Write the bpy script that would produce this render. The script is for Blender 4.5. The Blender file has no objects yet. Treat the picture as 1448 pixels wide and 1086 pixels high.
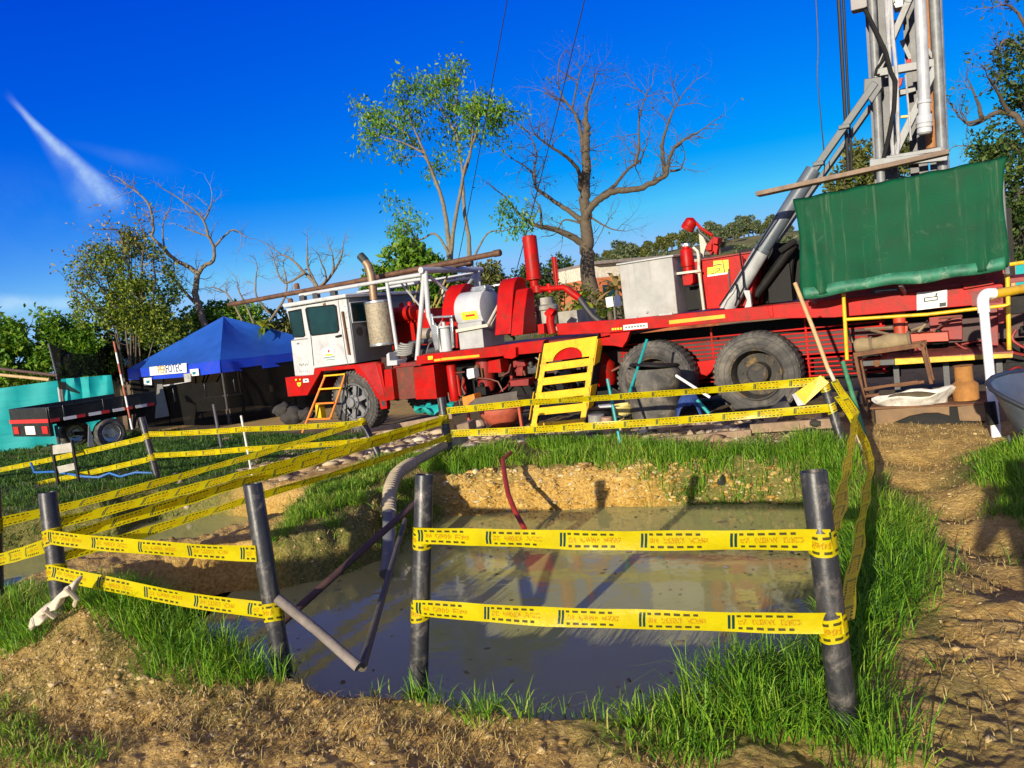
import bpy, bmesh, math, random
import numpy as np
from mathutils import Vector, Matrix
random.seed(7)
rng = np.random.default_rng(7)
SC = bpy.context.scene
COL = SC.collection

# ------------------------------------------------------------------ camera, sky, sun, exposure
FPX = 1050.0; ROLL = math.radians(6.5); PITCH = math.atan(92.5/FPX); EYE = Vector((0, 0, 1.6))
FWD = Vector((0, math.cos(PITCH), -math.sin(PITCH)))
_up = Vector((0, math.sin(PITCH), math.cos(PITCH))); _rt = Vector((1, 0, 0))
IR = math.cos(ROLL)*_rt - math.sin(ROLL)*_up
IU = math.sin(ROLL)*_rt + math.cos(ROLL)*_up
cam_data = bpy.data.cameras.new('camera')
cam = bpy.data.objects.new('camera', cam_data); COL.objects.link(cam)
cam_data.sensor_width = 36; cam_data.lens = 36*FPX/1448; cam_data.clip_end = 3000; cam_data.clip_start = 0.05
cam.matrix_world = Matrix(((IR.x, IU.x, -FWD.x, EYE.x), (IR.y, IU.y, -FWD.y, EYE.y), (IR.z, IU.z, -FWD.z, EYE.z), (0, 0, 0, 1)))
SC.camera = cam

SUN_EL = math.radians(13.8); SUN_AZ = math.radians(29.5)     # the light travels about 30 degrees to the right of straight ahead
SUN_STRENGTH = 5.0; SKY_STRENGTH = 0.10; EXPOSURE = 0.5
sun_data = bpy.data.lights.new('sun', 'SUN'); sun = bpy.data.objects.new('sun', sun_data); COL.objects.link(sun)
sun_data.energy = SUN_STRENGTH; sun_data.angle = math.radians(0.5); sun_data.color = (1.0, 0.89, 0.70)
LIGHT = Vector((math.sin(SUN_AZ)*math.cos(SUN_EL), math.cos(SUN_AZ)*math.cos(SUN_EL), -math.sin(SUN_EL)))
sun.rotation_euler = LIGHT.to_track_quat('-Z', 'Y').to_euler(); sun.location = (-20, -35, 14)

SC.view_settings.view_transform = 'Standard'; SC.view_settings.look = 'None'
SC.view_settings.exposure = EXPOSURE; SC.view_settings.gamma = 1.0; SC.view_settings.use_curve_mapping = False
SC.render.engine = 'CYCLES'
SC.cycles.max_bounces = 6; SC.cycles.diffuse_bounces = 2; SC.cycles.glossy_bounces = 3
SC.cycles.transmission_bounces = 4; SC.cycles.transparent_max_bounces = 12
SC.cycles.use_denoising = True
SC.cycles.sample_clamp_indirect = 4

# ------------------------------------------------------------------ pixel -> place helpers (photo pixels, 1448 x 1086)
def ray(x, y): return FWD + IR*((x-724)/FPX) + IU*((543-y)/FPX)
def D(x, y, d): return EYE + ray(x, y)*d
def G(x, y, z=0.0):
    r = ray(x, y); return EYE + r*((z-EYE.z)/r.z)
# the truck's own frame: x front axle -> rear axle, y away from the viewer, z up
_Fw = D(500, 566, 13.6); _Rw = D(1068, 530, 9.7)
EX = (_Rw-_Fw).normalized(); EY = Vector((-EX.y, EX.x, 0)).normalized(); EZ = EX.cross(EY)
TO = _Rw - EZ*0.55
TM = Matrix(((EX.x, EY.x, EZ.x, TO.x), (EX.y, EY.y, EZ.y, TO.y), (EX.z, EY.z, EZ.z, TO.z), (0, 0, 0, 1)))
TMI = TM.inverted()
ID = Matrix.Identity(4)
def T(x, y, yl=0.0):                 # photo pixel -> truck coordinates on the plane y = yl
    r = ray(x, y); t = (TO + EY*yl - EYE).dot(EY)/r.dot(EY); return TMI @ (EYE + r*t)
def TX(x, y, xl):                    # photo pixel -> truck coordinates on the cross plane x = xl
    r = ray(x, y); t = (TO + EX*xl - EYE).dot(EX)/r.dot(EX); return TMI @ (EYE + r*t)
def TW(p): return TM @ Vector(p)

# ------------------------------------------------------------------ world
world = bpy.data.worlds.new('World'); SC.world = world; world.use_nodes = True
def build_world():
    nt = world.node_tree; nt.nodes.clear(); N = nt.nodes.new; L = nt.links.new
    out = N('ShaderNodeOutputWorld'); bg = N('ShaderNodeBackground'); L(bg.outputs[0], out.inputs[0])
    sky = N('ShaderNodeTexSky'); sky.sky_type = 'NISHITA'; sky.sun_disc = False
    sky.sun_elevation = SUN_EL; sky.sun_rotation = math.pi + SUN_AZ
    sky.altitude = 2600; sky.air_density = 1.0; sky.dust_density = 0.3; sky.ozone_density = 4.0
    hs = N('ShaderNodeHueSaturation'); hs.inputs['Saturation'].default_value = 1.32; hs.inputs['Value'].default_value = 1.0
    L(sky.outputs[0], hs.inputs['Color'])
    tc = N('ShaderNodeTexCoord')
    sep = N('ShaderNodeSeparateColor'); comb = N('ShaderNodeCombineColor'); L(hs.outputs[0], sep.inputs[0])
    def vmath(op, a, b):
        n = N('ShaderNodeVectorMath'); n.operation = op
        for i, s in enumerate((a, b)):
            if s is None: continue
            if isinstance(s, (tuple, Vector)): n.inputs[i].default_value = tuple(s)
            else: L(s, n.inputs[i])
        return n
    def mt(op, a, b=None, c=None, clamp=False):
        n = N('ShaderNodeMath'); n.operation = op; n.use_clamp = clamp
        for i, s in enumerate((a, b, c)):
            if s is None: continue
            if isinstance(s, (int, float)): n.inputs[i].default_value = s
            else: L(s, n.inputs[i])
        return n.outputs[0]
    def ss(x, a, b):
        n = N('ShaderNodeMapRange'); n.interpolation_type = 'SMOOTHSTEP'
        L(x, n.inputs[0]); n.inputs[1].default_value = a; n.inputs[2].default_value = b; return n.outputs[0]
    dirn = tc.outputs['Generated']
    # deep saturated blue: a per-channel response curve on the physical sky
    zen = mt('SUBTRACT', 1.0, mt('MULTIPLY', ss(vmath('DOT_PRODUCT', dirn, Vector((0, 0, 1))).outputs['Value'], .48, .85), .62))     # zenith dimmed to cut the blue fill light
    for i, (gain, pw) in enumerate(((15.0, 1.0), (19.0, 1.5), (8.2, .40))):
        ch = mt('MAXIMUM', mt('MULTIPLY', sep.outputs[i], .1), 0.0)
        ch = mt('MINIMUM', mt('MULTIPLY', mt('POWER', ch, pw), gain), (2.0, 4.0, 6.8)[i])
        fill_glow = mt('MULTIPLY', ss(vmath('DOT_PRODUCT', dirn, -LIGHT).outputs['Value'], -.35, .6), (2.5, 2.1, 1.4)[i])   # warm fill added to the sky's sun side, to neutralise blue shade
        L(mt('ADD', mt('MULTIPLY', ch, zen), fill_glow), comb.inputs[i])
    noise = N('ShaderNodeTexNoise'); noise.inputs['Scale'].default_value = 26; noise.inputs['Detail'].default_value = 7; noise.inputs['Roughness'].default_value = .62
    L(dirn, noise.inputs['Vector'])
    noise2 = N('ShaderNodeTexNoise'); noise2.inputs['Scale'].default_value = 9; noise2.inputs['Detail'].default_value = 4
    L(dirn, noise2.inputs['Vector'])
    def streak(A, B, w0, w1, amt, pw=1.0, edge=0.05, warp=0.012):
        a = ray(*A).normalized(); b = ray(*B).normalized(); al = (b-a); ln = al.length; al.normalize(); pe = a.cross(al).normalized()
        rel = vmath('SUBTRACT', dirn, a).outputs[0]
        t = mt('DIVIDE', vmath('DOT_PRODUCT', rel, al).outputs['Value'], ln)
        s = vmath('DOT_PRODUCT', rel, pe).outputs['Value']
        s = mt('ADD', s, mt('MULTIPLY', mt('SUBTRACT', noise2.outputs[0], .5), warp))
        tcl = mt('MINIMUM', mt('MAXIMUM', t, 0.0), 1.0)
        w = mt('ADD', mt('MULTIPLY', mt('POWER', tcl, pw), w1-w0), w0)
        q = mt('DIVIDE', mt('ABSOLUTE', s), w)
        m = mt('SUBTRACT', 1.0, ss(q, 0.0, 1.0))
        m = mt('MULTIPLY', m, mt('MULTIPLY', ss(t, -edge, edge*2), mt('SUBTRACT', 1.0, ss(t, 1-edge, 1+edge))))
        m = mt('MULTIPLY', m, mt('ADD', .35, mt('MULTIPLY', ss(noise.outputs[0], .3, .68), .65)))
        return mt('MULTIPLY', m, amt)
    ms = [streak((22, 148), (166, 290), .005, .018, .55, 1.2, .12),
          streak((20, 140), (150, 300), .004, .04, .20, 1.5, .10),
          streak((110, 205), (235, 240), .008, .02, .06, 1.0, .3),
          streak((-120, 432), (110, 428), .020, .010, .60, 1.0, .25, .004),
          streak((-160, 250), (120, 330), .05, .10, .04, 1.0, .4)]
    tot = ms[0]
    for m in ms[1:]: tot = mt('ADD', tot, m)
    tot = mt('MINIMUM', tot, .9)
    mix = N('ShaderNodeMixRGB'); L(tot, mix.inputs[0]); L(comb.outputs[0], mix.inputs[1]); mix.inputs[2].default_value = (4.7, 6.2, 7.3, 1)
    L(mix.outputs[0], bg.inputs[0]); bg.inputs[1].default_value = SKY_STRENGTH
build_world()

# ------------------------------------------------------------------ numpy noise
def _hash(i, j, s):
    n = (i*374761393 + j*668265263 + s*974711) & 0xffffffff
    n = ((n ^ (n >> 13))*1274126177) & 0xffffffff
    return ((n ^ (n >> 16)) & 0xffff)/65535.0
def vnoise(x, y, s=0):
    xi = np.floor(x).astype(np.int64); yi = np.floor(y).astype(np.int64)
    u = x-xi; v = y-yi; u = u*u*(3-2*u); v = v*v*(3-2*v)
    return (_hash(xi, yi, s)*(1-u)+_hash(xi+1, yi, s)*u)*(1-v)+(_hash(xi, yi+1, s)*(1-u)+_hash(xi+1, yi+1, s)*u)*v
def fbm(x, y, s=0, o=4):
    r = 0; a = .5; t = 0
    for k in range(o):
        r = r+a*vnoise(x*2**k, y*2**k, s+k*17); t += a; a *= .5
    return r/t

# ------------------------------------------------------------------ materials
MATS = {}
class NB:
    """small node-tree writer"""
    def __init__(s, name):
        s.m = bpy.data.materials.new(name); s.m.use_nodes = True; s.nt = s.m.node_tree; s.nt.nodes.clear()
        s.out = s.N('ShaderNodeOutputMaterial')
    def N(s, t): return s.nt.nodes.new(t)
    def L(s, a, b): s.nt.links.new(a, b)
    def set(s, sock, v):
        if isinstance(v, (int, float)): sock.default_value = v
        elif isinstance(v, (tuple, list)): sock.default_value = tuple(v)+((1,) if len(v) == 3 and len(sock.default_value) == 4 else ())
        else: s.L(v, sock)
    def math(s, op, a, b=None, c=None, clamp=False):
        n = s.N('ShaderNodeMath'); n.operation = op; n.use_clamp = clamp
        for i, x in enumerate((a, b, c)):
            if x is not None: s.set(n.inputs[i], x)
        return n.outputs[0]
    def mix(s, f, a, b, mode='MIX'):
        n = s.N('ShaderNodeMixRGB'); n.blend_type = mode
        s.set(n.inputs[0], f); s.set(n.inputs[1], a); s.set(n.inputs[2], b); return n.outputs[0]
    def ramp(s, x, a, b, smooth=True):
        n = s.N('ShaderNodeMapRange'); n.interpolation_type = 'SMOOTHSTEP' if smooth else 'LINEAR'; n.clamp = True
        s.L(x, n.inputs[0]); n.inputs[1].default_value = a; n.inputs[2].default_value = b; return n.outputs[0]
    def noise(s, scale, detail=5, rough=.6, vec=None, dist=0):
        n = s.N('ShaderNodeTexNoise'); n.inputs['Scale'].default_value = scale; n.inputs['Detail'].default_value = detail
        n.inputs['Roughness'].default_value = rough; n.inputs['Distortion'].default_value = dist
        if vec is not None: s.L(vec, n.inputs['Vector'])
        return n.outputs[0]
    def coord(s, k='Object', scale=(1, 1, 1)):
        t = s.N('ShaderNodeTexCoord'); m = s.N('ShaderNodeMapping'); m.inputs['Scale'].default_value = scale
        s.L(t.outputs[k], m.inputs[0]); return m.outputs[0]
    def bump(s, h, strength=.3, dist=.01):
        n = s.N('ShaderNodeBump'); n.inputs['Strength'].default_value = strength; n.inputs['Distance'].default_value = dist
        s.L(h, n.inputs['Height']); return n.outputs[0]
    def bsdf(s, **k):
        b = s.N('ShaderNodeBsdfPrincipled')
        names = dict(col='Base Color', rough='Roughness', metal='Metallic', normal='Normal', spec='Specular IOR Level', trans='Transmission Weight', ior='IOR', alpha='Alpha', coat='Coat Weight', sheen='Sheen Weight')
        for a, v in k.items(): s.set(b.inputs[names[a]], v)
        return b
    def fin(s, shader):
        s.L(shader.outputs[0] if hasattr(shader, 'outputs') else shader, s.out.inputs[0]); return s.m

def M(name, col, rough=.55, metal=0.0, var=.3, scale=5, dirt=(.09, .06, .035), amt=.45, dscale=2.2, bump=.12, bscale=60, streak=0.0, spec=.5):
    """weathered surface: colour variation, dirt patches, vertical run marks, fine bump"""
    if name in MATS: return MATS[name]
    b = NB(name); co = b.coord('Object')
    n1 = b.noise(scale, 6, .65, co)
    c = b.mix(1.0, col, b.mix(b.ramp(n1, .25, .75), (1-var,)*3, (1+var*.35,)*3), 'MULTIPLY')
    if amt > 0:
        n2 = b.noise(dscale, 9, .72, co, .6)
        c = b.mix(b.math('MULTIPLY', b.ramp(n2, .62-.22*amt, .80-.10*amt), min(1, .35+amt*.6)), c, dirt)
    if streak > 0:
        st = b.noise(1.0, 6, .7, b.coord('Object', (14, 14, .55)))
        c = b.mix(b.math('MULTIPLY', b.ramp(st, .55, .75), streak), c, dirt)
    nb = b.noise(bscale, 4, .6, co)
    r = b.math('ADD', b.math('MULTIPLY', n1, .3), rough-.15, clamp=True)
    MATS[name] = b.fin(b.bsdf(col=c, rough=r, metal=metal, spec=spec, normal=b.bump(nb, bump, .01)))
    return MATS[name]

# ------------------------------------------------------------------ mesh builder
BASE = {}     # object name -> (frame matrix, base point in that frame)
class MB:
    def __init__(s): s.v = []; s.f = []; s.mi = []; s.uv = []; s.cur = 0; s.hasuv = False
    def mat(s, i): s.cur = i; return s
    def add(s, vs, fs, uvs=None):
        o = len(s.v); s.v.extend([tuple(p) for p in vs])
        for k, f in enumerate(fs):
            s.f.append(tuple(o+i for i in f)); s.mi.append(s.cur)
            s.uv.append(uvs[k] if uvs else None)
        if uvs: s.hasuv = True
        return s
    def box(s, a, b, M4=None):
        x0, y0, z0 = a; x1, y1, z1 = b
        vs = [Vector(p) for p in ((x0, y0, z0), (x1, y0, z0), (x1, y1, z0), (x0, y1, z0), (x0, y0, z1), (x1, y0, z1), (x1, y1, z1), (x0, y1, z1))]
        if M4 is not None: vs = [M4 @ p for p in vs]
        return s.add(vs, [(0, 3, 2, 1), (4, 5, 6, 7), (0, 1, 5, 4), (1, 2, 6, 5), (2, 3, 7, 6), (3, 0, 4, 7)])
    def cbox(s, c, d, M4=None):
        return s.box([c[i]-d[i]/2 for i in range(3)], [c[i]+d[i]/2 for i in range(3)], M4)
    def prism(s, pts, ext):
        n = len(pts); P = [Vector(p) for p in pts]; e = Vector(ext); Q = [p+e for p in P]
        return s.add(P+Q, [tuple(range(n-1, -1, -1)), tuple(range(n, 2*n))]+[(i, (i+1) % n, n+(i+1) % n, n+i) for i in range(n)])
    def tp(s, px, y0, y1):           # outline given in photo pixels on the truck plane y0, extruded to y1
        P = [T(x, y, y0) for x, y in px]
        return s.prism(P, (0, y1-y0, 0))
    def bar(s, a, b, w, h=None, up=(0, 0, 1)):     # rectangular bar between two points
        a = Vector(a); b = Vector(b); h = w if h is None else h; d = (b-a).normalized(); u = Vector(up)
        if abs(d.dot(u)) > .95: u = Vector((1, 0, 0)) if abs(d.x) < .9 else Vector((0, 1, 0))
        r = d.cross(u).normalized(); u = r.cross(d)
        q = [a+r*(sx*w/2)+u*(sz*h/2) for sx, sz in ((-1, -1), (1, -1), (1, 1), (-1, 1))]
        return s.prism(q, b-a)
    def tube(s, path, r, n=8, cap=True):
        P = [Vector(p) for p in path]; R = r if isinstance(r, (list, tuple)) else [r]*len(P)
        if len(P) < 2: return s
        t0 = (P[1]-P[0]).normalized()
        u = t0.cross(Vector((0, 0, 1)));
        if u.length < .05: u = t0.cross(Vector((1, 0, 0)))
        u.normalize(); vs = []
        for i, p in enumerate(P):
            t = (P[min(i+1, len(P)-1)]-P[max(i-1, 0)])
            if t.length < 1e-9: t = t0
            t.normalize(); u = (u-t*u.dot(t))
            if u.length < 1e-6: u = t.orthogonal()
            u.normalize(); w = t.cross(u)
            for k in range(n):
                a = 2*math.pi*k/n; vs.append(p+(u*math.cos(a)+w*math.sin(a))*R[i])
        fs = [(i*n+k, i*n+(k+1) % n, (i+1)*n+(k+1) % n, (i+1)*n+k) for i in range(len(P)-1) for k in range(n)]
        if cap: fs += [tuple(range(n-1, -1, -1)), tuple((len(P)-1)*n+k for k in range(n))]
        return s.add(vs, fs)
    def lathe(s, prof, o, axis, n=28, closed=False, cap=True):   # prof: (radius, height along axis)
        o = Vector(o); ax = Vector(axis).normalized(); u = ax.orthogonal().normalized(); w = ax.cross(u); vs = []
        for r, h in prof:
            for k in range(n):
                a = 2*math.pi*k/n; vs.append(o+ax*h+(u*math.cos(a)+w*math.sin(a))*max(r, 1e-4))
        m = len(prof)
        fs = [(i*n+k, i*n+(k+1) % n, ((i+1) % m)*n+(k+1) % n, ((i+1) % m)*n+k) for i in range(m if closed else m-1) for k in range(n)]
        if not closed and cap:
            fs += [tuple(range(n-1, -1, -1)), tuple((m-1)*n+k for k in range(n))]
        return s.add(vs, fs)
    def ico(s, c, r, sub=1, sq=(1, 1, 1), jit=0.0):
        bm = bmesh.new(); bmesh.ops.create_icosphere(bm, subdivisions=sub, radius=1); bm.verts.ensure_lookup_table()
        vs = []
        for v in bm.verts:
            k = 1+random.uniform(-jit, jit); vs.append((c[0]+v.co.x*r*sq[0]*k, c[1]+v.co.y*r*sq[1]*k, c[2]+v.co.z*r*sq[2]*k))
        fs = [tuple(v.index for v in f.verts) for f in bm.faces]; bm.free()
        return s.add(vs, fs)
    def done(s, name, mats, parent=None, frame=None, bevel=0.0, smooth=38, recalc=True, origin='base'):
        if not isinstance(mats, (list, tuple)): mats = [mats]
        V = np.array(s.v, dtype=np.float64)
        if parent is not None: fr, base = BASE[parent.name]
        else:
            fr = frame or ID; lo = V.min(0); hi = V.max(0)
            base = Vector(((lo[0]+hi[0])/2, (lo[1]+hi[1])/2, lo[2])) if origin == 'base' else Vector((0, 0, 0))
        V = V-np.array(base)
        me = bpy.data.meshes.new(name); me.from_pydata([tuple(p) for p in V], [], s.f)
        for m in mats: me.materials.append(m)
        me.polygons.foreach_set('material_index', s.mi)
        if s.hasuv:
            ul = me.uv_layers.new(name='UVMap'); buf = []
            for f, u in zip(s.f, s.uv): buf.extend(c for q in (u or [(0, 0)]*len(f)) for c in q)
            ul.data.foreach_set('uv', buf)
        if recalc:
            bm = bmesh.new(); bm.from_mesh(me); bmesh.ops.recalc_face_normals(bm, faces=bm.faces); bm.to_mesh(me); bm.free()
        if smooth:
            me.polygons.foreach_set('use_smooth', [True]*len(me.polygons)); me.set_sharp_from_angle(angle=math.radians(smooth))
        o = bpy.data.objects.new(name, me); COL.objects.link(o)
        if parent is not None: o.parent = parent
        else: o.matrix_world = fr @ Matrix.Translation(base)
        BASE[o.name] = (fr, base)
        if bevel > 0:
            md = o.modifiers.new('bevel', 'BEVEL'); md.width = bevel; md.segments = 2; md.limit_method = 'ANGLE'; md.angle_limit = math.radians(40); md.harden_normals = False
        return o
def tag(o, label=None, cat=None, group=None, kind=None):
    if label: o['label'] = label
    if cat: o['category'] = cat
    if group: o['group'] = group
    if kind: o['kind'] = kind
    return o
def thing(name, label, cat, base=(0, 0, 0), frame=None, group=None):
    o = bpy.data.objects.new(name, None); COL.objects.link(o); fr = frame or ID
    o.matrix_world = fr @ Matrix.Translation(Vector(base)); o.empty_display_size = .2
    BASE[o.name] = (fr, Vector(base)); return tag(o, label, cat, group)
def raw_mesh(name, verts, faces_loop, nper, mats, smooth=False, attrs=None, mat_idx=None):
    """fast numpy mesh: verts (n,3), faces_loop flat indices, all faces with nper corners"""
    me = bpy.data.meshes.new(name); nf = len(faces_loop)//nper
    me.vertices.add(len(verts)); me.vertices.foreach_set('co', np.asarray(verts, dtype=np.float32).ravel())
    me.loops.add(len(faces_loop)); me.loops.foreach_set('vertex_index', np.asarray(faces_loop, dtype=np.int32))
    me.polygons.add(nf); me.polygons.foreach_set('loop_start', np.arange(0, nf*nper, nper, dtype=np.int32))
    me.polygons.foreach_set('loop_total', np.full(nf, nper, dtype=np.int32))
    for m in (mats if isinstance(mats, (list, tuple)) else [mats]): me.materials.append(m)
    if mat_idx is not None: me.polygons.foreach_set('material_index', np.asarray(mat_idx, dtype=np.int32))
    if smooth: me.polygons.foreach_set('use_smooth', np.ones(nf, dtype=bool))
    me.update(calc_edges=True)
    for an, arr in (attrs or {}).items():
        a = me.attributes.new(an, 'FLOAT', 'POINT'); a.data.foreach_set('value', np.asarray(arr, dtype=np.float32))
    return me
def link(name, me, parent=None):
    o = bpy.data.objects.new(name, me); COL.objects.link(o)
    if parent is not None: o.parent = parent
    BASE[o.name] = BASE[parent.name] if parent is not None else (ID, Vector((0, 0, 0)))
    return o
# ================================================================== GROUND, PONDS, GRASS
ZW = -0.35
def wpoly(px, z=0.0): return np.array([[*G(x, y, z)[:2]] for x, y in px])
POND = np.vstack([wpoly([(456, 830), (497, 818), (543, 802), (572, 790), (604, 752), (640, 736), (700, 730), (770, 729), (850, 724), (920, 722), (1000, 719), (1070, 718), (1140, 722)], ZW),
                  wpoly([(1163, 790), (1142, 850), (1112, 902), (1040, 925), (985, 938), (930, 966), (860, 984), (790, 986), (720, 974), (650, 964), (560, 956), (470, 950), (400, 935), (330, 915), (262, 895)]),
                  wpoly([(262, 852), (330, 848), (400, 842)], ZW)])
PONDL = wpoly([(-160, 815), (-60, 800), (0, 788), (70, 776), (178, 762), (215, 742), (298, 736), (345, 740), (370, 750), (355, 772), (290, 787), (224, 797), (180, 810), (120, 824), (60, 840), (10, 862), (-100, 900)], ZW)
def sdist(x, y, P):
    d2 = np.full(x.shape, 1e9); ins = np.zeros(x.shape, bool); n = len(P)
    for i in range(n):
        ax, ay = P[i]; bx, by = P[(i+1) % n]; ex = bx-ax; ey = by-ay
        t = np.clip(((x-ax)*ex+(y-ay)*ey)/(ex*ex+ey*ey+1e-12), 0, 1)
        d2 = np.minimum(d2, (x-ax-t*ex)**2+(y-ay-t*ey)**2)
        ins ^= ((ay > y) != (by > y)) & (x < (bx-ax)*(y-ay)/(by-ay+1e-12)+ax)
    d = np.sqrt(d2); return np.where(ins, -d, d)
def sst(x, a, b):
    t = np.clip((x-a)/(b-a), 0, 1); return t*t*(3-2*t)
BUMPS = [(-2.45, 3.98, .25, .42), (-2.05, 3.75, .09, .4), (-3.3, 4.5, .16, .6), (-1.5, 3.55, .05, .5), (3.95, 5.3, .26, .5), (4.3, 4.6, .26, .6), (3.15, 5.7, -.15, .30), (2.9, 5.0, -.15, .28), (2.68, 4.3, -.14, .28), (3.45, 6.4, -.13, .30), (2.5, 3.7, -.10, .25), (1.9, 4.6, .06, .5)]
GRASS = {   # photo-pixel outline on the ground, blades per square metre, blade height, patchiness
 'far_bank': ([(585, 662), (640, 634), (760, 630), (900, 622), (1000, 640), (1060, 636), (1130, 612), (1185, 640), (1175, 705), (1110, 700), (1040, 672), (900, 664), (760, 662), (640, 676)], 2600, .17, .38),
 'right_bank': ([(1115, 640), (1175, 625), (1240, 690), (1325, 770), (1300, 880), (1270, 930), (1290, 1000), (1330, 1100), (1120, 1100), (1010, 1086), (960, 1010), (1000, 945), (1110, 905), (1135, 830), (1155, 740)], 6500, .18, .34),
 'lip': ([(520, 958), (700, 970), (800, 990), (960, 965), (1040, 1086), (900, 1050), (760, 1018), (640, 1000), (540, 990)], 7500, .10, .32),
 'front_bank': ([(60, 905), (95, 852), (250, 820), (330, 850), (410, 915), (425, 960), (345, 1000), (240, 1000), (165, 960)], 7500, .16, .24),
 'left_edge': ([(-90, 840), (40, 836), (90, 880), (130, 950), (60, 965), (-90, 975)], 5200, .13, .28),
 'corner': ([(-40, 985), (50, 1030), (160, 1100), (-40, 1100)], 8500, .06, .2),
 'divide': ([(375, 770), (440, 690), (520, 655), (600, 645), (625, 690), (575, 750), (530, 775), (470, 775)], 6500, .10, .36),
 'ridge': ([(195, 815), (300, 788), (385, 770), (400, 835), (330, 848), (240, 850)], 2800, .16, .36),
 'lawn': ([(-120, 640), (60, 625), (200, 608), (340, 600), (430, 600), (520, 606), (440, 640), (350, 660), (330, 700), (150, 740), (-120, 760)], 900, .09, .28),
 'lawn_back': ([(-160, 625), (60, 600), (200, 585), (420, 590), (430, 606), (200, 620), (-160, 650)], 130, .12, .35),
 'right_ridge': ([(1365, 655), (1420, 650), (1500, 690), (1520, 830), (1448, 775), (1390, 700)], 5200, .11, .33),
 'path_edge': ([(1200, 640), (1250, 690), (1345, 790), (1330, 870), (1380, 960), (1420, 1090), (1300, 1090), (1280, 960), (1300, 860)], 350, .07, .52),
}
GP = {k: wpoly(v[0]) for k, v in GRASS.items()}
PALE = wpoly([(330, 668), (420, 622), (560, 600), (760, 600), (900, 596), (1060, 596), (1180, 598), (1185, 625), (1060, 632), (900, 620), (760, 626), (640, 632), (520, 650), (400, 680)])
PALEL = wpoly([(-100, 690), (60, 668), (180, 650), (200, 668), (80, 700), (-100, 720)])
PATHP = wpoly([(1185, 600), (1440, 590), (1460, 640), (1370, 660), (1440, 800), (1520, 1100), (1280, 1100), (1290, 900), (1330, 780), (1240, 690)])
def terrain(x, y, fine=True):
    h = -0.042*np.maximum(0, y-9.5); h = np.maximum(h, -1.6)+0.02*(fbm(x*.35, y*.35, 3, 3)-.5)*np.minimum(6, np.maximum(1, np.abs(y)*.4))
    for bx, by, bh, br in BUMPS: h = h+bh*np.exp(-((x-bx)**2+(y-by)**2)/(2*br*br*.6))
    wob = (fbm(x*1.7, y*1.7, 11, 3)-.5)
    s = sdist(x, y, POND)+wob*.10
    near = np.clip((5.6-y)/1.2, 0, 1)                       # the near bank is steeper than the far one
    wb = .44-.22*near+wob*.25
    k = sst(s, -.10, wb)
    if fine: k = np.clip(k+(fbm(x*5, y*5, 31, 3)-.5)*.55*k*(1-k)*4*.6, 0, 1.1)
    bot = ZW-.30; h = bot+(h-bot)*k
    s2 = sdist(x, y, PONDL)+wob*.22
    k2 = sst(s2, -.12, .55+wob*.3); h = bot+(h-bot)*k2
    if fine:
        h = h+(fbm(x*8, y*8, 61, 3)-.5)*.16*np.exp(-((np.minimum(np.minimum(s, s2), 2)-.35)/.3)**2)*np.clip((y-3.6)/.8, 0, 1)
        r = np.sqrt(x*x+y*y); a = np.clip((16-r)/8, 0, 1)
        h = h+a*((fbm(x*4.5, y*4.5, 5, 3)-.5)*.07+(fbm(x*17, y*17, 6, 3)-.5)*.032+(fbm(x*46, y*46, 7, 2)-.5)*.010)
    return h, np.minimum(s, s2)
def build_ground():
    ang = np.concatenate([np.radians(np.arange(-180, -46, 6.0)), np.radians(np.arange(-44, 44.01, .145)), np.radians(np.arange(48, 180.01, 6.0))])
    rr = [.12, .4, .8, 1.2]
    while rr[-1] < 15: rr.append(rr[-1]*1.0052)
    while rr[-1] < 900: rr.append(rr[-1]*1.06)
    rr = np.array(rr); A, R = np.meshgrid(ang, rr); x = R*np.sin(A); y = R*np.cos(A)
    z, s = terrain(x, y)
    gm = np.zeros_like(x)
    wig = fbm(x*2.3, y*2.3, 41, 4)
    for k, P in GP.items():
        d = sdist(x, y, P); gm = np.maximum(gm, (1-sst(d+(wig-.5)*.8, -.25, .2)))
    far = sst(y, 9, 13)*(1-sst(sdist(x, y, PATHP), -.2, .1)); gm = np.maximum(gm, far*(x < 20)*.9*sst(fbm(x*.8, y*.8, 5, 3), .25, .5))
    pale = np.maximum(1-sst(sdist(x, y, PALE)+(wig-.5)*.9, -.3, .25), 1-sst(sdist(x, y, PALEL)+(wig-.5)*1.2, -.5, .2))
    tr = np.array([TMI @ Vector((a, b, 0)) for a, b in zip(x[::1].ravel(), y.ravel())])[:, :2] if False else None
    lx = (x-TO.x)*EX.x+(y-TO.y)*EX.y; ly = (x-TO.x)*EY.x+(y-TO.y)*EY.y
    yard = (1-sst(np.abs(ly-1.0), 1.4, 2.6))*(1-sst(np.abs(lx+2.5), 6.5, 8.5))       # darker bare soil under the truck
    ochre = np.exp(-((np.minimum(s, 1)-.12)/.22)**2)*(y > 3.4)
    nv = len(x.ravel()); nr, na = x.shape
    idx = np.arange(nv).reshape(nr, na)
    a = idx[:-1, :]; b = idx[1:, :]
    f = np.stack([a, np.roll(a, -1, 1), np.roll(b, -1, 1), b], -1).reshape(-1)
    V = np.stack([x, y, z], -1).reshape(-1, 3)
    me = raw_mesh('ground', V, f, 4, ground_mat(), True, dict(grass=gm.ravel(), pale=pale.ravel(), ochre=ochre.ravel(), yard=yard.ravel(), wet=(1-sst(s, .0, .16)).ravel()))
    tag(link('ground', me), kind='structure')
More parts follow.
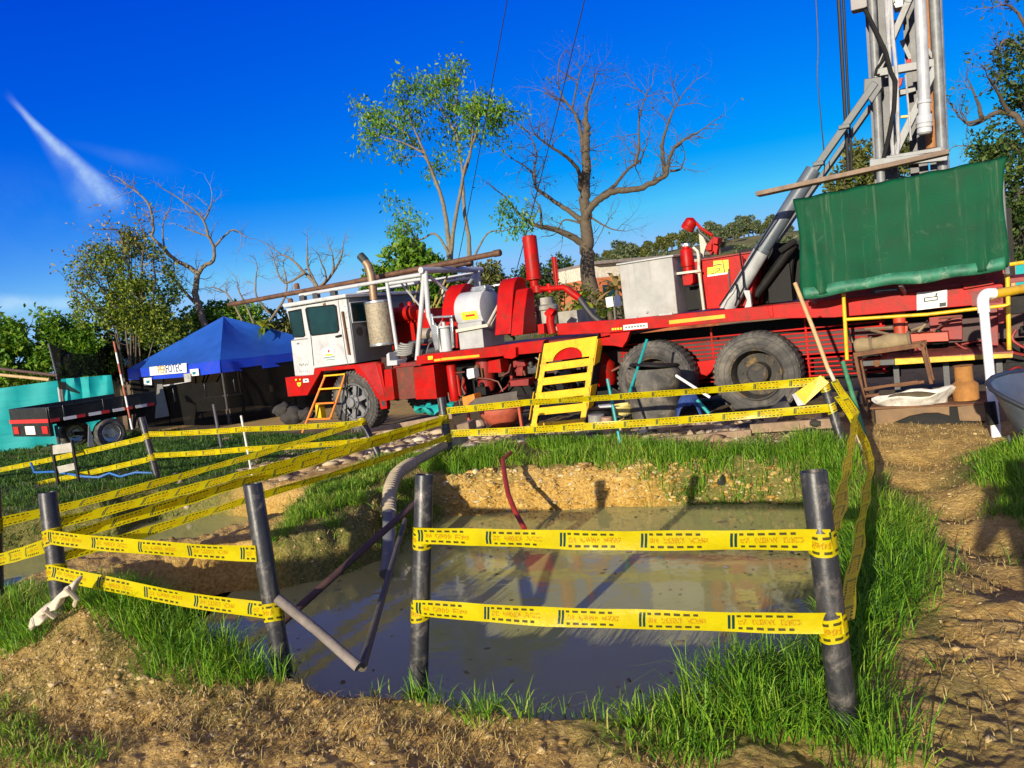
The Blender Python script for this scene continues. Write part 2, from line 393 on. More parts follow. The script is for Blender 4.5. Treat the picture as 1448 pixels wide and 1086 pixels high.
def ground_mat():
    b = NB('soil'); co = b.coord('Object')
    def at(n):
        a = b.N('ShaderNodeAttribute'); a.attribute_name = n; return a.outputs['Fac']
    n1 = b.noise(3.2, 8, .7, co); n2 = b.noise(34, 6, .72, co); n3 = b.noise(120, 4, .7, co)
    c = b.mix(b.ramp(n1, .3, .7), (.385, .24, .068), (.54, .365, .115))
    c = b.mix(b.math('MULTIPLY', b.ramp(n2, .52, .72), .75), c, (.68, .50, .22))
    c = b.mix(b.math('MULTIPLY', b.ramp(n2, .48, .30), .7), c, (.15, .075, .02))
    n0 = b.noise(.75, 5, .6, co, .8); c = b.mix(b.math('MULTIPLY', b.ramp(n0, .54, .66), .5), c, (.19, .11, .04))
    och = b.mix(b.ramp(n2, .35, .65), (.30, .155, .02), (.56, .36, .085))
    c = b.mix(b.math('MULTIPLY', at('ochre'), .9), c, och)
    gr = b.mix(b.ramp(n2, .35, .68), (.085, .10, .018), (.24, .20, .06))
    c = b.mix(b.math('MULTIPLY', at('grass'), b.ramp(n1, .15, .42)), c, gr)
    pal = b.mix(b.ramp(n2, .35, .65), (.20, .135, .07), (.44, .34, .21))
    c = b.mix(b.math('MULTIPLY', at('pale'), .85), c, pal)
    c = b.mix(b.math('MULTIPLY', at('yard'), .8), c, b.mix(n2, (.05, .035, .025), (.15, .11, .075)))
    c = b.mix(b.math('MULTIPLY', at('wet'), .55), c, (.10, .065, .02))
    vo = b.N('ShaderNodeTexVoronoi'); vo.inputs['Scale'].default_value = 46; b.L(co, vo.inputs['Vector'])
    hgt = b.math('ADD', b.math('MULTIPLY', n2, 1.3), b.math('ADD', b.math('MULTIPLY', n3, .5), b.math('MULTIPLY', vo.outputs['Distance'], .55)))
    return b.fin(b.bsdf(col=c, rough=b.math('SUBTRACT', .95, b.math('MULTIPLY', at('wet'), .35)), spec=.25, normal=b.bump(hgt, .65, .03)))
def water_mat():
    b = NB('muddy_water'); co = b.coord('Object')
    n1 = b.noise(.8, 5, .6, co); n2 = b.noise(5.5, 3, .5, co); n3 = b.noise(60, 2, .5, co)
    c = b.mix(b.ramp(n1, .3, .7), (.31, .305, .105), (.355, .34, .12))
    fl = b.math('MULTIPLY', b.ramp(b.noise(90, 2, .5, co), .69, .74), b.ramp(b.noise(2.0, 3, .6, co), .5, .66))
    c = b.mix(b.math('MULTIPLY', fl, .7), c, (.30, .25, .14))
    bp = b.bump(b.math('ADD', n2, b.math('MULTIPLY', n3, .03)), .10, .02)
    return b.fin(b.bsdf(col=c, rough=.055, spec=.5, ior=1.33, normal=bp))
def build_water():
    wm = water_mat()
    def sheet(name, P, grow, kindlabel=None):
        c = P.mean(0); x0, y0 = P.min(0)-grow; x1, y1 = P.max(0)+grow; m = MB()
        n = 8
        for i in range(n):
            for j in range(n):
                q = [(x0+(x1-x0)*(i+a)/n, y0+(y1-y0)*(j+bb)/n, ZW) for a, bb in ((0, 0), (1, 0), (1, 1), (0, 1))]
                m.add(q, [(0, 1, 2, 3)])
        o = m.done(name, wm, origin='zero', recalc=False); tag(o, kind='structure')
    sheet('water', POND, .3); sheet('water', PONDL, .3)
def leaf_mat(name, cols, trans=.35, attr='rnd', rough=.55):
    """foliage: colour picked per leaf, part of the light passes through"""
    if name in MATS: return MATS[name]
    b = NB(name)
    if attr == 'island':
        g = b.N('ShaderNodeNewGeometry'); r = g.outputs['Random Per Island']
    else:
        a = b.N('ShaderNodeAttribute'); a.attribute_name = attr; r = a.outputs['Fac']
    cr = b.N('ShaderNodeValToRGB'); b.L(r, cr.inputs[0]); el = cr.color_ramp.elements
    while len(el) < len(cols): el.new(.5)
    for i, c in enumerate(cols): el[i].position = i/(len(cols)-1); el[i].color = (*c, 1)
    p = b.bsdf(col=cr.outputs[0], rough=rough, spec=.35); t = b.N('ShaderNodeBsdfTranslucent')
    b.L(b.mix(1.0, cr.outputs[0], (1.2, 1.25, .5), 'MULTIPLY'), t.inputs[0])
    m = b.N('ShaderNodeMixShader'); m.inputs[0].default_value = trans; b.L(p.outputs[0], m.inputs[1]); b.L(t.outputs[0], m.inputs[2])
    MATS[name] = b.fin(m); return MATS[name]
def blades(pos, h, w, seed=0, bend=.55, away=None):
    """arched two-segment grass blades; returns verts, tri indices, per-vertex random"""
    r = np.random.default_rng(seed); n = len(pos)
    a = r.uniform(0, 2*np.pi, n); f = np.stack([np.cos(a), np.sin(a), np.zeros(n)], 1)
    ba = (a+np.pi/2 if away is None else away)+r.normal(0, .7, n); bd = np.stack([np.cos(ba), np.sin(ba), np.zeros(n)], 1)
    up = np.array([0, 0, 1.0]); k = np.abs(r.normal(bend*.7, bend*.55, n))[:, None]; h = h[:, None]; w = w[:, None]
    m1 = pos+up*h*.45+bd*h*k*.22; m2 = pos+up*h*(.86-.12*k)+bd*h*k*.62; tp = pos+up*h*(1.05-.42*k)+bd*h*k*1.15
    V = np.stack([pos-f*w/2, pos+f*w/2, m1-f*w*.42, m1+f*w*.42, m2-f*w*.26, m2+f*w*.26, tp], 1).reshape(-1, 3)
    o = (np.arange(n)*7)[:, None]
    F = (np.array([0, 1, 3, 0, 3, 2, 2, 3, 5, 2, 5, 4, 4, 5, 6])[None]+o).ravel()
    return V, F, np.repeat(r.uniform(0, 1, n), 7)
def tufts(p, seed, k=9, spread=.035):
    r = np.random.default_rng(seed); n = len(p)//k
    if n < 1: return p, None
    c = p[r.permutation(len(p))[:n]]; off = r.normal(0, spread, (n, k, 2)); q = np.repeat(c[:, None, :], k, 1).copy(); q[..., :2] += off
    return q.reshape(-1, 3), np.arctan2(off[..., 1], off[..., 0]).reshape(-1)
def scatter(P, dens, seed, patch=.0, ps=1.6, avoid=True):
    r = np.random.default_rng(seed); lo = P.min(0); hi = P.max(0); n = int(dens*(hi[0]-lo[0])*(hi[1]-lo[1]))
    n = min(n, 400000)
    x = r.uniform(lo[0], hi[0], n); y = r.uniform(lo[1], hi[1], n)
    d = sdist(x, y, P)+(fbm(x*3, y*3, 91, 3)-.5)*.30
    keep = (d < 0) & (fbm(x*ps*1.3, y*ps*1.3, seed+5, 3) > patch) & (r.uniform(0, 1, n) < np.clip(-d/.22+.12, 0, 1))
    x = x[keep]; y = y[keep]
    if avoid and len(x):
        z, s = terrain(x, y); k = s > .06+.10*vnoise(x*6, y*6, 3); x, y, z = x[k], y[k], z[k]
    else: z = terrain(x, y)[0]
    return np.stack([x, y, z-.005], 1)
def build_grass():
    lush = leaf_mat('grass_blades', [(.035, .11, .006), (.09, .23, .010), (.15, .33, .014), (.24, .38, .025), (.44, .37, .11)], .35)
    lawn = leaf_mat('lawn_blades', [(.015, .05, .006), (.03, .09, .008), (.06, .14, .012), (.12, .20, .02)], .3)
    for i, (k, (px, dens, hh, patch)) in enumerate(GRASS.items()):
        p = scatter(GP[k], dens, 100+i, patch)
        if not len(p): continue
        p, aw = tufts(p, 700+i)
        r = np.random.default_rng(i); cl = fbm(p[:, 0]*2.2, p[:, 1]*2.2, 7+i, 3)
        h = hh*(.45+1.0*cl)*r.uniform(.55, 1.25, len(p)); far = np.clip(np.linalg.norm(p[:, :2], axis=1)/6, 1, 4)
        w = r.uniform(.004, .0075, len(p))*far
        V, F, rd = blades(p, h, w, i, .95, aw)
        # yellowing follows patches
        rd = np.clip(rd*.72+np.repeat((fbm(p[:, 0]*1.3, p[:, 1]*1.3, 55, 3)-.35)*.75, 7), 0, 1)
        me = raw_mesh('grass', V, F, 3, lawn if k.startswith('lawn') else lush, False, dict(rnd=rd)); tag(link('grass', me), kind='stuff')
    # dry straw and clods lying on the trodden soil
    bare = wpoly([(-40, 900), (120, 900), (250, 960), (400, 965), (560, 985), (760, 1015), (1000, 1095), (-40, 1110)])
    straw = leaf_mat('dry_straw', [(.16, .09, .025), (.34, .23, .07), (.48, .36, .15), (.13, .13, .03)], .1)
    P1 = np.vstack([scatter(bare, 2600, 301, .30), scatter(PATHP, 700, 302, .30), scatter(GP['front_bank'], 1200, 303, .3), scatter(GP['divide'], 700, 305, .35), scatter(GP['lip'], 900, 306, .3)])
    r = np.random.default_rng(5); n = len(P1)
    V, F, rd = blades(P1+np.array([0, 0, .004]), r.uniform(.015, .05, n), r.uniform(.003, .006, n), 9, 1.6)
    tag(link('straw_litter', raw_mesh('straw_litter', V, F, 3, straw, False, dict(rnd=rd))), kind='stuff')
def rock_field(name, pts, sizes, mat, seed, flat=.65):
    """many small broken stones in one mesh"""
    bm = bmesh.new(); bmesh.ops.create_icosphere(bm, subdivisions=1, radius=1); bm.verts.ensure_lookup_table()
    base = np.array([v.co[:] for v in bm.verts]); tri = np.array([[v.index for v in f.verts] for f in bm.faces]); bm.free()
    r = np.random.default_rng(seed); n = len(pts); nb = len(base)
    jit = r.uniform(.45, 1.35, (n, nb, 1)); sc = np.stack([r.uniform(.6, 1.3, n), r.uniform(.6, 1.3, n), r.uniform(.35, 1, n)*flat], 1)[:, None, :]
    v = base[None]*jit*sc; a = r.uniform(0, 6.28, n); ca, sa = np.cos(a)[:, None], np.sin(a)[:, None]
    x = v[..., 0]*ca-v[..., 1]*sa; y = v[..., 0]*sa+v[..., 1]*ca; v = np.stack([x, y, v[..., 2]], -1)*sizes[:, None, None]+pts[:, None, :]
    F = (tri[None]+(np.arange(n)*nb)[:, None, None]).reshape(-1)
    return raw_mesh(name, v.reshape(-1, 3), F, 3, mat, False, dict(rnd=np.repeat(r.uniform(0, 1, n), nb)))
def stone_mat(name, cols):
    if name in MATS: return MATS[name]
    b = NB(name); a = b.N('ShaderNodeAttribute'); a.attribute_name = 'rnd'; cr = b.N('ShaderNodeValToRGB'); b.L(a.outputs['Fac'], cr.inputs[0]); el = cr.color_ramp.elements
    while len(el) < len(cols): el.new(.5)
    for i, c in enumerate(cols): el[i].position = i/(len(cols)-1); el[i].color = (*c, 1)
    co = b.coord('Object'); n = b.noise(45, 5, .7, co)
    MATS[name] = b.fin(b.bsdf(col=b.mix(1.0, cr.outputs[0], b.mix(n, (.6, .6, .6), (1.25, 1.25, 1.25)), 'MULTIPLY'), rough=.9, spec=.25, normal=b.bump(n, .5, .01))); return MATS[name]
def build_stones():
    clod = stone_mat('soil_clods', [(.20, .115, .03), (.36, .23, .075), (.46, .32, .12), (.56, .43, .21), (.14, .08, .03)])
    pale = stone_mat('broken_stone', [(.26, .18, .10), (.42, .32, .20), (.52, .43, .29), (.32, .21, .11), (.60, .53, .40), (.15, .11, .07)])
    bare = wpoly([(-40, 900), (120, 900), (250, 960), (400, 965), (560, 985), (760, 1015), (1000, 1095), (-40, 1110)])
    p = np.vstack([scatter(bare, 5200, 401, .2), scatter(PATHP, 1100, 402, .25), scatter(GP['divide'], 700, 407, .3), scatter(GP['front_bank'], 1500, 408, .3)]); r = np.random.default_rng(2)
    tag(link('gravel', rock_field('gravel', p, np.minimum(.034, r.lognormal(-4.85, .5, len(p))), clod, 3)), kind='stuff')
    q = np.vstack([scatter(PALE, 260, 403, .25), scatter(PALEL, 26, 404, .42), scatter(GP['lawn'], 5, 409, .5)]); r = np.random.default_rng(4)
    tag(link('rubble', rock_field('rubble', q, np.minimum(.15, r.lognormal(-3.55, .7, len(q))), pale, 5)), kind='stuff')
    # crumbling soil on the cut far bank
    bank = np.vstack([wpoly([(600, 700), (700, 690), (900, 680), (1130, 690), (1150, 722), (900, 724), (640, 738)], -.25)])
    qx = scatter(bank, 2600, 405, .2, avoid=False); s = terrain(qx[:, 0], qx[:, 1])[1]; qx = qx[(s > .0) & (s < .5)]
    r = np.random.default_rng(6)
    och = stone_mat('ochre_clods', [(.30, .16, .025), (.48, .30, .07), (.58, .42, .15), (.22, .12, .03), (.62, .52, .30)])
    tag(link('bank_crumbs', rock_field('bank_crumbs', qx, np.minimum(.05, r.lognormal(-4.25, .6, len(qx))), och, 7)), kind='stuff')
def build_scum():
    """straw, seeds and flecks of foam afloat, thickest along the banks"""
    r = np.random.default_rng(77); lo = POND.min(0); hi = POND.max(0); n = 9000; x = r.uniform(lo[0], hi[0], n); y = r.uniform(lo[1], hi[1], n)
    d = -sdist(x, y, POND); w = np.exp(-d/.22)*.55+.10*(fbm(x*2.2, y*2.2, 71, 3) > .56)+.012; k = (d > -.02) & (r.uniform(0, 1, n) < w); x = x[k]; y = y[k]; n = len(x)
    a = r.uniform(0, 6.28, n); L = np.minimum(.05, r.lognormal(-4.9, .6, n)); W = L*r.uniform(.25, 1, n)
    c, s_ = np.cos(a), np.sin(a); P_ = [(-1, -.6), (.2, -1), (1, .1), (.1, 1), (-.8, .6)]
    V = np.stack([np.stack([x+c*L*p-s_*W*q, y+s_*L*p+c*W*q, np.full(n, ZW+.004)], 1) for p, q in P_], 1).reshape(-1, 3)
    F = (np.array([0, 1, 2, 0, 2, 3, 0, 3, 4])[None]+(np.arange(n)*5)[:, None]).ravel()
    scm = stone_mat('floating_scum', [(.30, .24, .13), (.16, .12, .05), (.42, .36, .24), (.22, .20, .07), (.10, .08, .04)])
    tag(link('floating_litter', raw_mesh('floating_litter', V, F, 3, scm, False, dict(rnd=np.repeat(r.uniform(0, 1, n), 5)))), kind='stuff')
build_scum()
build_ground(); build_water(); build_grass(); build_stones()
# ================================================================== DRILLING TRUCK
def Zm(x0, y0, s):                       # reads pixel pairs measured in an enlarged crop of the photo
    return lambda *p: [(x0+p[i]/s, y0+p[i+1]/s) for i in range(0, len(p), 2)]
zA = Zm(390, 400, 9.05); zB = Zm(390, 500, 9.05); zC = Zm(530, 370, 7.24); zE = Zm(540, 490, 7.24)
zF = Zm(700, 320, 7.24); zH = Zm(730, 460, 6.035); zK = Zm(940, 300, 7.24); zQ = Zm(1180, 370, 4.72); zM = Zm(1180, 0, 4.528); z4 = Zm(840, 300, 3.394)
RED = M('red_paint', (.42, .0035, .0015), .45, 0, .25, 4, (.085, .024, .012), .8, 2.6, .12, 30, .65, .2)
REDD = M('red_paint_worn', (.26, .012, .009), .55, 0, .4, 6, (.05, .025, .018), .75, 3.5, .15, 40, .5)
RUSTYRED = M('rusty_panel', (.17, .03, .015), .7, 0, .5, 5, (.05, .035, .02), .9, 5, .3, 30, .7)
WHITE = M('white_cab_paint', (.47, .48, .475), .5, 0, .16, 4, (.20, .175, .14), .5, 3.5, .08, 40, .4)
CABGREY = M('cab_grey_and_shade', (.135, .14, .14), .5, 0, .2, 3, (.14, .13, .12), .4, 3, .08, 40, .3)  # cab white darkened to put shade into the rear wall; also seams, rivets
GLASS = M('dark_teal_glass', (.005, .030, .030), .12, 0, .6, 2.5, (.015, .02, .02), .3, 4, .0, 10, 0, .35)
RUBBER = M('tyre_rubber', (.060, .057, .053), .85, 0, .45, 7, (.21, .185, .145), .85, 2.2, .25, 50)
BLACK = M('black_metal', (.010, .010, .010), .65, 0, .4, 5, (.035, .028, .022), .45, 3, .15, 40, 0, .22)
SHADEDFRAME = M('shaded_oily_frame', (.045, .012, .010), .6, 0, .4, 5, (.04, .03, .02), .7, 3, .15, 40)  # red frame darkened in colour for the shade below, plus oily dirt
SILVER = M('galvanised_steel', (.38, .39, .385), .5, .1, .25, 4, (.20, .18, .15), .45, 3, .08, 40, .25)
SILVERP = M('silver_paint', (.44, .455, .46), .45, .0, .15, 4, (.25, .23, .19), .35, 4, .06, 40, .15)
STEELGREY = M('mast_grey_paint', (.20, .21, .21), .5, .1, .45, 6, (.10, .07, .045), .55, 5, .12, 50, .35)
DKSTEEL = M('dark_steel', (.07, .072, .075), .5, .4, .35, 5, (.10, .075, .05), .5, 4, .12, 50)
RUST = M('rusty_steel', (.17, .075, .03), .8, .1, .5, 8, (.06, .03, .015), .6, 5, .3, 60)
PIPERUST = M('orange_pipe_rust', (.38, .16, .05), .7, .1, .3, 6, (.16, .07, .03), .5, 3, .15, 50)
YELLOW = M('yellow_paint', (.74, .44, .008), .42, 0, .18, 4, (.16, .085, .02), .6, 3.5, .08, 40, .45)
ORANGE = M('orange_paint', (.72, .20, .015), .5, 0, .25, 5, (.25, .10, .03), .5, 5, .1, 50)
LABELY = M('yellow_sticker', (.80, .62, .02), .5, 0, .1, 5, (.4, .3, .05), .2, 9, .0, 10)
LABELW = M('white_sticker', (.72, .71, .66), .5, 0, .1, 5, (.4, .38, .32), .3, 9, .0, 10)
INKD = M('dark_ink', (.02, .03, .03), .6, 0, .1, 5, amt=0, bump=0)
INKR = M('red_ink', (.5, .02, .015), .6, 0, .1, 5, amt=0, bump=0)
INKB = M('teal_ink', (.01, .16, .20), .6, 0, .1, 5, amt=0, bump=0)
MUFF = M('muffler_mesh', (.34, .29, .20), .55, .3, .5, 26, (.16, .11, .05), .5, 9, .7, 85)
PIPEH = M('heat_stained_pipe', (.34, .22, .13), .5, .5, .45, 6, (.10, .06, .03), .6, 5, .2, 40)
CHROME = M('worn_chrome', (.55, .55, .53), .28, .8, .3, 8, (.15, .13, .10), .5, 5, .1, 40)
TEAL = M('teal_plastic', (.0, .26, .25), .45, 0, .25, 4, (.03, .10, .10), .4, 4, .1, 40)

def smooth_path(P_, k=6):
    P_ = [Vector(p) for p in P_]; out = []
    for i in range(len(P_)-1):
        p0, p1, p2, p3 = P_[max(i-1, 0)], P_[i], P_[i+1], P_[min(i+2, len(P_)-1)]
        for j in range(k):
            t = j/k; out.append(.5*((2*p1)+(p2-p0)*t+(2*p0-5*p1+4*p2-p3)*t*t+(3*p1-p0-3*p2+p3)*t**3))
    out.append(P_[-1]); return out
truck = thing('drilling_truck', 'big red and white drilling rig truck with a raised grey mast, parked behind the pond', 'drill truck', (0, 0, 0), TM)
SPLIT = {'mast_brace', 'loose_rod', 'rear_plate', 'band', 'suspension_plate', 'old_sticker', 'rear_jack', 'rail_bracket', 'gearbox', 'axle', 'rack_brace', 'roof_rail', 'hydraulic_hose', 'ram_bracket', 'ram_hose', 'mast_cable', 'red_hook', 'drum_latch', 'valve_bank', 'chassis_rail', 'tank_foot'}
def islands(mb):
    par = list(range(len(mb.v)))
    def find(i):
        while par[i] != i: par[i] = par[par[i]]; i = par[i]
        return i
    for f in mb.f:
        a = find(f[0])
        for i in f[1:]: par[find(i)] = a
    groups = {}
    for k, f in enumerate(mb.f): groups.setdefault(find(f[0]), []).append(k)
    for g in groups.values():
        o = MB(); ids = sorted({i for k in g for i in mb.f[k]}); mp = {i: n for n, i in enumerate(ids)}
        o.v = [mb.v[i] for i in ids]; o.f = [tuple(mp[i] for i in mb.f[k]) for k in g]; o.mi = [mb.mi[k] for k in g]; o.uv = [None]*len(g); yield o
def P(mb, name, mats, parent=None, bevel=.006, **k):
    if name in SPLIT:
        for o in islands(mb): r = o.done(name, mats, parent or truck, bevel=bevel, **k)
        return r
    return mb.done(name, mats, parent or truck, bevel=bevel, **k)
def sticker(parent, name, pts, mat, y, t=.004):
    return MB().prism([(p.x, y, p.z) for p in pts], (0, -t, 0)).done(name, mat, parent, recalc=True)
def text_on(parent, name, body, loc, size, mat, rot=None, frame_x=Vector((1, 0, 0)), frame_z=Vector((0, 0, 1)), align='CENTER', bold=.0):
    """lettering turned into a mesh and laid along frame_x / frame_z; loc in the frame of the parent"""
    cu = bpy.data.curves.new(name, 'FONT'); cu.body = body; cu.size = size; cu.align_x = align; cu.align_y = 'CENTER'; cu.extrude = .001; cu.offset = bold
    tmp = bpy.data.objects.new(name+'_t', cu); COL.objects.link(tmp)
    dg = bpy.context.evaluated_depsgraph_get(); me = bpy.data.meshes.new_from_object(tmp.evaluated_get(dg)); bpy.data.objects.remove(tmp)
    fx = frame_x.normalized(); fz = frame_z.normalized(); n = fx.cross(fz)
    base = BASE[parent.name][1]; L3 = Vector(loc)-base
    for v in me.vertices: v.co = L3+fx*v.co.x+fz*v.co.y+n*v.co.z
    me.materials.clear(); me.materials.append(mat)
    o = bpy.data.objects.new(name, me); COL.objects.link(o); o.parent = parent; BASE[o.name] = BASE[parent.name]; return o

# ---- chassis
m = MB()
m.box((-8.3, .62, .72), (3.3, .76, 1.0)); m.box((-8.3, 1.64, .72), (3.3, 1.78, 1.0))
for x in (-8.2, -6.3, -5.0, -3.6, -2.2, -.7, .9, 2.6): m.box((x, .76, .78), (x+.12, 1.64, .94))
P(m, 'chassis', SHADEDFRAME)
m = MB()
for x in (-7.23, -1.41, 0): m.tube([(x, .2, .55), (x, 2.2, .55)], .085, 12); m.ico((x, 1.2, .55), .2, 2)
P(m, 'axle', BLACK, bevel=0)
m = MB(); m.box((-5.6, .55, .45), (-4.7, 1.8, .95)); m.tube([(-4.7, 1.2, .75), (-1.6, 1.2, .6)], .06, 10); m.box((-4.2, .9, .5), (-3.3, 1.7, 1.0))
P(m, 'gearbox', BLACK)

# ---- wheels
def tyre_profile(R, w):
    return [(R*.60, -w*.36), (R*.66, -w*.46), (R*.80, -w*.52), (R*.92, -w*.50), (R*.975, -w*.43), (R, -w*.36), (R, w*.36), (R*.975, w*.43), (R*.92, w*.50), (R*.80, w*.52), (R*.66, w*.46), (R*.60, w*.36)]
def make_wheel(x, y, R, w, side, style, z=None):
    z = R if z is None else z
    c = Vector((x, y, z)); ax = Vector((0, 1, 0))
    m = MB(); m.lathe(tyre_profile(R, w), c, ax, 56, True)
    for rr, k in ((.72, .505), (.86, .525)): m.lathe([(R*rr, -w*k), (R*(rr+.012), -w*k-.006), (R*(rr+.024), -w*k)], c, ax, 56, cap=False)
    nl = 44; k1, k2 = (1.004, .965) if style == 'dish' else (1.014, .99)
    for i in range(nl):
        for s, off in ((-1, 0), (1, .5)):
            a = 2*math.pi*(i+off)/nl; M4 = Matrix.Translation(c) @ Matrix.Rotation(a, 4, 'Y')
            m.box((R*.985, min(s*.03*w, s*.46*w), -.020), (R*k1, max(s*.03*w, s*.46*w), .020), M4)
            m.box((R*.93, min(s*.46*w, s*.525*w), -.018), (R*k2, max(s*.46*w, s*.520*w), .018), M4)
    wh = P(m, 'wheel', RUBBER, bevel=0)
    m = MB(); f = -w*.5
    if style == 'dish':
        m.lathe([(R*.62, f+.02), (R*.60, f-.005), (R*.57, f), (R*.55, f+.06), (R*.53, f+.24), (R*.32, f+.27), (R*.26, f+.27), (R*.25, f+.10), (R*.19, f+.07), (R*.0, f+.07)], c, ax, 40, cap=False)
        for i in range(10):
            a = 2*math.pi*i/10; p = c+Vector((math.cos(a)*R*.42, f+.265, math.sin(a)*R*.42)); m.tube([p, p-ax*.035], .017, 6)
        for i in range(5):
            a = 2*math.pi*i/5; p = c+Vector((math.cos(a)*R*.21, f+.08, math.sin(a)*R*.21)); m.tube([p, p-ax*.02], .012, 6)
    else:
        m.lathe([(R*.62, f+.02), (R*.60, f-.005), (R*.57, f), (R*.54, f+.05), (R*.50, f+.06)], c, ax, 40, cap=False)
        for i in range(6):
            a = 2*math.pi*i/6+.3; d = Vector((math.cos(a), 0, math.sin(a))); p = c+ax*(f+.03)
            m.bar(p+d*R*.16, p+d*R*.54, .085, .05, up=(0, 1, 0))
        m.lathe([(R*.24, f+.06), (R*.24, f-.03), (R*.17, f-.06), (R*.16, f-.10), (0.0, f-.11)], c, ax, 24)
        for i in range(6):
            a = 2*math.pi*i/6; p = c+Vector((math.cos(a)*R*.20, f-.04, math.sin(a)*R*.20)); m.tube([p, p-ax*.03], .014, 6)
        m.lathe([(R*.50, f+.16), (0.01, f+.16)], c, ax, 30, cap=False)
    P(m, 'rim', HUBD if style == 'dish' else RIMG, wh, bevel=0)
    return wh
HUBD = M('dusty_hub', (.045, .042, .038), .8, .1, .5, 9, (.34, .20, .04), .6, 4.5, .3, 40)
RIMG = M('grey_rim', (.20, .20, .20), .6, .2, .4, 8, (.08, .07, .06), .6, 4, .2, 40)
for x in (0, -1.41):
    make_wheel(x, .17, .56, .34, 1, 'dish', .55); make_wheel(x, 2.23, .56, .34, 1, 'dish', .55)
make_wheel(-7.23, .18, .56, .36, 1, 'spoke', .52); make_wheel(-7.23, 2.2, .56, .36, 1, 'spoke', .52)

# ---- cab
XC = T(490, 422, .05).x
m = MB()
side = [T(x, y, .05) for x, y in [(404, 436.5), (489, 421.5), (501.5, 513.5), (445, 520.5), (445, 530.5), (417, 532), (411, 482), (416, 479)]]
m.prism(side, (0, 2.25, 0))
cab = P(m, 'cab', WHITE, bevel=.015)
m = MB(); r = [T(x, y, -.03) for x, y in zA(78, 268, 885, 138, 893, 188, 95, 322)]
r = [Vector((p.x, -.03, p.z)) for p in r]; m.prism(r, (0, 2.41, 0)); P(m, 'roof', WHITE, cab, bevel=.02)
# rear wall panel of the cab, its shade put into the grey colour
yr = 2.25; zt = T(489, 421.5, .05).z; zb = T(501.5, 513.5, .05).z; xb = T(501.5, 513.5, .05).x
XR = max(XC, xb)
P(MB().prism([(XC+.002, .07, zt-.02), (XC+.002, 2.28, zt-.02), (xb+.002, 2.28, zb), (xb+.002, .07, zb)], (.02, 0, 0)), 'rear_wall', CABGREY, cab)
def side_window(pts, inset, name='window'):
    p = [T(x, y, .05) for x, y in pts]; c = sum(p, Vector())/len(p)
    out = [c+(q-c)*1.09 for q in p]
    ring = MB(); n = len(p)
    for i in range(n):
        a, b2, c2, d2 = out[i], out[(i+1) % n], p[(i+1) % n], p[i]
        ring.prism([a, b2, c2, d2], (0, -.022, 0))
    w = P(ring, name, BLACK, cab)
    P(MB().prism([Vector((q.x, .048, q.z)) for q in p], (0, -.010, 0)), 'pane', GLASS, w, bevel=0); return w
side_window(zA(172, 380, 325, 350, 372, 665, 350, 684, 245, 690, 232, 672), 0)
side_window(zA(402, 345, 420, 325, 735, 290, 765, 310, 800, 590, 780, 625, 480, 662, 458, 640), 0)
rw = [TX(x, y, XC+.03) for x, y in zA(950, 262, 1150, 242, 1180, 488, 985, 500)]; c = sum(rw, Vector())/4
m = MB(); o4 = [c+(q-c)*1.12 for q in rw]
for i in range(4): m.prism([o4[i], o4[(i+1) % 4], rw[(i+1) % 4], rw[i]], (.02, 0, 0))
w = P(m, 'window', SILVERP, cab); P(MB().prism([q+Vector((-.012, 0, 0)) for q in rw], (.02, 0, 0)), 'pane', GLASS, w, bevel=0)
def seam(pts, w, name, mat, y0=.05, t=.012, par=None):
    p = [T(x, y, y0) for x, y in pts]; mm = MB()
    for a, b in zip(p[:-1], p[1:]): mm.bar(a, b, w, t*2, up=(0, 1, 0))
    return P(mm, name, mat, par or cab, bevel=.002)
seam(zA(385, 335, 455, 700, 490, 1060), .012, 'door_seam', INKD, .052)
seam(zA(385, 335, 435, 610), .03, 'window_gap', BLACK, .05)
seam(zA(850, 365, 940, 920), .035, 'grab_rail', RUST, .02, .015)
seam(zA(800, 225, 905, 960, 935, 1060), .01, 'door_edge', CABGREY, .052)
seam(zA(770, 690, 838, 672), .035, 'door_handle', BLACK, .03, .02)
seam(zA(205, 735, 405, 712), .012, 'panel_ledge', CABGREY, .045)
seam(zA(605, 285, 640, 268), .05, 'rust_spot', RUST, .05, .006)
logo = sticker(cab, 'door_sign', [T(x, y, .044) for x, y in zA(598, 842, 740, 828, 755, 935, 612, 950)], LABELW, .044)
def smark(par, pts, mat, y): return sticker(par, 'mark', [T(a, b2, y) for a, b2 in pts], mat, y, .003)
smark(logo, zA(664, 858, 686, 856, 690, 890, 668, 892), INKR, .0385); smark(logo, zA(632, 915, 725, 905, 728, 928, 635, 938), LABELY, .0385)
smark(cab, zA(615, 958, 752, 938, 753, 946, 616, 966), INKB, .048); smark(cab, zA(640, 985, 755, 972, 755, 978, 640, 991), INKB, .048)
for i, (a, b2) in enumerate(((300, 1030), (320, 1040), (345, 1028), (372, 1036), (395, 1030))):
    seam(zA(a, b2, a+6, b2+26, a+16, b2+4), .006, 'scribble', INKD, .05, .004)
for i, (a, b2) in enumerate(((308, 215), (330, 220), (356, 212), (382, 218), (402, 208))): seam(zB(a, b2, a+5, b2+25), .006, 'scribble', INKD, .05, .004)
smark(cab, zA(268, 770, 300, 766, 302, 785, 270, 790), CABGREY, .048)
m = MB()
for k in range(9):
    q = T(*zA(120+88*k, 340-22*k)[0], .05)
    m.lathe([(.010, 0), (.008, .006), (.001, .008)], (q.x, .05, q.z), (0, -1, 0), 8, cap=False)
for k in range(6):
    q = T(*zA(905+14*k, 300+140*k)[0], .05); m.lathe([(.010, 0), (.008, .006), (.001, .008)], (q.x-.03, .05, q.z), (0, -1, 0), 8, cap=False)
P(m, 'rivet_row', CABGREY, cab, bevel=0)
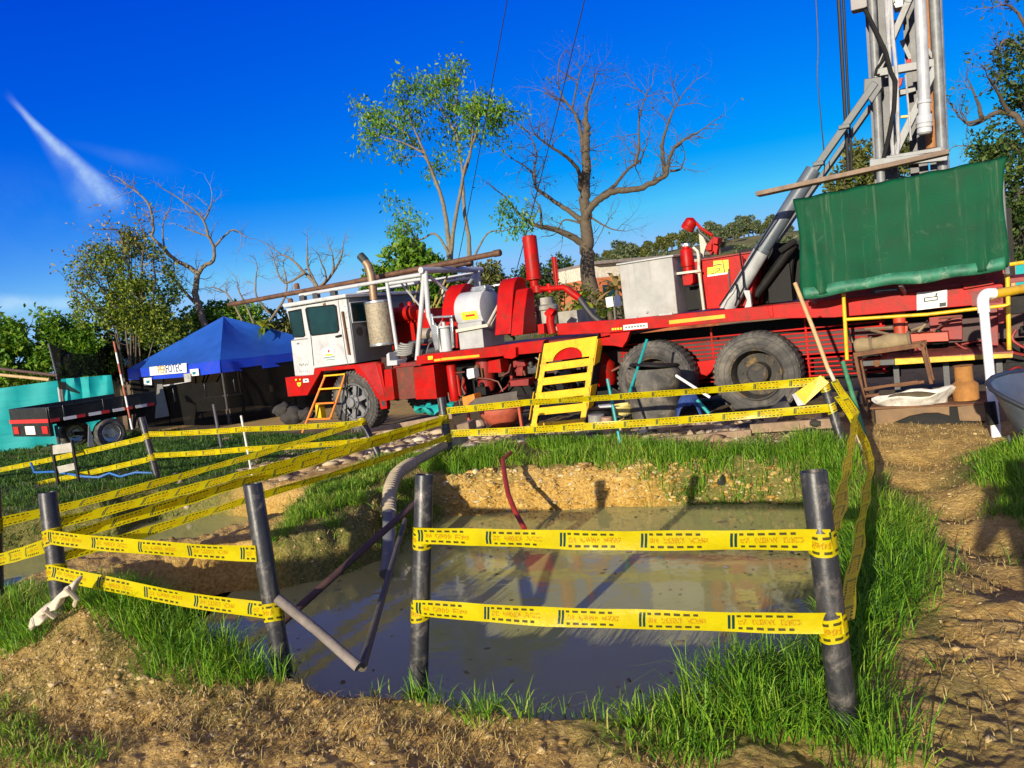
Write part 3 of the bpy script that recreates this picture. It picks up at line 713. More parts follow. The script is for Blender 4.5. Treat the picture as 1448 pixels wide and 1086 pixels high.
GRIME = M('soot_grime', (.045, .04, .03), .8, 0, .4, 8)
q = TX(*zA(1075, 620)[0], XC+.023); m = MB(); m.lathe([(.001, 0), (.05, .0012), (.085, .0004)], (XC+.023, q.y, q.z), (1, 0, 0), 18, cap=False); P(m, 'soot_spot', GRIME, cab, bevel=0)
# roof rails, clearance lamps, rack
m = MB()
for yy in (.35, 1.95):
    a = T(*zA(310, 158)[0], .35); b = T(596, 388, .35); a = Vector((a.x, yy, a.z)); b = Vector((b.x, yy, b.z))
    m.tube([a, b], .035, 10)
    a2 = T(551, 401, .35); b2 = T(596, 394.5, .35); m.tube([Vector((a2.x, yy, a2.z)), Vector((b2.x, yy, b2.z))], .03, 10)
rails = P(m, 'roof_rail', SILVERP, bevel=0)
m = MB()
for (x, y) in zA(520, 160, 745, 130, 350, 190):
    q = T(x, y+1, .35)
    for yy in (.35, 1.95): m.cbox((q.x, yy, q.z-.03), (.13, .09, .18))
P(m, 'rail_bracket', DKSTEEL)
for (x, y) in zA(190, 238, 270, 45):
    q = T(x, y, .2); P(MB().lathe([(.05, -.05), (.05, .03), (.035, .06), (.0, .065)], (q.x, .2, q.z), (0, 0, 1), 12), 'clearance_lamp', RUST, bevel=0)
# A-frame that carries the rack
zt2 = T(600, 382, .35).z; xA = T(600, 382, .35).x; zd = 1.2
def px3(x, y, yl): return T(x, y, yl)
m = MB()
for yy in (.35, 1.95):
    top = Vector((xA, yy, zt2)); f1 = T(590, 509, .35); f2 = T(613, 492, .35)
    m.tube([top+Vector((0, 0, -.02)), Vector((f1.x, yy, f1.z))], .045, 10)
    m.tube([top+Vector((.02, 0, -.02)), Vector((f1.x+.38, yy, 1.9)), Vector((f1.x+.62, yy, f1.z-.02))], .045, 10)
m.tube([(xA, .25, zt2), (xA, 2.1, zt2)], .055, 12)
m.tube([(xA, .45, zt2-.1), (xA+.1, 1.85, 1.7)], .03, 8); m.tube([(xA, 1.85, zt2-.1), (xA+.1, .45, 1.7)], .03, 8)
f1 = T(*zC(125, 215)[0], .35); f2 = T(*zC(245, 1010)[0], .35)
m.tube([f1, f2], .035, 10); m.tube([Vector((f1.x, 1.95, f1.z)), Vector((f2.x, 1.95, f2.z))], .035, 10)
m.tube([f1+Vector((.05, .3, 0)), Vector((f2.x+.3, 1.2, 1.7))], .02, 8)
P(m, 'rack_frame', SILVERP, bevel=0)
m = MB()
for (a, b2, c2, d2) in ((320, 220, 410, 420), (455, 200, 400, 410), (745, 140, 480, 700), (750, 230, 520, 690), (560, 480, 500, 700)):
    p0, p1 = zC(a, b2, c2, d2); m.tube([T(*p0, 1.5), T(*p1, 1.3)], .018, 6)
P(m, 'rack_brace', M('ochre_pipe', (.36, .28, .07), .6, .1, .3), bevel=0)
# exhaust
mu = TX(538, 457, -6.72); ztop = TX(538, 424, -6.72).z; zbot = TX(541, 490, -6.72).z; ym = mu.y
m = MB(); m.lathe([(.19, 0), (.235, .02), (.24, .05), (.24, ztop-zbot-.05), (.235, ztop-zbot-.02), (.10, ztop-zbot)], (-6.72, ym, zbot), (0, 0, 1), 36)
ex = P(m, 'exhaust_muffler', MUFF, bevel=0)
m = MB(); m.lathe([(.246, 0), (.25, .02), (.246, .04)], (-6.72, ym, ztop-.06), (0, 0, 1), 36); m.lathe([(.246, 0), (.25, .02), (.246, .04)], (-6.72, ym, zbot+.02), (0, 0, 1), 36); P(m, 'band', CHROME, ex, bevel=0)
pts = []
for (x, y) in ((529, 424), (527, 404), (524.5, 388), (520.5, 376), (515.5, 368), (509.5, 361.5)):
    q = T(x, y, ym); pts.append((q.x, ym, q.z))
m = MB(); m.tube(pts, [.075]*6, 16, cap=False); m.tube([pts[-1], pts[-2]], [.066, .06], 16); P(m, 'exhaust_pipe', PIPEH, ex, bevel=0)
m = MB(); m.tube([pts[-1], pts[-2], tuple(Vector(pts[-2])*.7+Vector(pts[-3])*.3)], [.0765, .0765, .0765], 16); P(m, 'soot_ring', INKD, ex, bevel=0)

# ---- red lower body
m = MB()
sk = [(403, 534), (414, 532.6), (443, 530), (444, 521), (504, 515.3), (531, 511.5), (538, 515), (546, 562), (547, 577), (541, 577.5), (536, 566), (506, 531), (501, 521.5), (454, 525), (434.5, 559), (407, 561)]
m.tp(sk, 0, .10)
body = P(m, 'body', RED, bevel=.008)
m = MB()
a = T(414, 532.6, 0); b2 = T(434, 559, 0); fx = T(403, 534, 0).x
m.box((fx, .103, T(407, 561).z), (fx+.55, 2.35, a.z-.02)); P(m, 'front_bumper', RED, body)
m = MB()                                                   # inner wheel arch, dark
m.box((-8.2, .75, .9), (-6.4, 1.6, 1.25)); m.box((-6.55, .101, .62), (-6.3, .7, T(531, 511.5).z-.03)); P(m, 'wheel_arch', SHADEDFRAME, body)
m = MB(); m.tp(zB(1055, 150, 1275, 118, 1395, 540, 1325, 545), -.012, .0); P(m, 'fender_panel', M('red_fender', (.36, .008, .006), .45, 0, .3, 4, (.12, .03, .02), .5, 3, .08, 40, .3), body)
smark(body, zB(350, 325, 415, 318, 425, 365, 352, 372), LABELW, -.002); smark(body, zB(368, 335, 395, 332, 398, 352, 370, 355), INKB, -.006)
smark(body, zB(272, 372, 325, 366, 320, 405, 300, 425, 280, 410), LABELY, -.002); smark(body, zB(290, 386, 308, 384, 304, 400, 292, 400), INKR, -.006)
smark(body, zB(248, 325, 270, 322, 270, 346, 250, 348), LABELY, -.002); smark(body, zB(300, 322, 318, 320, 318, 340, 302, 342), LABELY, -.002)
m = MB(); m.tp([(543, 523), (553, 522), (558, 565), (545, 567)], -.01, .12); P(m, 'corner_post', RED, body)
m = MB(); m.tp([(553, 521), (585, 518), (589, 563), (557, 566)], .12, .5); P(m, 'oily_side_panel', RUSTYRED, body)
m = MB(); m.tp([(583.5, 520), (612.5, 516), (618, 564), (588, 565)], 0, .75); P(m, 'tool_box', RED, body)
m = MB(); m.tp(zB(1320, 590, 1410, 575, 1425, 700, 1345, 712), -.012, -.002); m.mat(1).tp(zB(1345, 612, 1398, 602, 1400, 672, 1370, 680), -.016, -.013); P(m, 'tow_bracket', [RED, INKD], body, bevel=0)

# ---- front deck
zd = T(700, 490).z
m = MB(); m.tp([(589, 503.5), (770, 480.5), (769, 498), (588, 515.5)], 0, .14); deck = P(m, 'front_deck', RED)
m = MB(); xl = T(590, 505).x; xr = T(870, 480).x; m.box((xl, .141, zd-.06), (xr, 2.35, zd-.01)); m.box((-6.55, .14, zd-.2), (xl, 2.3, zd-.13)); P(m, 'deck_plate', REDD, deck)
sticker(deck, 'reflector', [T(x, y, 0) for x, y in zE(472, 100, 522, 94, 522, 130, 474, 136)], LABELY, -.001)
sticker(deck, 'reflector', [T(x, y, 0) for x, y in zE(608, 118, 998, 82, 1000, 106, 610, 144)], M('amber_strip', (.75, .36, .01), .4, 0, .2), -.001)
sticker(deck, 'reflector', [T(x, y, 0) for x, y in zE(535, 132, 602, 122, 604, 145, 538, 152)], M('amber_strip', (.75, .36, .01)), -.001)
m = MB(); m.tp(zE(1255, 60, 1300, 25, 1365, 10, 1372, 105, 1330, 128, 1245, 118), -.09, -.003); P(m, 'deck_bracket', RED, deck)
m = MB(); m.tp(zC(118, 950, 145, 930, 150, 1015, 225, 1010, 228, 1060, 122, 1068), .05, .3); P(m, 'battery_bracket', SILVERP, deck)
m = MB()
for i in range(6):                                           # coiled hoses on the deck
    q = T(*zC(310+i*6, 985)[0], .45); pts = [(q.x+.2*math.cos(a)*(1-.08*i), .4+.14*math.sin(a)+.02*i, zd+.02+.035*i+.02*math.sin(2*a)) for a in np.linspace(0, 2*math.pi, 18)]
    m.tube(pts, .018, 6)
P(m, 'hose_coil', M('grey_hose', (.28, .28, .25), .6, 0, .3), deck, bevel=0)
# engine block behind the muffler
m = MB(); e0 = T(557, 470, 1.1); e1 = T(593, 432, 1.1)
m.box((e0.x, 1.0, e0.z-.35), (e1.x+.25, 1.7, e1.z-.08)); m.lathe([(.14, 0), (.14, .55)], (e0.x+.15, .95, e1.z-.12), (1, 0, 0), 18)
for k in range(4): m.cbox((e0.x+.15+.16*k, 1.02, e1.z-.2), (.11, .14, .2))
for k in range(3): m.lathe([(.05, 0), (.05, .12), (.03, .16)], (e0.x+.2+.2*k, 1.2, e1.z-.05), (0, 0, 1), 10)
engine = P(m, 'engine', RED)
m = MB(); m.box((-6.3, .75, 1.0), (e1.x+.2, 1.9, e0.z-.3)); m.tube([(-6.2, .6, 1.25), (-5.2, .55, 1.3)], .07, 10); m.tube([(-6.2, .55, 1.45), (-5.0, .7, 1.5), (-4.6, .7, 1.4)], .05, 8)
for k in range(7): m.tube([(-6.3+.22*k, .5, 1.15), (-6.2+.22*k, .55, 1.4), (-6.0+.2*k, .8, 1.6)], .022, 6)
P(m, 'engine_base', DKSTEEL, engine)
m = MB(); q0 = T(*zC(480, 740)[0], .7); q1 = T(*zC(640, 740)[0], .7); m.tube([q0, q1], .11, 14); P(m, 'air_pipe', M('pipe_beige', (.36, .30, .22), .5, .2), engine, bevel=0)
# upright silver cylinder in its bracket
c0 = T(630, 497, .2); m = MB(); m.lathe([(.10, 0), (.10, .38), (.085, .41), (.03, .42), (.03, .5)], (c0.x, .25, c0.z), (0, 0, 1), 24); m.lathe([(.14, .40), (.14, .43)], (c0.x, .25, c0.z), (0, 0, 1), 16)
hy = P(m, 'hydraulic_filter', SILVERP, bevel=0)
m = MB(); m.tp(zC(555, 530, 585, 535, 600, 640, 640, 660, 655, 900, 620, 915, 590, 800), .08, .12); m.tp(zC(765, 580, 790, 575, 812, 880, 785, 890), .1, .14); m.tp(zC(590, 560, 790, 550, 792, 570, 592, 580), .1, .4); P(m, 'bracket', CHROME, hy)
# red chain guards
def guard(name, xr, th, prof, mat=RED):
    p = [TX(x, y, xr) for x, y in prof]; mm = MB(); mm.prism([(xr, q.y, q.z) for q in p], (-th, 0, 0)); return P(mm, name, mat, bevel=.012)
xg = T(*zC(850, 890)[0], .38).x
guard('chain_guard', xg, .34, zC(850, 885, 838, 640, 850, 430, 880, 290, 930, 222, 990, 225, 1040, 265, 1070, 330, 1090, 885))
# silver drum
dl = T(*zC(842, 560)[0], .2).x; dr = T(*zC(1120, 560)[0], .2).x
ct = T(*zC(980, 310)[0], .55).z; cb = T(*zC(980, 700)[0], .2).z; R = (ct-cb)/2*1.0; cz = (ct+cb)/2
drum = P(MB().lathe([(R*.2, -.01), (R*.96, 0), (R, .02), (R, (dr-dl)*.5-.01), (R*1.012, (dr-dl)*.5), (R, (dr-dl)*.5+.01), (R, dr-dl-.05), (R*1.03, dr-dl-.045), (R*1.03, dr-dl-.005), (R*.97, dr-dl), (R*.2, dr-dl+.01)], (dl, .12+R, cz), (1, 0, 0), 48), 'winch_drum', SILVERP, bevel=0)
m = MB(); m.prism([(dl+.02, .14, zd), (dl+.02, .14+2*R, zd), (dl+.06, .14+2*R, cb+.25), (dl+.06, .10, cb+.12)], (dr-dl-.06, 0, 0)); P(m, 'drum_base', SILVER, drum)
m = MB(); q = zC(835, 710, 1160, 650); p0, p1 = T(*q[0], .06), T(*q[1], .06); m.bar(p0, p1, .03, .05); m.tube([T(*zC(1160, 640)[0], .06), T(*zC(1310, 360)[0], .45)], .025, 8); m.tube([T(*zC(1185, 650)[0], .1), T(*zC(1325, 380)[0], .5)], .018, 8); P(m, 'brake_rod', M('cream_rod', (.55, .50, .40), .5, .1, .2, 5, (.25, .12, .06), .5), drum, bevel=0)
lw = T(*zC(980, 580)[0], .12); ang = math.radians(18)
# the sticker follows the curve of the drum
def on_drum(x, a, h=.006): return Vector((x, .12+R-(R+h)*math.cos(a), cz+(R+h)*math.sin(a)))
def drum_patch(name, x0, x1, a0, a1, mat, h, par):
    mm = MB(); k = 6
    for i in range(k):
        aa, bb = a0+(a1-a0)*i/k, a0+(a1-a0)*(i+1)/k
        mm.add([on_drum(x0, aa, h), on_drum(x1, aa, h), on_drum(x1, bb, h), on_drum(x0, bb, h)], [(0, 1, 2, 3)])
    return mm.done(name, mat, par)
sx0 = T(*zC(902, 580)[0], .15).x; sx1 = T(*zC(1062, 580)[0], .15).x
st = drum_patch('sticker', sx0, sx1, -.48, -.05, LABELY, .006, drum)
drum_patch('sticker_print', sx0+.08, sx1-.05, -.30, -.20, INKR, .009, st); drum_patch('sticker_print', sx0+.08, sx1-.05, -.13, -.11, INKB, .009, st)
m = MB(); m.box((dr-.25, .3, ct-.02), (dr+.02, .5, ct+.06)); m.box((dr-.35, .45, ct-.02), (dr-.1, .7, ct+.05)); m.tube([(dr-.4, .5, ct+.02), (dr+.15, .6, ct+.05)], .025, 8); P(m, 'drum_latch', CHROME, drum)
x1 = T(*zF(150, 1086)[0], .03).x
guard('chain_case', x1, .30, zF(158, 1100, 170, 900, 186, 650, 200, 570, 232, 520, 285, 520, 318, 560, 332, 640, 420, 1000, 420, 1085))
x2 = T(*zF(285, 1075)[0], .0).x
guard('chain_case', x2, .22, zF(282, 1110, 300, 880, 330, 650, 345, 628, 385, 640, 405, 700, 425, 1050, 425, 1090))
# pulsation dampener and pipework
def tb(pts, yl, r, name, mat, par=None, n=16):
    mm = MB(); mm.tube([T(x, y, yl) for x, y in pts], r, n); return P(mm, name, mat, par, bevel=0)
a = T(*zF(349, 98)[0], .75); b = T(*zF(400, 545)[0], .75)
m = MB(); m.lathe([(.02, -.01), (.10, 0), (.118, .015), (.118, (b-a).length-.04), (.13, (b-a).length-.03), (.13, (b-a).length), (.075, (b-a).length+.02), (.07, (b-a).length+.2)], a, b-a, 28)
damp = P(m, 'surge_chamber', RED, bevel=0)
tb(zF(425, 640, 560, 640, 700, 625, 760, 650), .75, .045, 'outlet_pipe', RED, damp); tb(zF(735, 640, 800, 690, 868, 738), .75, .06, 'outlet_elbow', RED, damp)
tb(zF(545, 590, 570, 680), .75, .04, 'valve', RED, damp); tb(zF(430, 610, 440, 690), .75, .085, 'flange', RED, damp)
m = MB(); a2, b2 = [T(*q, .75) for q in zF(605, 312, 632, 610)]; m.tube([a2, b2], .028, 10)
for k in range(14):
    t = k/14; c = a2+(b2-a2)*(t*.8+.05); m.tube([c+Vector((-.045, 0, .015)), c+Vector((.045, 0, -.02))], .012, 6)
P(m, 'wrapped_rod', RED, damp, bevel=0)
tb(zF(862, 735, 930, 830, 1000, 920, 1085, 985), .75, .052, 'hose', M('black_hose', (.03, .03, .03), .55), damp)
tb(zF(590, 1100, 565, 980, 570, 905), .15, .065, 'elbow_pipe', RED, damp); tb(zF(545, 915, 570, 880, 605, 900), .15, .075, 'elbow_cap', RED, damp)
m = MB(); m.tp(zF(435, 1005, 495, 995, 505, 1100, 440, 1105), .1, .4); P(m, 'valve_block', RED, damp)
m = MB(); p = T(*zF(520, 830)[0], .8); m.lathe([(.16, -.28), (.16, -.05), (.20, -.04), (.20, .02), (.14, .05), (.14, .16)], p, (0, 0, 1), 20); m.box((p.x-.3, .9, p.z-.4), (p.x+.5, 1.6, p.z-.1)); P(m, 'mud_pump', M('pump_grey', (.30, .29, .25), .6, .2, .4, 6, (.12, .08, .04), .6), bevel=.004)
# stuff hanging under the front deck
m = MB(); c = T(*zE(690, 190)[0], .1); h = c.z-T(*zE(735, 560)[0], .1).z; m.lathe([(.0, 0), (.075, .005), (.085, .04), (.085, h-.02), (.07, h)], (c.x+.02, .12, c.z-h), (0, 0, 1), 20); P(m, 'hydraulic_cylinder', RED, bevel=0)
m = MB(); c = T(*zE(785, 300)[0], .15); m.tube([T(*zE(770, 290)[0], .15), T(*zE(800, 500)[0], .15)], .035, 10); m.tube([T(*zE(835, 320)[0], .2), T(*zE(860, 480)[0], .2)], .02, 8); P(m, 'hydraulic_rod', RED, bevel=0)
m = MB(); c = T(*zE(1030, 290)[0], .35); m.lathe([(.02, -.33), (.12, -.3), (.15, -.22), (.15, .25)], (c.x, .45, c.z+.02), (0, 0, 1), 22); P(m, 'air_tank', REDD, bevel=0)
m = MB(); m.tp(zE(1088, 150, 1205, 128, 1225, 268, 1082, 270), .1, .35); P(m, 'small_box', RED)
m = MB(); m.tp(zE(868, 232, 935, 222, 948, 320, 885, 335, 868, 300), .05, .2); P(m, 'white_reservoir', LABELW)
m = MB(); m.tp(zE(1340, 150, 1448, 130, 1470, 200, 1345, 215), .3, .6); m.tp(zE(1370, 215, 1440, 205, 1440, 300, 1375, 300), .3, .5); m.tp(zE(1310, 350, 1500, 330, 1500, 400, 1315, 410), .2, .5); m.tp(zE(1300, 140, 1336, 135, 1336, 330, 1310, 332), .5, .8); P(m, 'valve_bank', REDD)
m = MB()
for pts in (zE(970, 320, 1110, 335, 1190, 360, 1240, 460), zE(750, 270, 850, 260), zE(1320, 180, 1300, 260, 1230, 300), zE(780, 500, 800, 600), zE(830, 310, 820, 420, 850, 490), zE(680, 470, 690, 540, 720, 600)):
    m.tube([T(x, y, .12) for x, y in pts], .013, 6)
P(m, 'hydraulic_hose', M('red_brown_hose', (.16, .05, .03), .5), bevel=0)
# tangle of hoses, lines and small fittings under the deck
rr = random.Random(21)
for k in range(34):
    x0 = rr.choice((rr.uniform(-5.2, -2.3), rr.uniform(-5.2, -2.3), rr.uniform(1.3, 3.2))); y0 = rr.uniform(.2, .8); z0 = rr.uniform(.35, .95)
    p = [Vector((x0, y0, z0))]
    for j in range(4): p.append(p[-1]+Vector((rr.uniform(-.25, .3), rr.uniform(-.1, .1), rr.uniform(-.22, .2))))
    m = MB(); m.tube([(q.x, q.y, min(1.05, max(.2, q.z))) for q in smooth_path(p, 4)], rr.uniform(.009, .022), 6); P(m, 'hydraulic_hose', rr.choice((BLACK, BLACK, M('red_brown_hose', (.16, .05, .03), .5), DKSTEEL, REDD)), bevel=0)
for k in range(12):
    x0 = rr.choice((rr.uniform(-5.1, -2.4), rr.uniform(1.4, 3.1))); z0 = rr.uniform(.4, .9); s_ = rr.uniform(.06, .16); m = MB(); m.cbox((x0, rr.uniform(.3, .7), z0), (s_*1.4, s_, s_)); m.lathe([(s_*.3, 0), (s_*.3, .07), (s_*.15, .09)], (x0, .3, z0+s_*.4), (0, -.3, 1), 10); P(m, 'fitting', rr.choice((REDD, DKSTEEL, BLACK, RUST)))
# thin black sheets standing in for the deep shade of the underside
m = MB(); m.box((-5.4, .9, .25), (-2.3, 1.0, 1.1)); m.box((-2.2, 1.0, .3), (1.6, 1.05, 1.2)); m.box((1.6, .9, .4), (3.3, .95, 1.25)); P(m, 'underside_shade_sheet', BLACK)

# ---- rear deck, higher
m = MB(); m.tp([(786, 458), (880, 451.5), (1000, 440), (1090, 432), (1250, 417.5), (1420, 401), (1420, 428), (1300, 438.5), (1180, 449), (1093, 450.5), (930, 464), (864, 470.5), (789, 474)], 0, .14); rdeck = P(m, 'rear_deck', RED)
zr = T(1000, 440).z; m = MB(); m.box((T(800, 458).x, .141, zr-.07), (3.35, 2.35, zr-.015)); P(m, 'deck_plate', REDD, rdeck)
m = MB(); m.tp(zH(800, 70, 970, 52, 945, 130, 905, 190, 835, 175, 725, 172, 722, 110, 800, 98), 0, .10); P(m, 'deck_gusset', RED, rdeck)
m = MB(); m.tp(z4(30, 525, 75, 520, 78, 590, 32, 600), .02, .3); P(m, 'deck_end_plate', RED, rdeck)
sticker(rdeck, 'reflector', [T(x, y, 0) for x, y in z4(360, 520, 628, 490, 630, 508, 362, 538)], M('amber_strip', (.75, .36, .01)), -.001)
pl = sticker(rdeck, 'name_plate', [T(x, y, 0) for x, y in z4(140, 543, 256, 531, 258, 555, 142, 567)], LABELW, -.001)
for k in range(7): smark(pl, z4(150+14*k, 549-1.4*k, 160+14*k, 548-1.4*k, 160+14*k, 557-1.4*k, 150+14*k, 558-1.4*k), CABGREY, -.006)
for i in range(4): sticker(rdeck, 'reflector', [T(x, y, 0) for x, y in z4(86+13*i, 557-i, 95+13*i, 556-i, 95+13*i, 566-i, 86+13*i, 567-i)], LABELY, -.001)
m = MB(); m.tp(z4(830, 452, 855, 448, 862, 500, 845, 506), -.012, 0); P(m, 'deck_hook', RED, rdeck)
# slatted guards behind the rear wheels
m = MB()
for k in range(12):
    z = 1.06-.058*k; m.bar((-2.15, .62, z), (1.5, .62, z), .022, .022)
for x in (-2.1, -.72, .55, 1.45): m.bar((x, .64, .4), (x, .64, 1.2), .05, .03)
P(m, 'slatted_guard', RED)
m = MB(); m.tp(z4(440, 725, 600, 705, 560, 770, 515, 808, 470, 745), .40, .5); m.tp(z4(240, 660, 320, 655, 300, 690, 240, 690), .05, .2); P(m, 'suspension_plate', RED)
m = MB(); m.lathe([(.02, 0), (.14, .02), (.17, .08), (.17, .34), (.1, .42), (.05, .5)], T(*zH(765, 520)[0], .3), (0, 0, 1), 18); P(m, 'air_bottle', RED, bevel=0)
# steel water tank on the deck
m = MB(); a = T(875, 374, .06); b2 = T(961, 440, .06); m.box((a.x, .06, b2.z-.03), (b2.x-.03, 1.0, a.z-.01)); tank = P(m, 'fluid_tank', M('tank_steel', (.33, .325, .305), .5, .15, .25, 3, (.22, .17, .11), .45, 2.5, .06, 30, .5), bevel=.008)
m = MB(); m.box((a.x-.03, .03, a.z-.01), (b2.x, 1.03, a.z+.015)); P(m, 'tank_lid', SILVER, tank)
m = MB(); m.tube([(a.x+.35, .06, b2.z+.04), (a.x+.35, .03, b2.z+.04)], .02, 10); m.box((a.x+.1, .04, b2.z-.045), (a.x+.2, .1, b2.z)); m.box((b2.x-.3, .04, b2.z-.05), (b2.x-.1, .1, b2.z)); P(m, 'tank_foot', SILVER, tank)
# red canister, bracket, engine cabinet
c = T(*zK(228, 470)[0], .3); h = T(*zK(228, 375)[0], .3).z-T(*zK(228, 560)[0], .3).z
m = MB(); m.lathe([(.075, -h/2-.12), (.075, -h/2), (.09, -h/2+.01), (.09, h/2-.02), (.08, h/2), (.05, h/2+.01), (.05, h/2+.05)], c, (0, 0, 1), 22); can = P(m, 'air_canister', RED, bevel=0)
m = MB(); m.tube([T(*zK(165, 335)[0], .3), T(*zK(230, 325)[0], .3)], .02, 8); m.tp(zK(180, 320, 205, 340, 230, 310, 245, 350, 175, 355), .25, .33); P(m, 'canister_clamp', CHROME, can)
m = MB(); m.bar(T(*zK(120, 630)[0], .2), T(*zK(370, 598)[0], .2), .03, .03); m.tube([T(*zK(345, 440)[0], .25), T(*zK(350, 600)[0], .25), T(*zK(400, 1000)[0], .25)], .022, 8); m.tube([T(*zK(290, 360)[0], .3), T(*zK(335, 400)[0], .3), T(*zK(345, 470)[0], .3)], .02, 8); P(m, 'canister_bracket', M('cream_rod', (.55, .50, .40)), can, bevel=0)
m = MB(); m.tp(zK(175, 650, 285, 630, 290, 720, 265, 745, 190, 752), .2, .45); P(m, 'red_bin', RED)
m = MB(); m.tp(zK(200, 770, 365, 750, 390, 985, 215, 1010), .5, .9); P(m, 'dark_panel', BLACK)
m = MB(); m.tp(zK(300, 510, 345, 500, 350, 600, 310, 600), .3, .5); m.tp(zK(365, 492, 925, 402, 905, 700, 880, 960, 395, 998), .35, 2.1); cabinet = P(m, 'engine_cabinet', RED, bevel=.01)
m = MB(); m.tp(zK(355, 482, 930, 392, 930, 410, 356, 500), .32, 2.15); P(m, 'cabinet_top', REDD, cabinet)
seam(zK(655, 580, 670, 800), .02, 'door_seam', INKD, .34, .008, cabinet); seam(zK(770, 420, 800, 610, 815, 775), .016, 'cable', INKD, .2, .008, cabinet)
wl = [T(x, y, .34) for x, y in zK(435, 568, 497, 560, 497, 500, 650, 486, 655, 590, 640, 632, 437, 662)]; lab = sticker(cabinet, 'warning_label', wl, LABELY, .348)
def mk(par, pts, mat, y): return sticker(par, 'mark', [T(a, b2, y) for a, b2 in pts], mat, y, .002)
mk(lab, zK(437, 645, 640, 615, 640, 632, 437, 662), LABELW, .343); mk(lab, zK(470, 630, 530, 575, 570, 570, 560, 600, 500, 632), INKD, .343); mk(lab, zK(478, 625, 530, 582, 560, 578, 552, 595, 505, 622), LABELY, .3405); mk(lab, zK(500, 540, 585, 526, 585, 536, 500, 550), INKD, .343); mk(lab, zK(588, 495, 596, 494, 620, 625, 610, 628), INKD, .343)
# flood lamp on its arm
m = MB(); a, b2 = [T(*q, .5) for q in zK(225, 180, 285, 70)]; m.lathe([(.09, 0), (.095, .03), (.085, .14), (.05, (b2-a).length), (.0, (b2-a).length+.02)], a, b2-a, 20)
for k in range(5):
    c = a+(b2-a)*(.35+.12*k); m.lathe([(.092-.006*k, 0), (.098-.006*k, .006), (.092-.006*k, .012)], c, b2-a, 20)
lamp = P(m, 'flood_lamp', RED, bevel=0)
tb(zK(315, 105, 365, 160, 430, 205, 490, 240), .5, .022, 'lamp_arm', RED, lamp, 8); tb(zK(345, 170, 360, 210, 470, 300), .5, .018, 'lamp_arm', DKSTEEL, lamp, 8)
m = MB(); m.tp(zK(345, 205, 365, 195, 430, 330, 405, 400, 395, 480, 370, 482), .5, .54); P(m, 'lamp_support', M('cream_plate', (.45, .42, .34), .6, .1), lamp)
m = MB(); m.tp(zK(415, 350, 480, 270, 540, 265, 525, 320, 545, 350, 530, 440, 495, 400, 470, 440, 450, 405, 420, 395), .48, .58); m.tp(zK(490, 250, 545, 260, 540, 330, 485, 320), .40, .62); m.tp(zK(430, 330, 480, 325, 478, 390, 432, 395), .42, .60); P(m, 'lamp_clamp', RED, lamp)
# mast raising cylinder and the dark engine room behind it
a = T(*zK(640, 985)[0], .25); b2 = T(*zK(985, 405)[0], .25); c2 = T(1150, 240, .45)
m = MB(); m.tube([a, b2], .105, 24); ram = P(m, 'mast_ram', M('ram_grey', (.34, .355, .35), .5, .0, .25, 5, (.25, .20, .15), .35, 4, .06, 40, .2), bevel=0)
m = MB(); m.tube([b2+(b2-a)*-.02, c2], .096, 24); m.lathe([(.112, 0), (.112, .05)], b2, c2-b2, 24); P(m, 'ram_stage', M('ram_shaded_blue_grey', (.085, .105, .125), .45, .0, .2, 5, (.1, .09, .08), .4), ram, bevel=0)  # upper stage coloured darker and bluer for the shadow it lies in
m = MB(); m.tp(zK(800, 800, 870, 800, 890, 970, 815, 980, 840, 900), .1, .16); m.tp(zK(560, 985, 640, 850, 700, 800, 720, 740, 735, 730, 735, 760, 700, 830, 640, 900, 600, 985), .12, .15); P(m, 'ram_bracket', SILVER, ram)
m = MB(); m.tube([T(*q, .08) for q in zK(770, 420, 800, 620, 810, 770, 745, 900)], .012, 6); m.tube([T(*q, .06) for q in zK(725, 725, 745, 800, 740, 900, 720, 960)], .012, 6); m.tube([T(*q, .1) for q in zK(1150, 30, 920, 400, 720, 720, 560, 960)], .011, 6); P(m, 'ram_hose', BLACK, ram, bevel=0)
m = MB(); x0 = T(*zK(880, 900)[0], .9).x; m.box((x0-.15, 1.0, zr), (2.9, 1.25, zr+.8)); m.box((x0+.3, .7, zr), (x0+.6, 1.0, zr+.5))
for k in range(5): m.tube([(x0+.1+.2*k, .8, zr), (x0+.25+.2*k, .8, zr+.8)], .05, 8)
m.tube([T(*zK(910, 880)[0], .6), T(*zK(1320, 330)[0], .6)], .06, 10); m.tube([T(*zK(1180, 400)[0], .5), T(*zK(1340, 290)[0], .5)], .04, 8)
P(m, 'engine_room', BLACK, bevel=0)
# control panel wall under the tarpaulin
m = MB(); m.tp([(1160, 405), (1425, 375), (1425, 405), (1160, 431)], .35, .5); panel = P(m, 'control_panel', REDD)
m = MB(); m.tp(zQ(548, 208, 752, 188, 752, 300, 550, 325), -.03, -.012); sg = P(m, 'instruction_plate', LABELW, panel, bevel=.002)
mk(sg, zQ(595, 240, 690, 228, 690, 258, 597, 270), INKD, -.033); mk(sg, zQ(605, 246, 682, 236, 682, 251, 606, 262), LABELW, -.0355); mk(sg, zQ(675, 210, 690, 208, 680, 235, 672, 236), INKD, -.033); mk(sg, zQ(700, 275, 745, 270, 745, 295, 700, 302), INKD, -.033)
m = MB(); m.tp(zQ(250, 185, 435, 172, 435, 248, 250, 258), .26, .34); dp = P(m, 'dark_plate', M('green_black_plate', (.01, .025, .018), .4), panel, bevel=.003)
for k in range(4): mk(dp, zQ(270, 196+12*k, 415, 185+12*k, 415, 188+12*k, 270, 199+12*k), LABELW, .257)
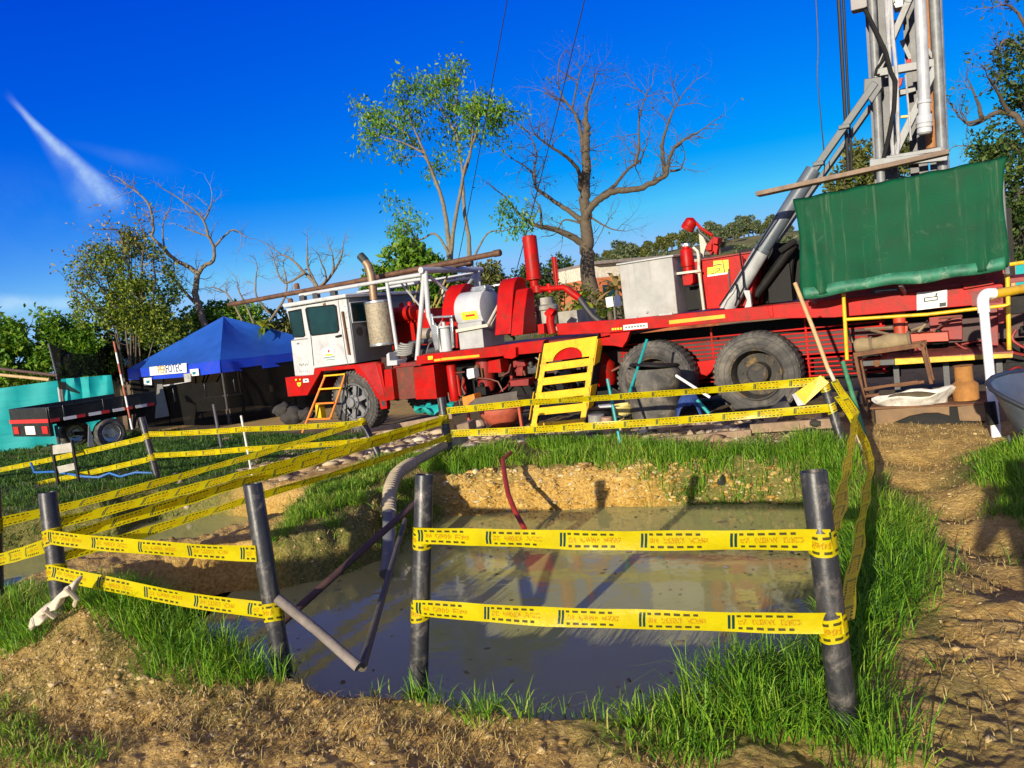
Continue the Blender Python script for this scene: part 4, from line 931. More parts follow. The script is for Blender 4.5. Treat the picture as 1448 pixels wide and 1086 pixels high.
m = MB(); m.tp(zQ(90, 305, 285, 288, 288, 315, 92, 330), .3, .34); m.tp(zQ(440, 268, 540, 260, 540, 285, 440, 295), .3, .34); P(m, 'old_sticker', M('cream_plate', (.45, .42, .34)), panel)
m = MB(); m.tp(zQ(855, 150, 1060, 120, 1065, 150, 862, 185), -.05, .3); hb = P(m, 'hood_plate', RED, panel)
for k in range(7): mk(hb, zQ(888+22*k, 152-2.6*k, 903+22*k, 150-2.6*k, 903+22*k, 162-2.6*k, 888+22*k, 164-2.6*k), INKD, -.052)
m = MB(); m.tp(zQ(910, 195, 1140, 160, 1145, 410, 1090, 415, 1090, 290, 915, 300), .0, .2); P(m, 'rear_post', REDD, panel)
m = MB(); p = T(*zQ(840, 245)[0], .1); m.lathe([(.07, 0), (.08, .01), (.08, .04), (.06, .05)], p, (0, -1, 0), 20); P(m, 'gauge', CHROME, panel, bevel=0)
# hanging machinery below the rear deck
m = MB(); m.lathe([(.07, 0), (.07, .38)], T(*zQ(440, 480)[0], .25), (0, 0, 1), 14); m.tp(zQ(505, 485, 755, 470, 762, 530, 510, 540), .2, .5); m.tp(zQ(470, 400, 488, 400, 488, 480, 472, 480), .2, .25); P(m, 'rear_jack', M('orange_red', (.52, .06, .02), .5, 0, .3, 5, (.15, .06, .03), .5), bevel=.003)
m = MB(); m.tp(zQ(630, 370, 850, 350, 855, 520, 640, 520), .5, .6); m.tp(zQ(1035, 310, 1090, 300, 1095, 560, 1040, 560), .1, .3); P(m, 'rear_plate', REDD)
m = MB()
for a3, b3 in (((200, 450), (385, 440)), ((240, 455), (360, 485)), ((510, 460), (610, 425)), ((560, 470), (625, 395)), ((80, 440), (120, 540))): m.tube([T(*zQ(*a3)[0], .1), T(*zQ(*b3)[0], .15)], .018, 6)
P(m, 'loose_rod', M('dull_rod', (.25, .18, .11), .6, .3), bevel=0)

# ---- mast
def MT(x, y, yl=.9): return T(*zM(x, y)[0], yl)
def upto(p, q, z):
    p = Vector(p); q = Vector(q); return p+(q-p)*((z-p.z)/(q.z-p.z))
mast = MB(); TOPZ = 9.0
def chord(xa, ya, xb, yb, yl, r, sq=False, m=None):
    p = MT(xa, ya, yl); q = MT(xb, yb, yl); lo = upto(q, p, 1.45); hi = upto(q, p, TOPZ)
    if sq: (m or mast).bar(lo, hi, r*2, r*2)
    else: (m or mast).tube([lo, hi], r, 14)
chord(240, 0, 290, 1000, .75, .05); chord(640, 0, 690, 1000, .75, .058); chord(672, 0, 716, 1000, .95, .03)
mastp = P(mast, 'mast', STEELGREY, bevel=0)
m = MB(); mast2 = m
chord(292, 0, 352, 1000, 1.1, .085, True, m); chord(495, 0, 545, 700, 1.3, .05, True, m); chord(462, 0, 482, 400, 1.5, .05, True, m); chord(600, 0, 640, 1000, 1.3, .05, True, m); chord(205, 0, 262, 1000, 1.0, .022, True, m)
P(m, 'mast_rear_chord', DKSTEEL, mastp, bevel=0)
m = MB()
def br(xa, ya, xb, yb, w=.05, y0=.75, y1=.75): m.bar(MT(xa, ya, y0), MT(xb, yb, y1), w, w)
br(275, 470, 660, 400, .09); br(275, 470, 470, 20, .075); br(380, 1000, 655, 420, .085); br(580, 290, 630, 370, .04); br(410, 600, 520, 565, .08, 1.2, 1.2)
br(345, 150, 400, 135, .03, 1.2, 1.2); br(430, 260, 500, 400, .05, 1.3, 1.3); br(470, 20, 640, -360, .075); br(250, -370, 640, -420, .09); br(250, -390, 440, -830, .07); br(380, 20, 340, -60, .04)
for k in range(1, 7):
    zz = 4.0+.8*k
    pts = [upto(MT(290, 1000, .75), MT(240, 0, .75), zz), upto(MT(690, 1000, .75), MT(640, 0, .75), zz), upto(MT(640, 1000, 1.3), MT(600, 0, 1.3), zz), upto(MT(352, 1000, 1.1), MT(292, 0, 1.1), zz)]
    if zz > 4.9:
        m.bar(pts[1], pts[2], .05); m.bar(pts[3], pts[0], .05); m.bar(pts[3], pts[2], .05)
        if zz > 5.8: m.bar(pts[0], pts[1], .07)
P(m, 'mast_brace', STEELGREY, mastp, bevel=.004)
m = MB(); m.bar(MT(228, 1050, .6), MT(725, 1002, .6), .10, .1); m.bar(MT(300, 1020, .72), MT(690, 955, .72), .09, .05); m.bar(MT(230, 1040, 1.3), MT(725, 995, 1.3), .1, .1); P(m, 'mast_base', STEELGREY, mastp)
m = MB(); m.tp(zM(190, 505, 300, 490, 305, 560, 240, 660, 185, 600), .68, .85); P(m, 'mast_hinge', DKSTEEL, mastp)
m = MB(); p = MT(548, 0, .62); q = MT(575, 640, .62); m.tube([upto(q, p, TOPZ), q], .066, 18); kelly = P(m, 'kelly_pipe', M('kelly_silver', (.40, .41, .41), .45, .1, .25, 6, (.22, .18, .14), .35, 5, .08, 40), mastp, bevel=0)
q2 = MT(576, 860, .62); d = (q2-q); L = d.length; m = MB(); m.lathe([(.066, 0), (.078, .01), (.078, L*.1), (.066, L*.12), (.066, L*.42), (.09, L*.45), (.09, L*.68), (.08, L*.69), (.085, L*.72), (.085, L*.8), (.075, L*.82), (.08, L*.86), (.08, L*.95), (.06, L)], q, d, 22); P(m, 'swivel', SILVERP, kelly, bevel=0)
m = MB(); p = MT(582, 0, 1.0); q = MT(622, 950, 1.0); m.tube([upto(q, p, TOPZ-1), q], .062, 16); P(m, 'drill_pipe', PIPERUST, mastp, bevel=0)
m = MB()
for pts in ((328, 0, 350, 300, 362, 600, 368, 900, 380, 1040), (360, 0, 375, 250, 400, 500, 405, 800, 410, 900, 395, 1050), (345, 0, 345, 240), (455, 480, 475, 700, 490, 900)):
    pp = [MT(pts[i], pts[i+1], .7) for i in range(0, len(pts), 2)]; m.tube(pp, .012 if pts[0] > 400 else .022, 8)
P(m, 'mast_cable', M('pale_cable', (.42, .42, .42), .5, .2), mastp, bevel=0)
m = MB(); m.tube([MT(*q, .66) for q in ((190, 50), (260, 190), (330, 340), (360, 460), (390, 520), (380, 700), (350, 860), (300, 1080))], .026, 8); m.tube([MT(*q, .7) for q in ((340, 350), (270, 440), (262, 480), (290, 480))], .018, 8); m.tube([MT(*q, .7) for q in ((290, 420), (330, 320), (318, 290))], .015, 8); P(m, 'mast_hose', BLACK, mastp, bevel=0)
m = MB(); m.tp(zM(100, 0, 105, 70, 190, 50, 210, 40, 205, -40, 100, -40), .6, .75); P(m, 'catwalk_lamp', M('lamp_grey', (.16, .15, .15), .5, .2), mastp)
m = MB(); m.tp(zM(370, 510, 440, 495, 430, 540, 410, 565, 395, 520), .7, .75); m.tp(zM(460, 380, 490, 375, 490, 410, 462, 415), 1.25, 1.3); P(m, 'red_hook', RED, mastp)
m = MB(); m.tp(zM(365, 0, 440, -10, 440, 40, 378, 55), .9, 1.1); m.lathe([(.09, -.06), (.09, .06)], MT(400, 10, 1.0), (0, 0, 1), 16); P(m, 'sheave_block', SILVER, mastp)
m = MB(); m.bar(MT(425, 750, .9), MT(480, 745, .9), .05, .03); P(m, 'yellow_marker', YELLOW, mastp)
m = MB(); c = upto(MT(480, 1000, .9), MT(440, 0, .9), TOPZ); m.cbox(c, (1.0, .9, .35)); m.lathe([(.3, -.05), (.3, .05)], c+Vector((0, 0, .35)), (0, 1, 0), 20); P(m, 'crown_block', STEELGREY, mastp)
# braces from the deck to the mast
z6 = Zm(1060, 0, 2.469)
m = MB(); a, b2 = [T(*q, .7) for q in z6(180, 660, 440, 290)]; lo = upto(a, b2, 2.0); m.bar(lo, b2, .085, .085); a, b2 = [T(*q, 1.3) for q in z6(250, 620, 425, 370)]; m.bar(upto(a, b2, 2.0), b2, .07, .07)
a, b2 = [T(*q, .69) for q in z6(180, 660, 440, 290)]
for t in (.25, .6): m.cbox(a+(b2-a)*t, (.13, .12, .05))
P(m, 'mast_strut', M('strut_grey', (.075, .085, .09), .5, .0, .3, 6, (.10, .08, .06), .4, 5), mastp)
# rail the tarpaulin hangs from
m = MB(); a = T(1124, 288, -.47); b2 = T(1421, 226, -.47); m.tube([a, b2], .025, 8)
for t in (.02, .5, .98): p = a+(b2-a)*t; m.tube([p, Vector((p.x, p.y, zr+.05)), Vector((p.x, .05, zr-.06))], .025, 8); m.tube([p, p+Vector((0, 1.3, 0))], .02, 8)
P(m, 'hand_rail', STEELGREY, bevel=0)
# ================================================================== FENCE POSTS AND CAUTION TAPE
def tape_mat():
    b = NB('caution_tape'); t = b.N('ShaderNodeUVMap'); t.uv_map = 'UVMap'; sp = b.N('ShaderNodeSeparateXYZ'); b.L(t.outputs[0], sp.inputs[0]); u, v = sp.outputs[0], sp.outputs[1]
    def band(x, lo, hi): return b.math('MULTIPLY', b.math('GREATER_THAN', x, lo), b.math('LESS_THAN', x, hi))
    cell = b.math('FRACT', b.math('DIVIDE', u, .34))                      # one repeat of the print every 34 cm
    sl = b.math('SUBTRACT', cell, b.math('MULTIPLY', v, .03))
    bars = b.math('MULTIPLY', b.math('MAXIMUM', band(sl, .02, .05), band(sl, .065, .095)), band(v, .14, .86))
    dash = b.math('MULTIPLY', band(cell, .14, .72), b.math('LESS_THAN', b.math('FRACT', b.math('MULTIPLY', cell, 9.0)), .66))
    rows = b.math('MULTIPLY', dash, b.math('MAXIMUM', band(v, .74, .86), band(v, .12, .24)))
    co = b.N('ShaderNodeCombineXYZ'); b.L(b.math('MULTIPLY', u, 150), co.inputs[0]); b.L(b.math('MULTIPLY', v, 7), co.inputs[1])
    glyph = b.noise(1.0, 2, .5, co.outputs[0]); words_ = b.math('LESS_THAN', b.math('FRACT', b.math('MULTIPLY', cell, 3.4)), .82)
    txt = b.math('MULTIPLY', b.math('MULTIPLY', b.math('GREATER_THAN', glyph, .5), words_), b.math('MULTIPLY', band(v, .36, .64), band(cell, .14, .80)))
    ob = b.coord('Object'); n = b.noise(9, 4, .6, ob); c = b.mix(b.ramp(n, .35, .7), (.90, .78, .006), (.82, .66, .006))
    c = b.mix(b.math('MULTIPLY', txt, .6), c, (.62, .14, .01)); c = b.mix(bars, c, (.01, .07, .06)); c = b.mix(b.math('MULTIPLY', rows, .9), c, (.02, .02, .02))
    c = b.mix(b.math('MULTIPLY', b.ramp(b.noise(5, 8, .7, ob), .6, .8), .4), c, (.36, .25, .05))
    p = b.bsdf(col=c, rough=.32, spec=.5, normal=b.bump(b.noise(16, 3, .6, ob), .25, .02)); tr = b.N('ShaderNodeBsdfTranslucent'); b.L(c, tr.inputs[0])
    m = b.N('ShaderNodeMixShader'); m.inputs[0].default_value = .56; b.L(p.outputs[0], m.inputs[1]); b.L(tr.outputs[0], m.inputs[2]); return b.fin(m)
TAPE = tape_mat()
PBLACK = M('black_plastic_pipe', (.024, .025, .027), .42, 0, .4, 6, (.24, .21, .17), .62, 9, .2, 30, .35, .45)
PINNER = M('pipe_inside', (.008, .008, .008), .8, 0, .2)
PSTICK = M('grey_stake', (.06, .062, .065), .55, 0, .35, 6, (.22, .2, .16), .4, 5)
def post(top, base, r, label, name='fence_post', mat=None, hollow=True, sink=.12, group='black pipe posts of the tape fence', caps=None, cat='post'):
    a = Vector(base); b = Vector(top); d = (b-a).normalized(); L = (b-a).length; m = MB()
    if hollow:
        m.lathe([(r, -sink), (r*1.01, L*.3), (r, L-.004), (r*.97, L), (r*.83, L), (r*.82, L-.02), (r*.82, L-.25), (.001, L-.26)], a, d, 26, cap=False); m.mat(1); m.lathe([(r*.815, L-.012), (r*.81, L-.2), (.001, L-.21)], a, d, 26, cap=False)
        o = m.done(name, [mat or PBLACK, PINNER])
    else:
        m.tube([a-d*sink, a+(b-a)*.5, b], [r*1.05, r, r*.96], 10); o = m.done(name, mat or PSTICK)
    return tag(o, label, cat, group)
D1, D2, D3, D4 = 3.38, 2.67, 3.65, 4.2
posts = {}
def mkpost(k, t, b, dt, db, r, label, **kw): posts[k] = (D(*t, dt), D(*b, db), r); return post(posts[k][0], posts[k][1], r, label, **kw)
mkpost('mid', (600, 671), (592, 965), D1, D1, .042, 'upright smooth black pipe post in the middle of the near pond edge')
mkpost('right', (1150, 666), (1196, 1030), D2, D2, .047, 'scuffed black pipe post leaning at the right end of the near pond edge')
mkpost('left', (357, 684), (400, 950), D3, D3, .046, 'leaning black pipe post beside the grey wooden pole at the near pond edge')
mkpost('farleft', (67, 696), (88, 870), D4, D4, .047, 'black pipe post behind the grassy mound at the far left corner of the fence')
mkpost('p5', (624, 562), (636, 648), 8.7, 8.7, .052, 'grey-black pipe post on the far bank beside the corrugated hose')
mkpost('p6', (511, 592), (536, 645), 9.5, 9.4, .045, 'short black stake leaning in front of the front wheel')
mkpost('p7', (200, 590), (222, 674), 10.0, 10.0, .045, 'thin black stake in the lawn between trailer and pond')
mkpost('p11', (1166, 545), (1193, 634), 7.3, 7.2, .045, 'dark pipe post under the wooden shovel handle on the far bank')
mkpost('edge', (-9, 690), (-4, 870), 4.9, 4.9, .042, 'black pipe post cut off by the left edge of the photo')
mkpost('p8', (341, 588), (355, 664), 9.2, 9.0, .014, 'slim white stick standing in the grass behind the left pond', name='stake', mat=M('white_stick', (.62, .6, .52), .6), hollow=False, cat='stake', group=None)
mkpost('p9', (302, 572), (313, 632), 14.0, 13.8, .03, 'short dark stake in the lawn in front of the blue tent', name='stake', hollow=False, cat='stake', group=None)
tapes = []
def tape(pts, label, w=.078, sag=.02, twist=0.0, wraps=(), seed=0, tilt=0.0):
    """ribbon through points (px, py, depth); wraps: posts it is wound round"""
    r = random.Random(seed); P0 = [D(*p) for p in pts]; path = []
    for a, b in zip(P0[:-1], P0[1:]):
        n = max(6, int((b-a).length/.12))
        for i in range(n):
            t = i/n; q = a.lerp(b, t); q = q+Vector((0, 0, -sag*4*t*(1-t)*(b-a).length)); path.append(q)
    path.append(P0[-1]); m = MB(); u = 0; vs = []; us = []
    for i, q in enumerate(path):
        if i: u += (q-path[i-1]).length
        t = (path[min(i+1, len(path)-1)]-path[max(i-1, 0)]).normalized(); s = t.cross(Vector((0, 0, 1))).normalized(); up = s.cross(t)
        a = tilt+twist*math.sin(math.pi*i/(len(path)-1))+.10*math.sin(i*.55+seed)+.05*math.sin(i*1.7+seed)
        ww = w*(1-.06*abs(math.sin(i*.9+seed))); d = up*math.cos(a)+s*math.sin(a); bow = s*(.006*math.sin(i*.8+seed*2))
        vs += [q-d*ww/2+bow, q-bow*.5, q+d*ww/2+bow]; us.append(u)
    fs, uv = [], []
    for i in range(len(path)-1):
        for k in (0, 1):
            fs.append((i*3+k, (i+1)*3+k, (i+1)*3+k+1, i*3+k+1)); uv.append([(us[i], k*.5), (us[i+1], k*.5), (us[i+1], k*.5+.5), (us[i], k*.5+.5)])
    m.add(vs, fs, uv)
    o = m.done('caution_tape', TAPE, smooth=60, recalc=False); tag(o, label, 'caution tape', 'yellow caution tapes round the ponds')
    for (k, py) in wraps:
        top, bot, pr = posts[k]
        # the winding sits where the tape reaches the post
        best = min((abs((EYE.z and 0)+proj_y(bot.lerp(top, t/60.0))-py), t/60.0) for t in range(61))[1]; c = bot.lerp(top, best); ax = (top-bot).normalized()
        mm = MB(); n = 22; x = ax.orthogonal().normalized(); y = ax.cross(x); vv = []; ff = []; uu = []
        for j in range(n+1):
            for lev in (-1, 1):
                rr = pr+.003+.002*math.sin(j*1.9); aa = 2*math.pi*j/n; vv.append(c+(x*math.cos(aa)+y*math.sin(aa))*rr+ax*(lev*w*.52+.012*math.sin(aa+seed)))
        for j in range(n): ff.append((2*j, 2*j+2, 2*j+3, 2*j+1)); uu.append([(j*.012, 0), (j*.012+.012, 0), (j*.012+.012, 1), (j*.012, 1)])
        mm.add(vv, ff, uu); mm.done('tape_winding', TAPE, o, smooth=60, recalc=False)
    return o
def proj_y(p):
    q = p-EYE; return 543-FPX*q.dot(IU)/q.dot(FWD)
tape([(588, 757, D1-.045), (1176, 763, D2-.05)], 'upper yellow caution tape stretched across the front of the near pond', .082, .007, .05, (('mid', 757), ('right', 766)), 1)
tape([(585, 860, D1-.045), (1192, 881, D2-.05)], 'lower yellow caution tape stretched across the front of the near pond', .082, .009, -.06, (('mid', 860), ('right', 886)), 2)
tape([(66, 759, D4-.05), (362, 783, D3-.05)], 'upper yellow tape between the two left posts, above the grassy mound', .085, .010, .08, (('farleft', 760),), 3)
tape([(72, 808, D4-.05), (384, 865, D3-.05)], 'lower yellow tape sloping between the two left posts to the grey wooden pole', .085, .012, -.08, (('farleft', 810), ('left', 866)), 4)
tape([(-8, 741, 4.95), (200, 689, 6.2), (515, 596, 9.45)], 'long yellow tape rising from the left photo edge to the stake by the front wheel', .092, .004, .1, (('edge', 742), ('p6', 597)), 5, tilt=.6)
tape([(80, 740, D4+.03), (340, 671, 6.0), (632, 590, 8.65)], 'yellow tape from the far left post up to the top of the far bank post', .092, .004, .15, (('p5', 592),), 6, tilt=.6)
tape([(92, 760, D4+.03), (345, 681, 5.9), (628, 596, 8.68)], 'yellow tape running just below its twin towards the far bank post', .092, .003, -.2, (), 7, tilt=.6)
tape([(86, 788, D4+.03), (345, 708, 5.9), (634, 618, 8.65)], 'lowest yellow tape crossing the left pond towards the far bank post', .092, .004, .1, (('p5', 619),), 8, tilt=.6)
tape([(-8, 793, 4.95), (66, 771, D4+.03)], 'short piece of yellow tape from the left photo edge to the far left post', .08, .005, .0, (), 9)
tape([(-60, 676, 12.5), (206, 619, 10.0)], 'upper yellow tape crossing the lawn in front of the trailer', .075, .004, .0, (('p7', 618),), 10)
tape([(-60, 706, 12.5), (212, 649, 10.0)], 'lower yellow tape crossing the lawn below the trailer', .075, .004, .0, (('p7', 648),), 11)
tape([(208, 614, 10.0), (345, 607, 9.1), (514, 598, 9.45)], 'upper yellow tape across the lawn in front of the blue tent', .072, .006, .1, (), 12)
tape([(216, 644, 10.0), (350, 635, 9.05), (520, 623, 9.4)], 'lower yellow tape across the lawn passing behind the white stick', .072, .006, .1, (), 13)
tape([(632, 581, 8.65), (745, 569, 8.3), (845, 563, 8.0), (1166, 538, 7.25)], 'upper yellow tape along the far bank in front of the ladder and wheels', .085, .003, .6, (('p11', 546),), 14)
tape([(637, 613, 8.65), (850, 602, 8.0), (1172, 577, 7.2)], 'lower yellow tape along the far bank in front of the ladder and wheels', .085, .003, .1, (('p11', 577),), 15)
tape([(1180, 538, 7.15), (1210, 586, 6.6), (1204, 625, 5.4), (1180, 752, D2+.06)], 'yellow tape twisting from the shovel handle down to the leaning right post', .068, .002, .15, (), 16, tilt=-1.1)
tape([(1185, 560, 7.1), (1214, 605, 6.7), (1232, 652, 5.6), (1195, 880, D2+.05)], 'outer yellow tape hanging over the tall grass beside the right post', .068, .002, .15, (), 17, tilt=-1.1)
m = MB(); q = [D(*p) for p in ((1124, 556, 7.3), (1160, 531, 7.25), (1172, 541, 7.22), (1138, 572, 7.28))]; m.prism(q, (.004, .006, .002)); fl = m.done('tape_flap', YELLOW); tag(fl, 'crumpled yellow flap of tape hanging where the far bank tapes end', 'tape flap')
q = [D(*p) for p in ((1120, 558, 7.31), (1126, 555, 7.3), (1139, 572, 7.28), (1128, 574, 7.3))]; MB().prism(q, (.004, .006, .002)).done('foil_edge', SILVER, fl)

# ================================================================== THINGS ROUND THE POND
WOODG = M('weathered_grey_wood', (.20, .17, .14), .8, 0, .4, 9, (.12, .078, .06), .4, 4, .35, 40, .3)
WOODT = M('tan_wood', (.50, .33, .15), .7, 0, .3, 7, (.22, .13, .05), .4, 4, .2, 40, .4)
WOODD = M('dark_wet_wood', (.085, .075, .045), .6, 0, .4, 7, (.04, .035, .02), .4, 4, .25, 40)
BROWNROD = M('brown_rusty_rod', (.085, .045, .032), .6, .2, .4, 8, (.05, .03, .02), .5, 5, .2, 60)
HOSEB = M('beige_hose', (.36, .30, .20), .75, 0, .35, 8, (.22, .17, .10), .55, 5, .15, 40)
HOSEG = M('blue_grey_hose', (.12, .125, .13), .55, 0, .25, 6, (.10, .078, .07), .4, 5)
BLUEH = M('blue_hose', (.015, .12, .38), .5, 0, .3)
def stick(name, label, cat, pts, r, mat, n=10, group=None):
    P_ = [D(*p) for p in pts]; m = MB(); m.tube(P_, r, n); return tag(m.done(name, mat), label, cat, group)
stick('wooden_pole', 'weathered grey wooden pole propped against the left post above the water', 'pole', [(392, 846, 3.6), (450, 893, 3.55), (507, 943, 3.45)], [.025, .024, .026], WOODG, 12)
stick('steel_rod', 'long dark brown rod slanting across the pond corner', 'rod', [(592, 707, 4.7), (395, 884, 3.85)], .021, BROWNROD)
stick('wooden_pole', 'dark wet stick standing in the pond below the hose', 'pole', [(573, 735, 5.4), (551, 810, 4.8), (512, 944, 3.5)], [.018, .02, .022], WOODD)
hose = thing('suction_hose', 'ribbed beige hose bending over the grassy bank into the pond', 'hose', D(560, 664, 7.4))
hp = smooth_path([D(628, 630, 8.6), D(600, 646, 8.2), D(574, 660, 7.7), D(559, 674, 7.3), D(551, 697, 6.95), D(550, 728, 6.6)], 8)
fine = []
for a, b in zip(hp[:-1], hp[1:]):
    for j in range(4): fine.append(a.lerp(b, j/4))
rad = [(.068 if i % 4 < 2 else .055) if i > 50 else .05 for i in range(len(fine))]
m = MB(); m.tube(fine, rad, 16); m.done('hose_body', HOSEB, hose)
m = MB(); m.tube(smooth_path([D(550, 726, 6.62), D(550, 760, 6.3), D(549, 790, 6.05), D(546, 812, 5.9)], 4), .056, 16); m.done('hose_end', HOSEG, hose)
stick('red_hose', 'red hose dropping from the far bank into the pond', 'hose', [(722, 640, 7.9), (711, 650, 7.6), (714, 675, 7.25), (719, 700, 6.95), (728, 722, 6.7), (742, 748, 6.5)], .024, M('red_hose', (.26, .022, .012), .5, 0, .35, 6, (.12, .05, .03), .5), 10)
stick('black_pipe', 'short black pipe stub lying on the far bank near the right post', 'pipe', [(1019, 682, 7.0), (1046, 640, 7.5)], .035, PBLACK, 12)
stick('blue_hose', 'thin blue hose lying on the lawn below the sign frame', 'hose', [(44, 655, 11.2), (49, 668, 11.0), (78, 667, 10.8), (120, 674, 10.5), (140, 675, 10.5), (155, 669, 10.5), (170, 674, 10.4), (192, 668, 10.4), (218, 669, 10.3)], .017, BLUEH, 8)
stick('blue_hose', 'blue hose along the boards in front of the rear wheels', 'hose', [(884, 630, 8.5), (960, 624, 8.4), (1005, 620, 8.35), (1060, 626, 8.2)], .022, BLUEH, 8)
stick('shovel_handle', 'tan wooden shovel handle leaning over the far bank post', 'handle', [(1124, 400, 7.6), (1150, 465, 7.5), (1173, 527, 7.35)], .021, WOODT, 10)
stick('wooden_pole', 'pale stick continuing down from the shovel handle', 'pole', [(1172, 522, 7.3), (1192, 565, 7.15), (1212, 612, 7.0), (1222, 640, 6.9)], .019, M('pale_stick', (.50, .42, .29), .7), 10)
stick('green_pole', 'green stick leaning beside the wooden shovel handle', 'pole', [(1192, 512, 7.3), (1215, 590, 7.0), (1236, 662, 6.7)], .022, M('green_stick', (.05, .22, .10), .6, 0, .4, 9, (.25, .25, .15), .5), 10)
stick('teal_rod', 'teal rod standing in the ground beside the yellow steps', 'rod', [(859, 536, 8.5), (878, 632, 8.3)], .018, TEAL, 8)
stick('teal_rod', 'teal rod sticking up behind the black drum', 'rod', [(915, 480, 9.3), (888, 562, 9.2)], .018, TEAL, 8)
stick('white_pipe', 'thin white pipe leaning on the rear wheel', 'pipe', [(948, 526, 9.25), (1004, 562, 9.0)], .018, LABELW, 8)
stick('teal_rod', 'short teal stub poking out of the rubble by the rear wheel', 'rod', [(986, 566, 9.0), (1003, 585, 8.9)], .022, TEAL, 8)
# cream bony lump on the mound
cb_ = M('cream_plastic', (.58, .50, .36), .6, 0, .3, 9, (.25, .18, .10), .5, 6)
z8 = Zm(0, 640, 2.413)
def flat_blob(pts, d0, d1, th, mat, name, label, cat):
    n = len(pts); m = MB(); Q = [D(x, y, d0+(d1-d0)*(i/n)) for i, (x, y) in enumerate(pts)]; m.prism(Q, Vector((.2, 1, .1))*th); return tag(m.done(name, mat, bevel=.006), label, cat)
jb = thing('broken_casting', 'cream broken casting with notches lying on the left mound', 'scrap', D(70, 880, 3.9))
m = MB(); A_ = [D(x, y, 3.86) for x, y in z8(92, 600, 100, 570, 130, 540, 165, 520, 190, 492, 215, 470, 250, 440, 258, 446, 244, 472, 236, 492, 206, 500, 196, 520, 190, 540, 160, 548, 138, 560, 150, 575, 135, 592, 112, 596, 104, 615)]; m.prism(A_, (.02, .05, .02)); m.done('plate', cb_, jb, bevel=.008)
m = MB(); m.tube([D(*z8(225, 462)[0], 3.85), D(*z8(262, 500)[0], 3.9), D(*z8(255, 520)[0], 3.95)], .014, 8); m.tube([D(*z8(150, 535)[0], 3.85), D(*z8(185, 560)[0], 3.9)], .016, 8); m.done('hook', cb_, jb)
# sign frame on the lawn
sgn = thing('sign_frame', 'low frame with two small white boards on black legs in the lawn', 'sign', D(95, 700, 10.6))
for a, b in (((73, 628), (86, 708)), ((101, 622), (114, 694))): m = MB(); m.tube([D(*a, 10.6), D(*b, 10.5)], .022, 8); m.done('leg', BLACK, sgn)
z7 = Zm(0, 560, 4.022)
m = MB(); m.prism([D(*p, 10.56) for p in z7(298, 282, 402, 266, 412, 318, 302, 332)], (.01, .02, 0)); m.done('board', M('weathered_board', (.40, .38, .31), .7, 0, .3, 8, (.15, .13, .1), .6, 6), sgn)
m = MB(); m.prism([D(*p, 10.56) for p in z7(322, 402, 424, 380, 430, 418, 326, 442)], (.01, .02, 0)); m.done('board', M('weathered_board', (.40, .38, .31), .7, 0, .3, 8, (.15, .13, .1), .6, 6), sgn)
# boulders and blocks
BOULD = M('grey_boulder', (.04, .035, .03), .9, 0, .4, 6, (.07, .055, .04), .5, 3, .5, 25)
def rock(px, py, d, r, label, mat=BOULD, sq=(1, .8, .7), group=None, name='boulder'):
    m = MB(); c = D(px, py, d); m.ico(c, r, 3, sq, 0.0); rr = random.Random(px)
    from mathutils import noise
    for i, v in enumerate(m.v):
        v = Vector(v); k = 1+.45*noise.noise((v-c)*1.7/r+Vector((px, py, 0)))+.15*noise.noise((v-c)*5/r); m.v[i] = tuple(c+(v-c)*k)
    return tag(m.done(name, mat, smooth=50), label, 'rock', group)
for i, (x, y, r_, d_) in enumerate(((400, 580, .19, 14.6), (416, 588, .23, 14.5), (433, 586, .17, 14.3))):
    rock(x, y, d_, r_, ('dark boulder under the front bumper of the truck', 'largest dark boulder below the front bumper', 'dark boulder just left of the cab ladder', 'low dark boulder on the lawn before the bumper', 'dark boulder between the tent and the bumper')[i], group='boulders under the front bumper')
blk = MB(); blk.prism([D(x, y, 8.75) for x, y in ((641, 602), (662, 597), (664, 610), (642, 615))], (.08, .25, 0)); tag(blk.done('wooden_block', M('brown_block', (.22, .15, .10), .8), bevel=.01), 'brown wooden block in the grass behind the far bank post', 'block')
blk = MB(); blk.prism([D(x, y, 8.8) for x, y in ((637, 620), (649, 617), (650, 629), (638, 631))], (.1, .2, 0)); tag(blk.done('concrete_block', M('grey_block', (.32, .30, .26), .9), bevel=.01), 'grey concrete block beside the far bank post', 'block')
PLANK = M('old_plank', (.28, .19, .12), .8, 0, .4, 7, (.12, .078, .06), .5, 4, .25, 40, .4)
for i, (a, b, w_, lab) in enumerate((((845, 632, 8.5), (1062, 612, 8.1), .078, 'long brown board edging the rubble below the rear wheels'), ((1062, 606, 8.15), (1180, 598, 7.6), .1, 'short pale board continuing the rubble edge to the post'), ((930, 606, 9.0), (1010, 603, 8.8), .05, 'thin dark plank lying between drum and rear wheel'), ((520, 610, 10.2), (640, 588, 9.8), .07, 'grey plank lying in the rubble under the tool box'))):
    m = MB(); m.bar(D(*a), D(*b), .05, w_); tag(m.done('plank', PLANK, bevel=.006), lab, 'plank')
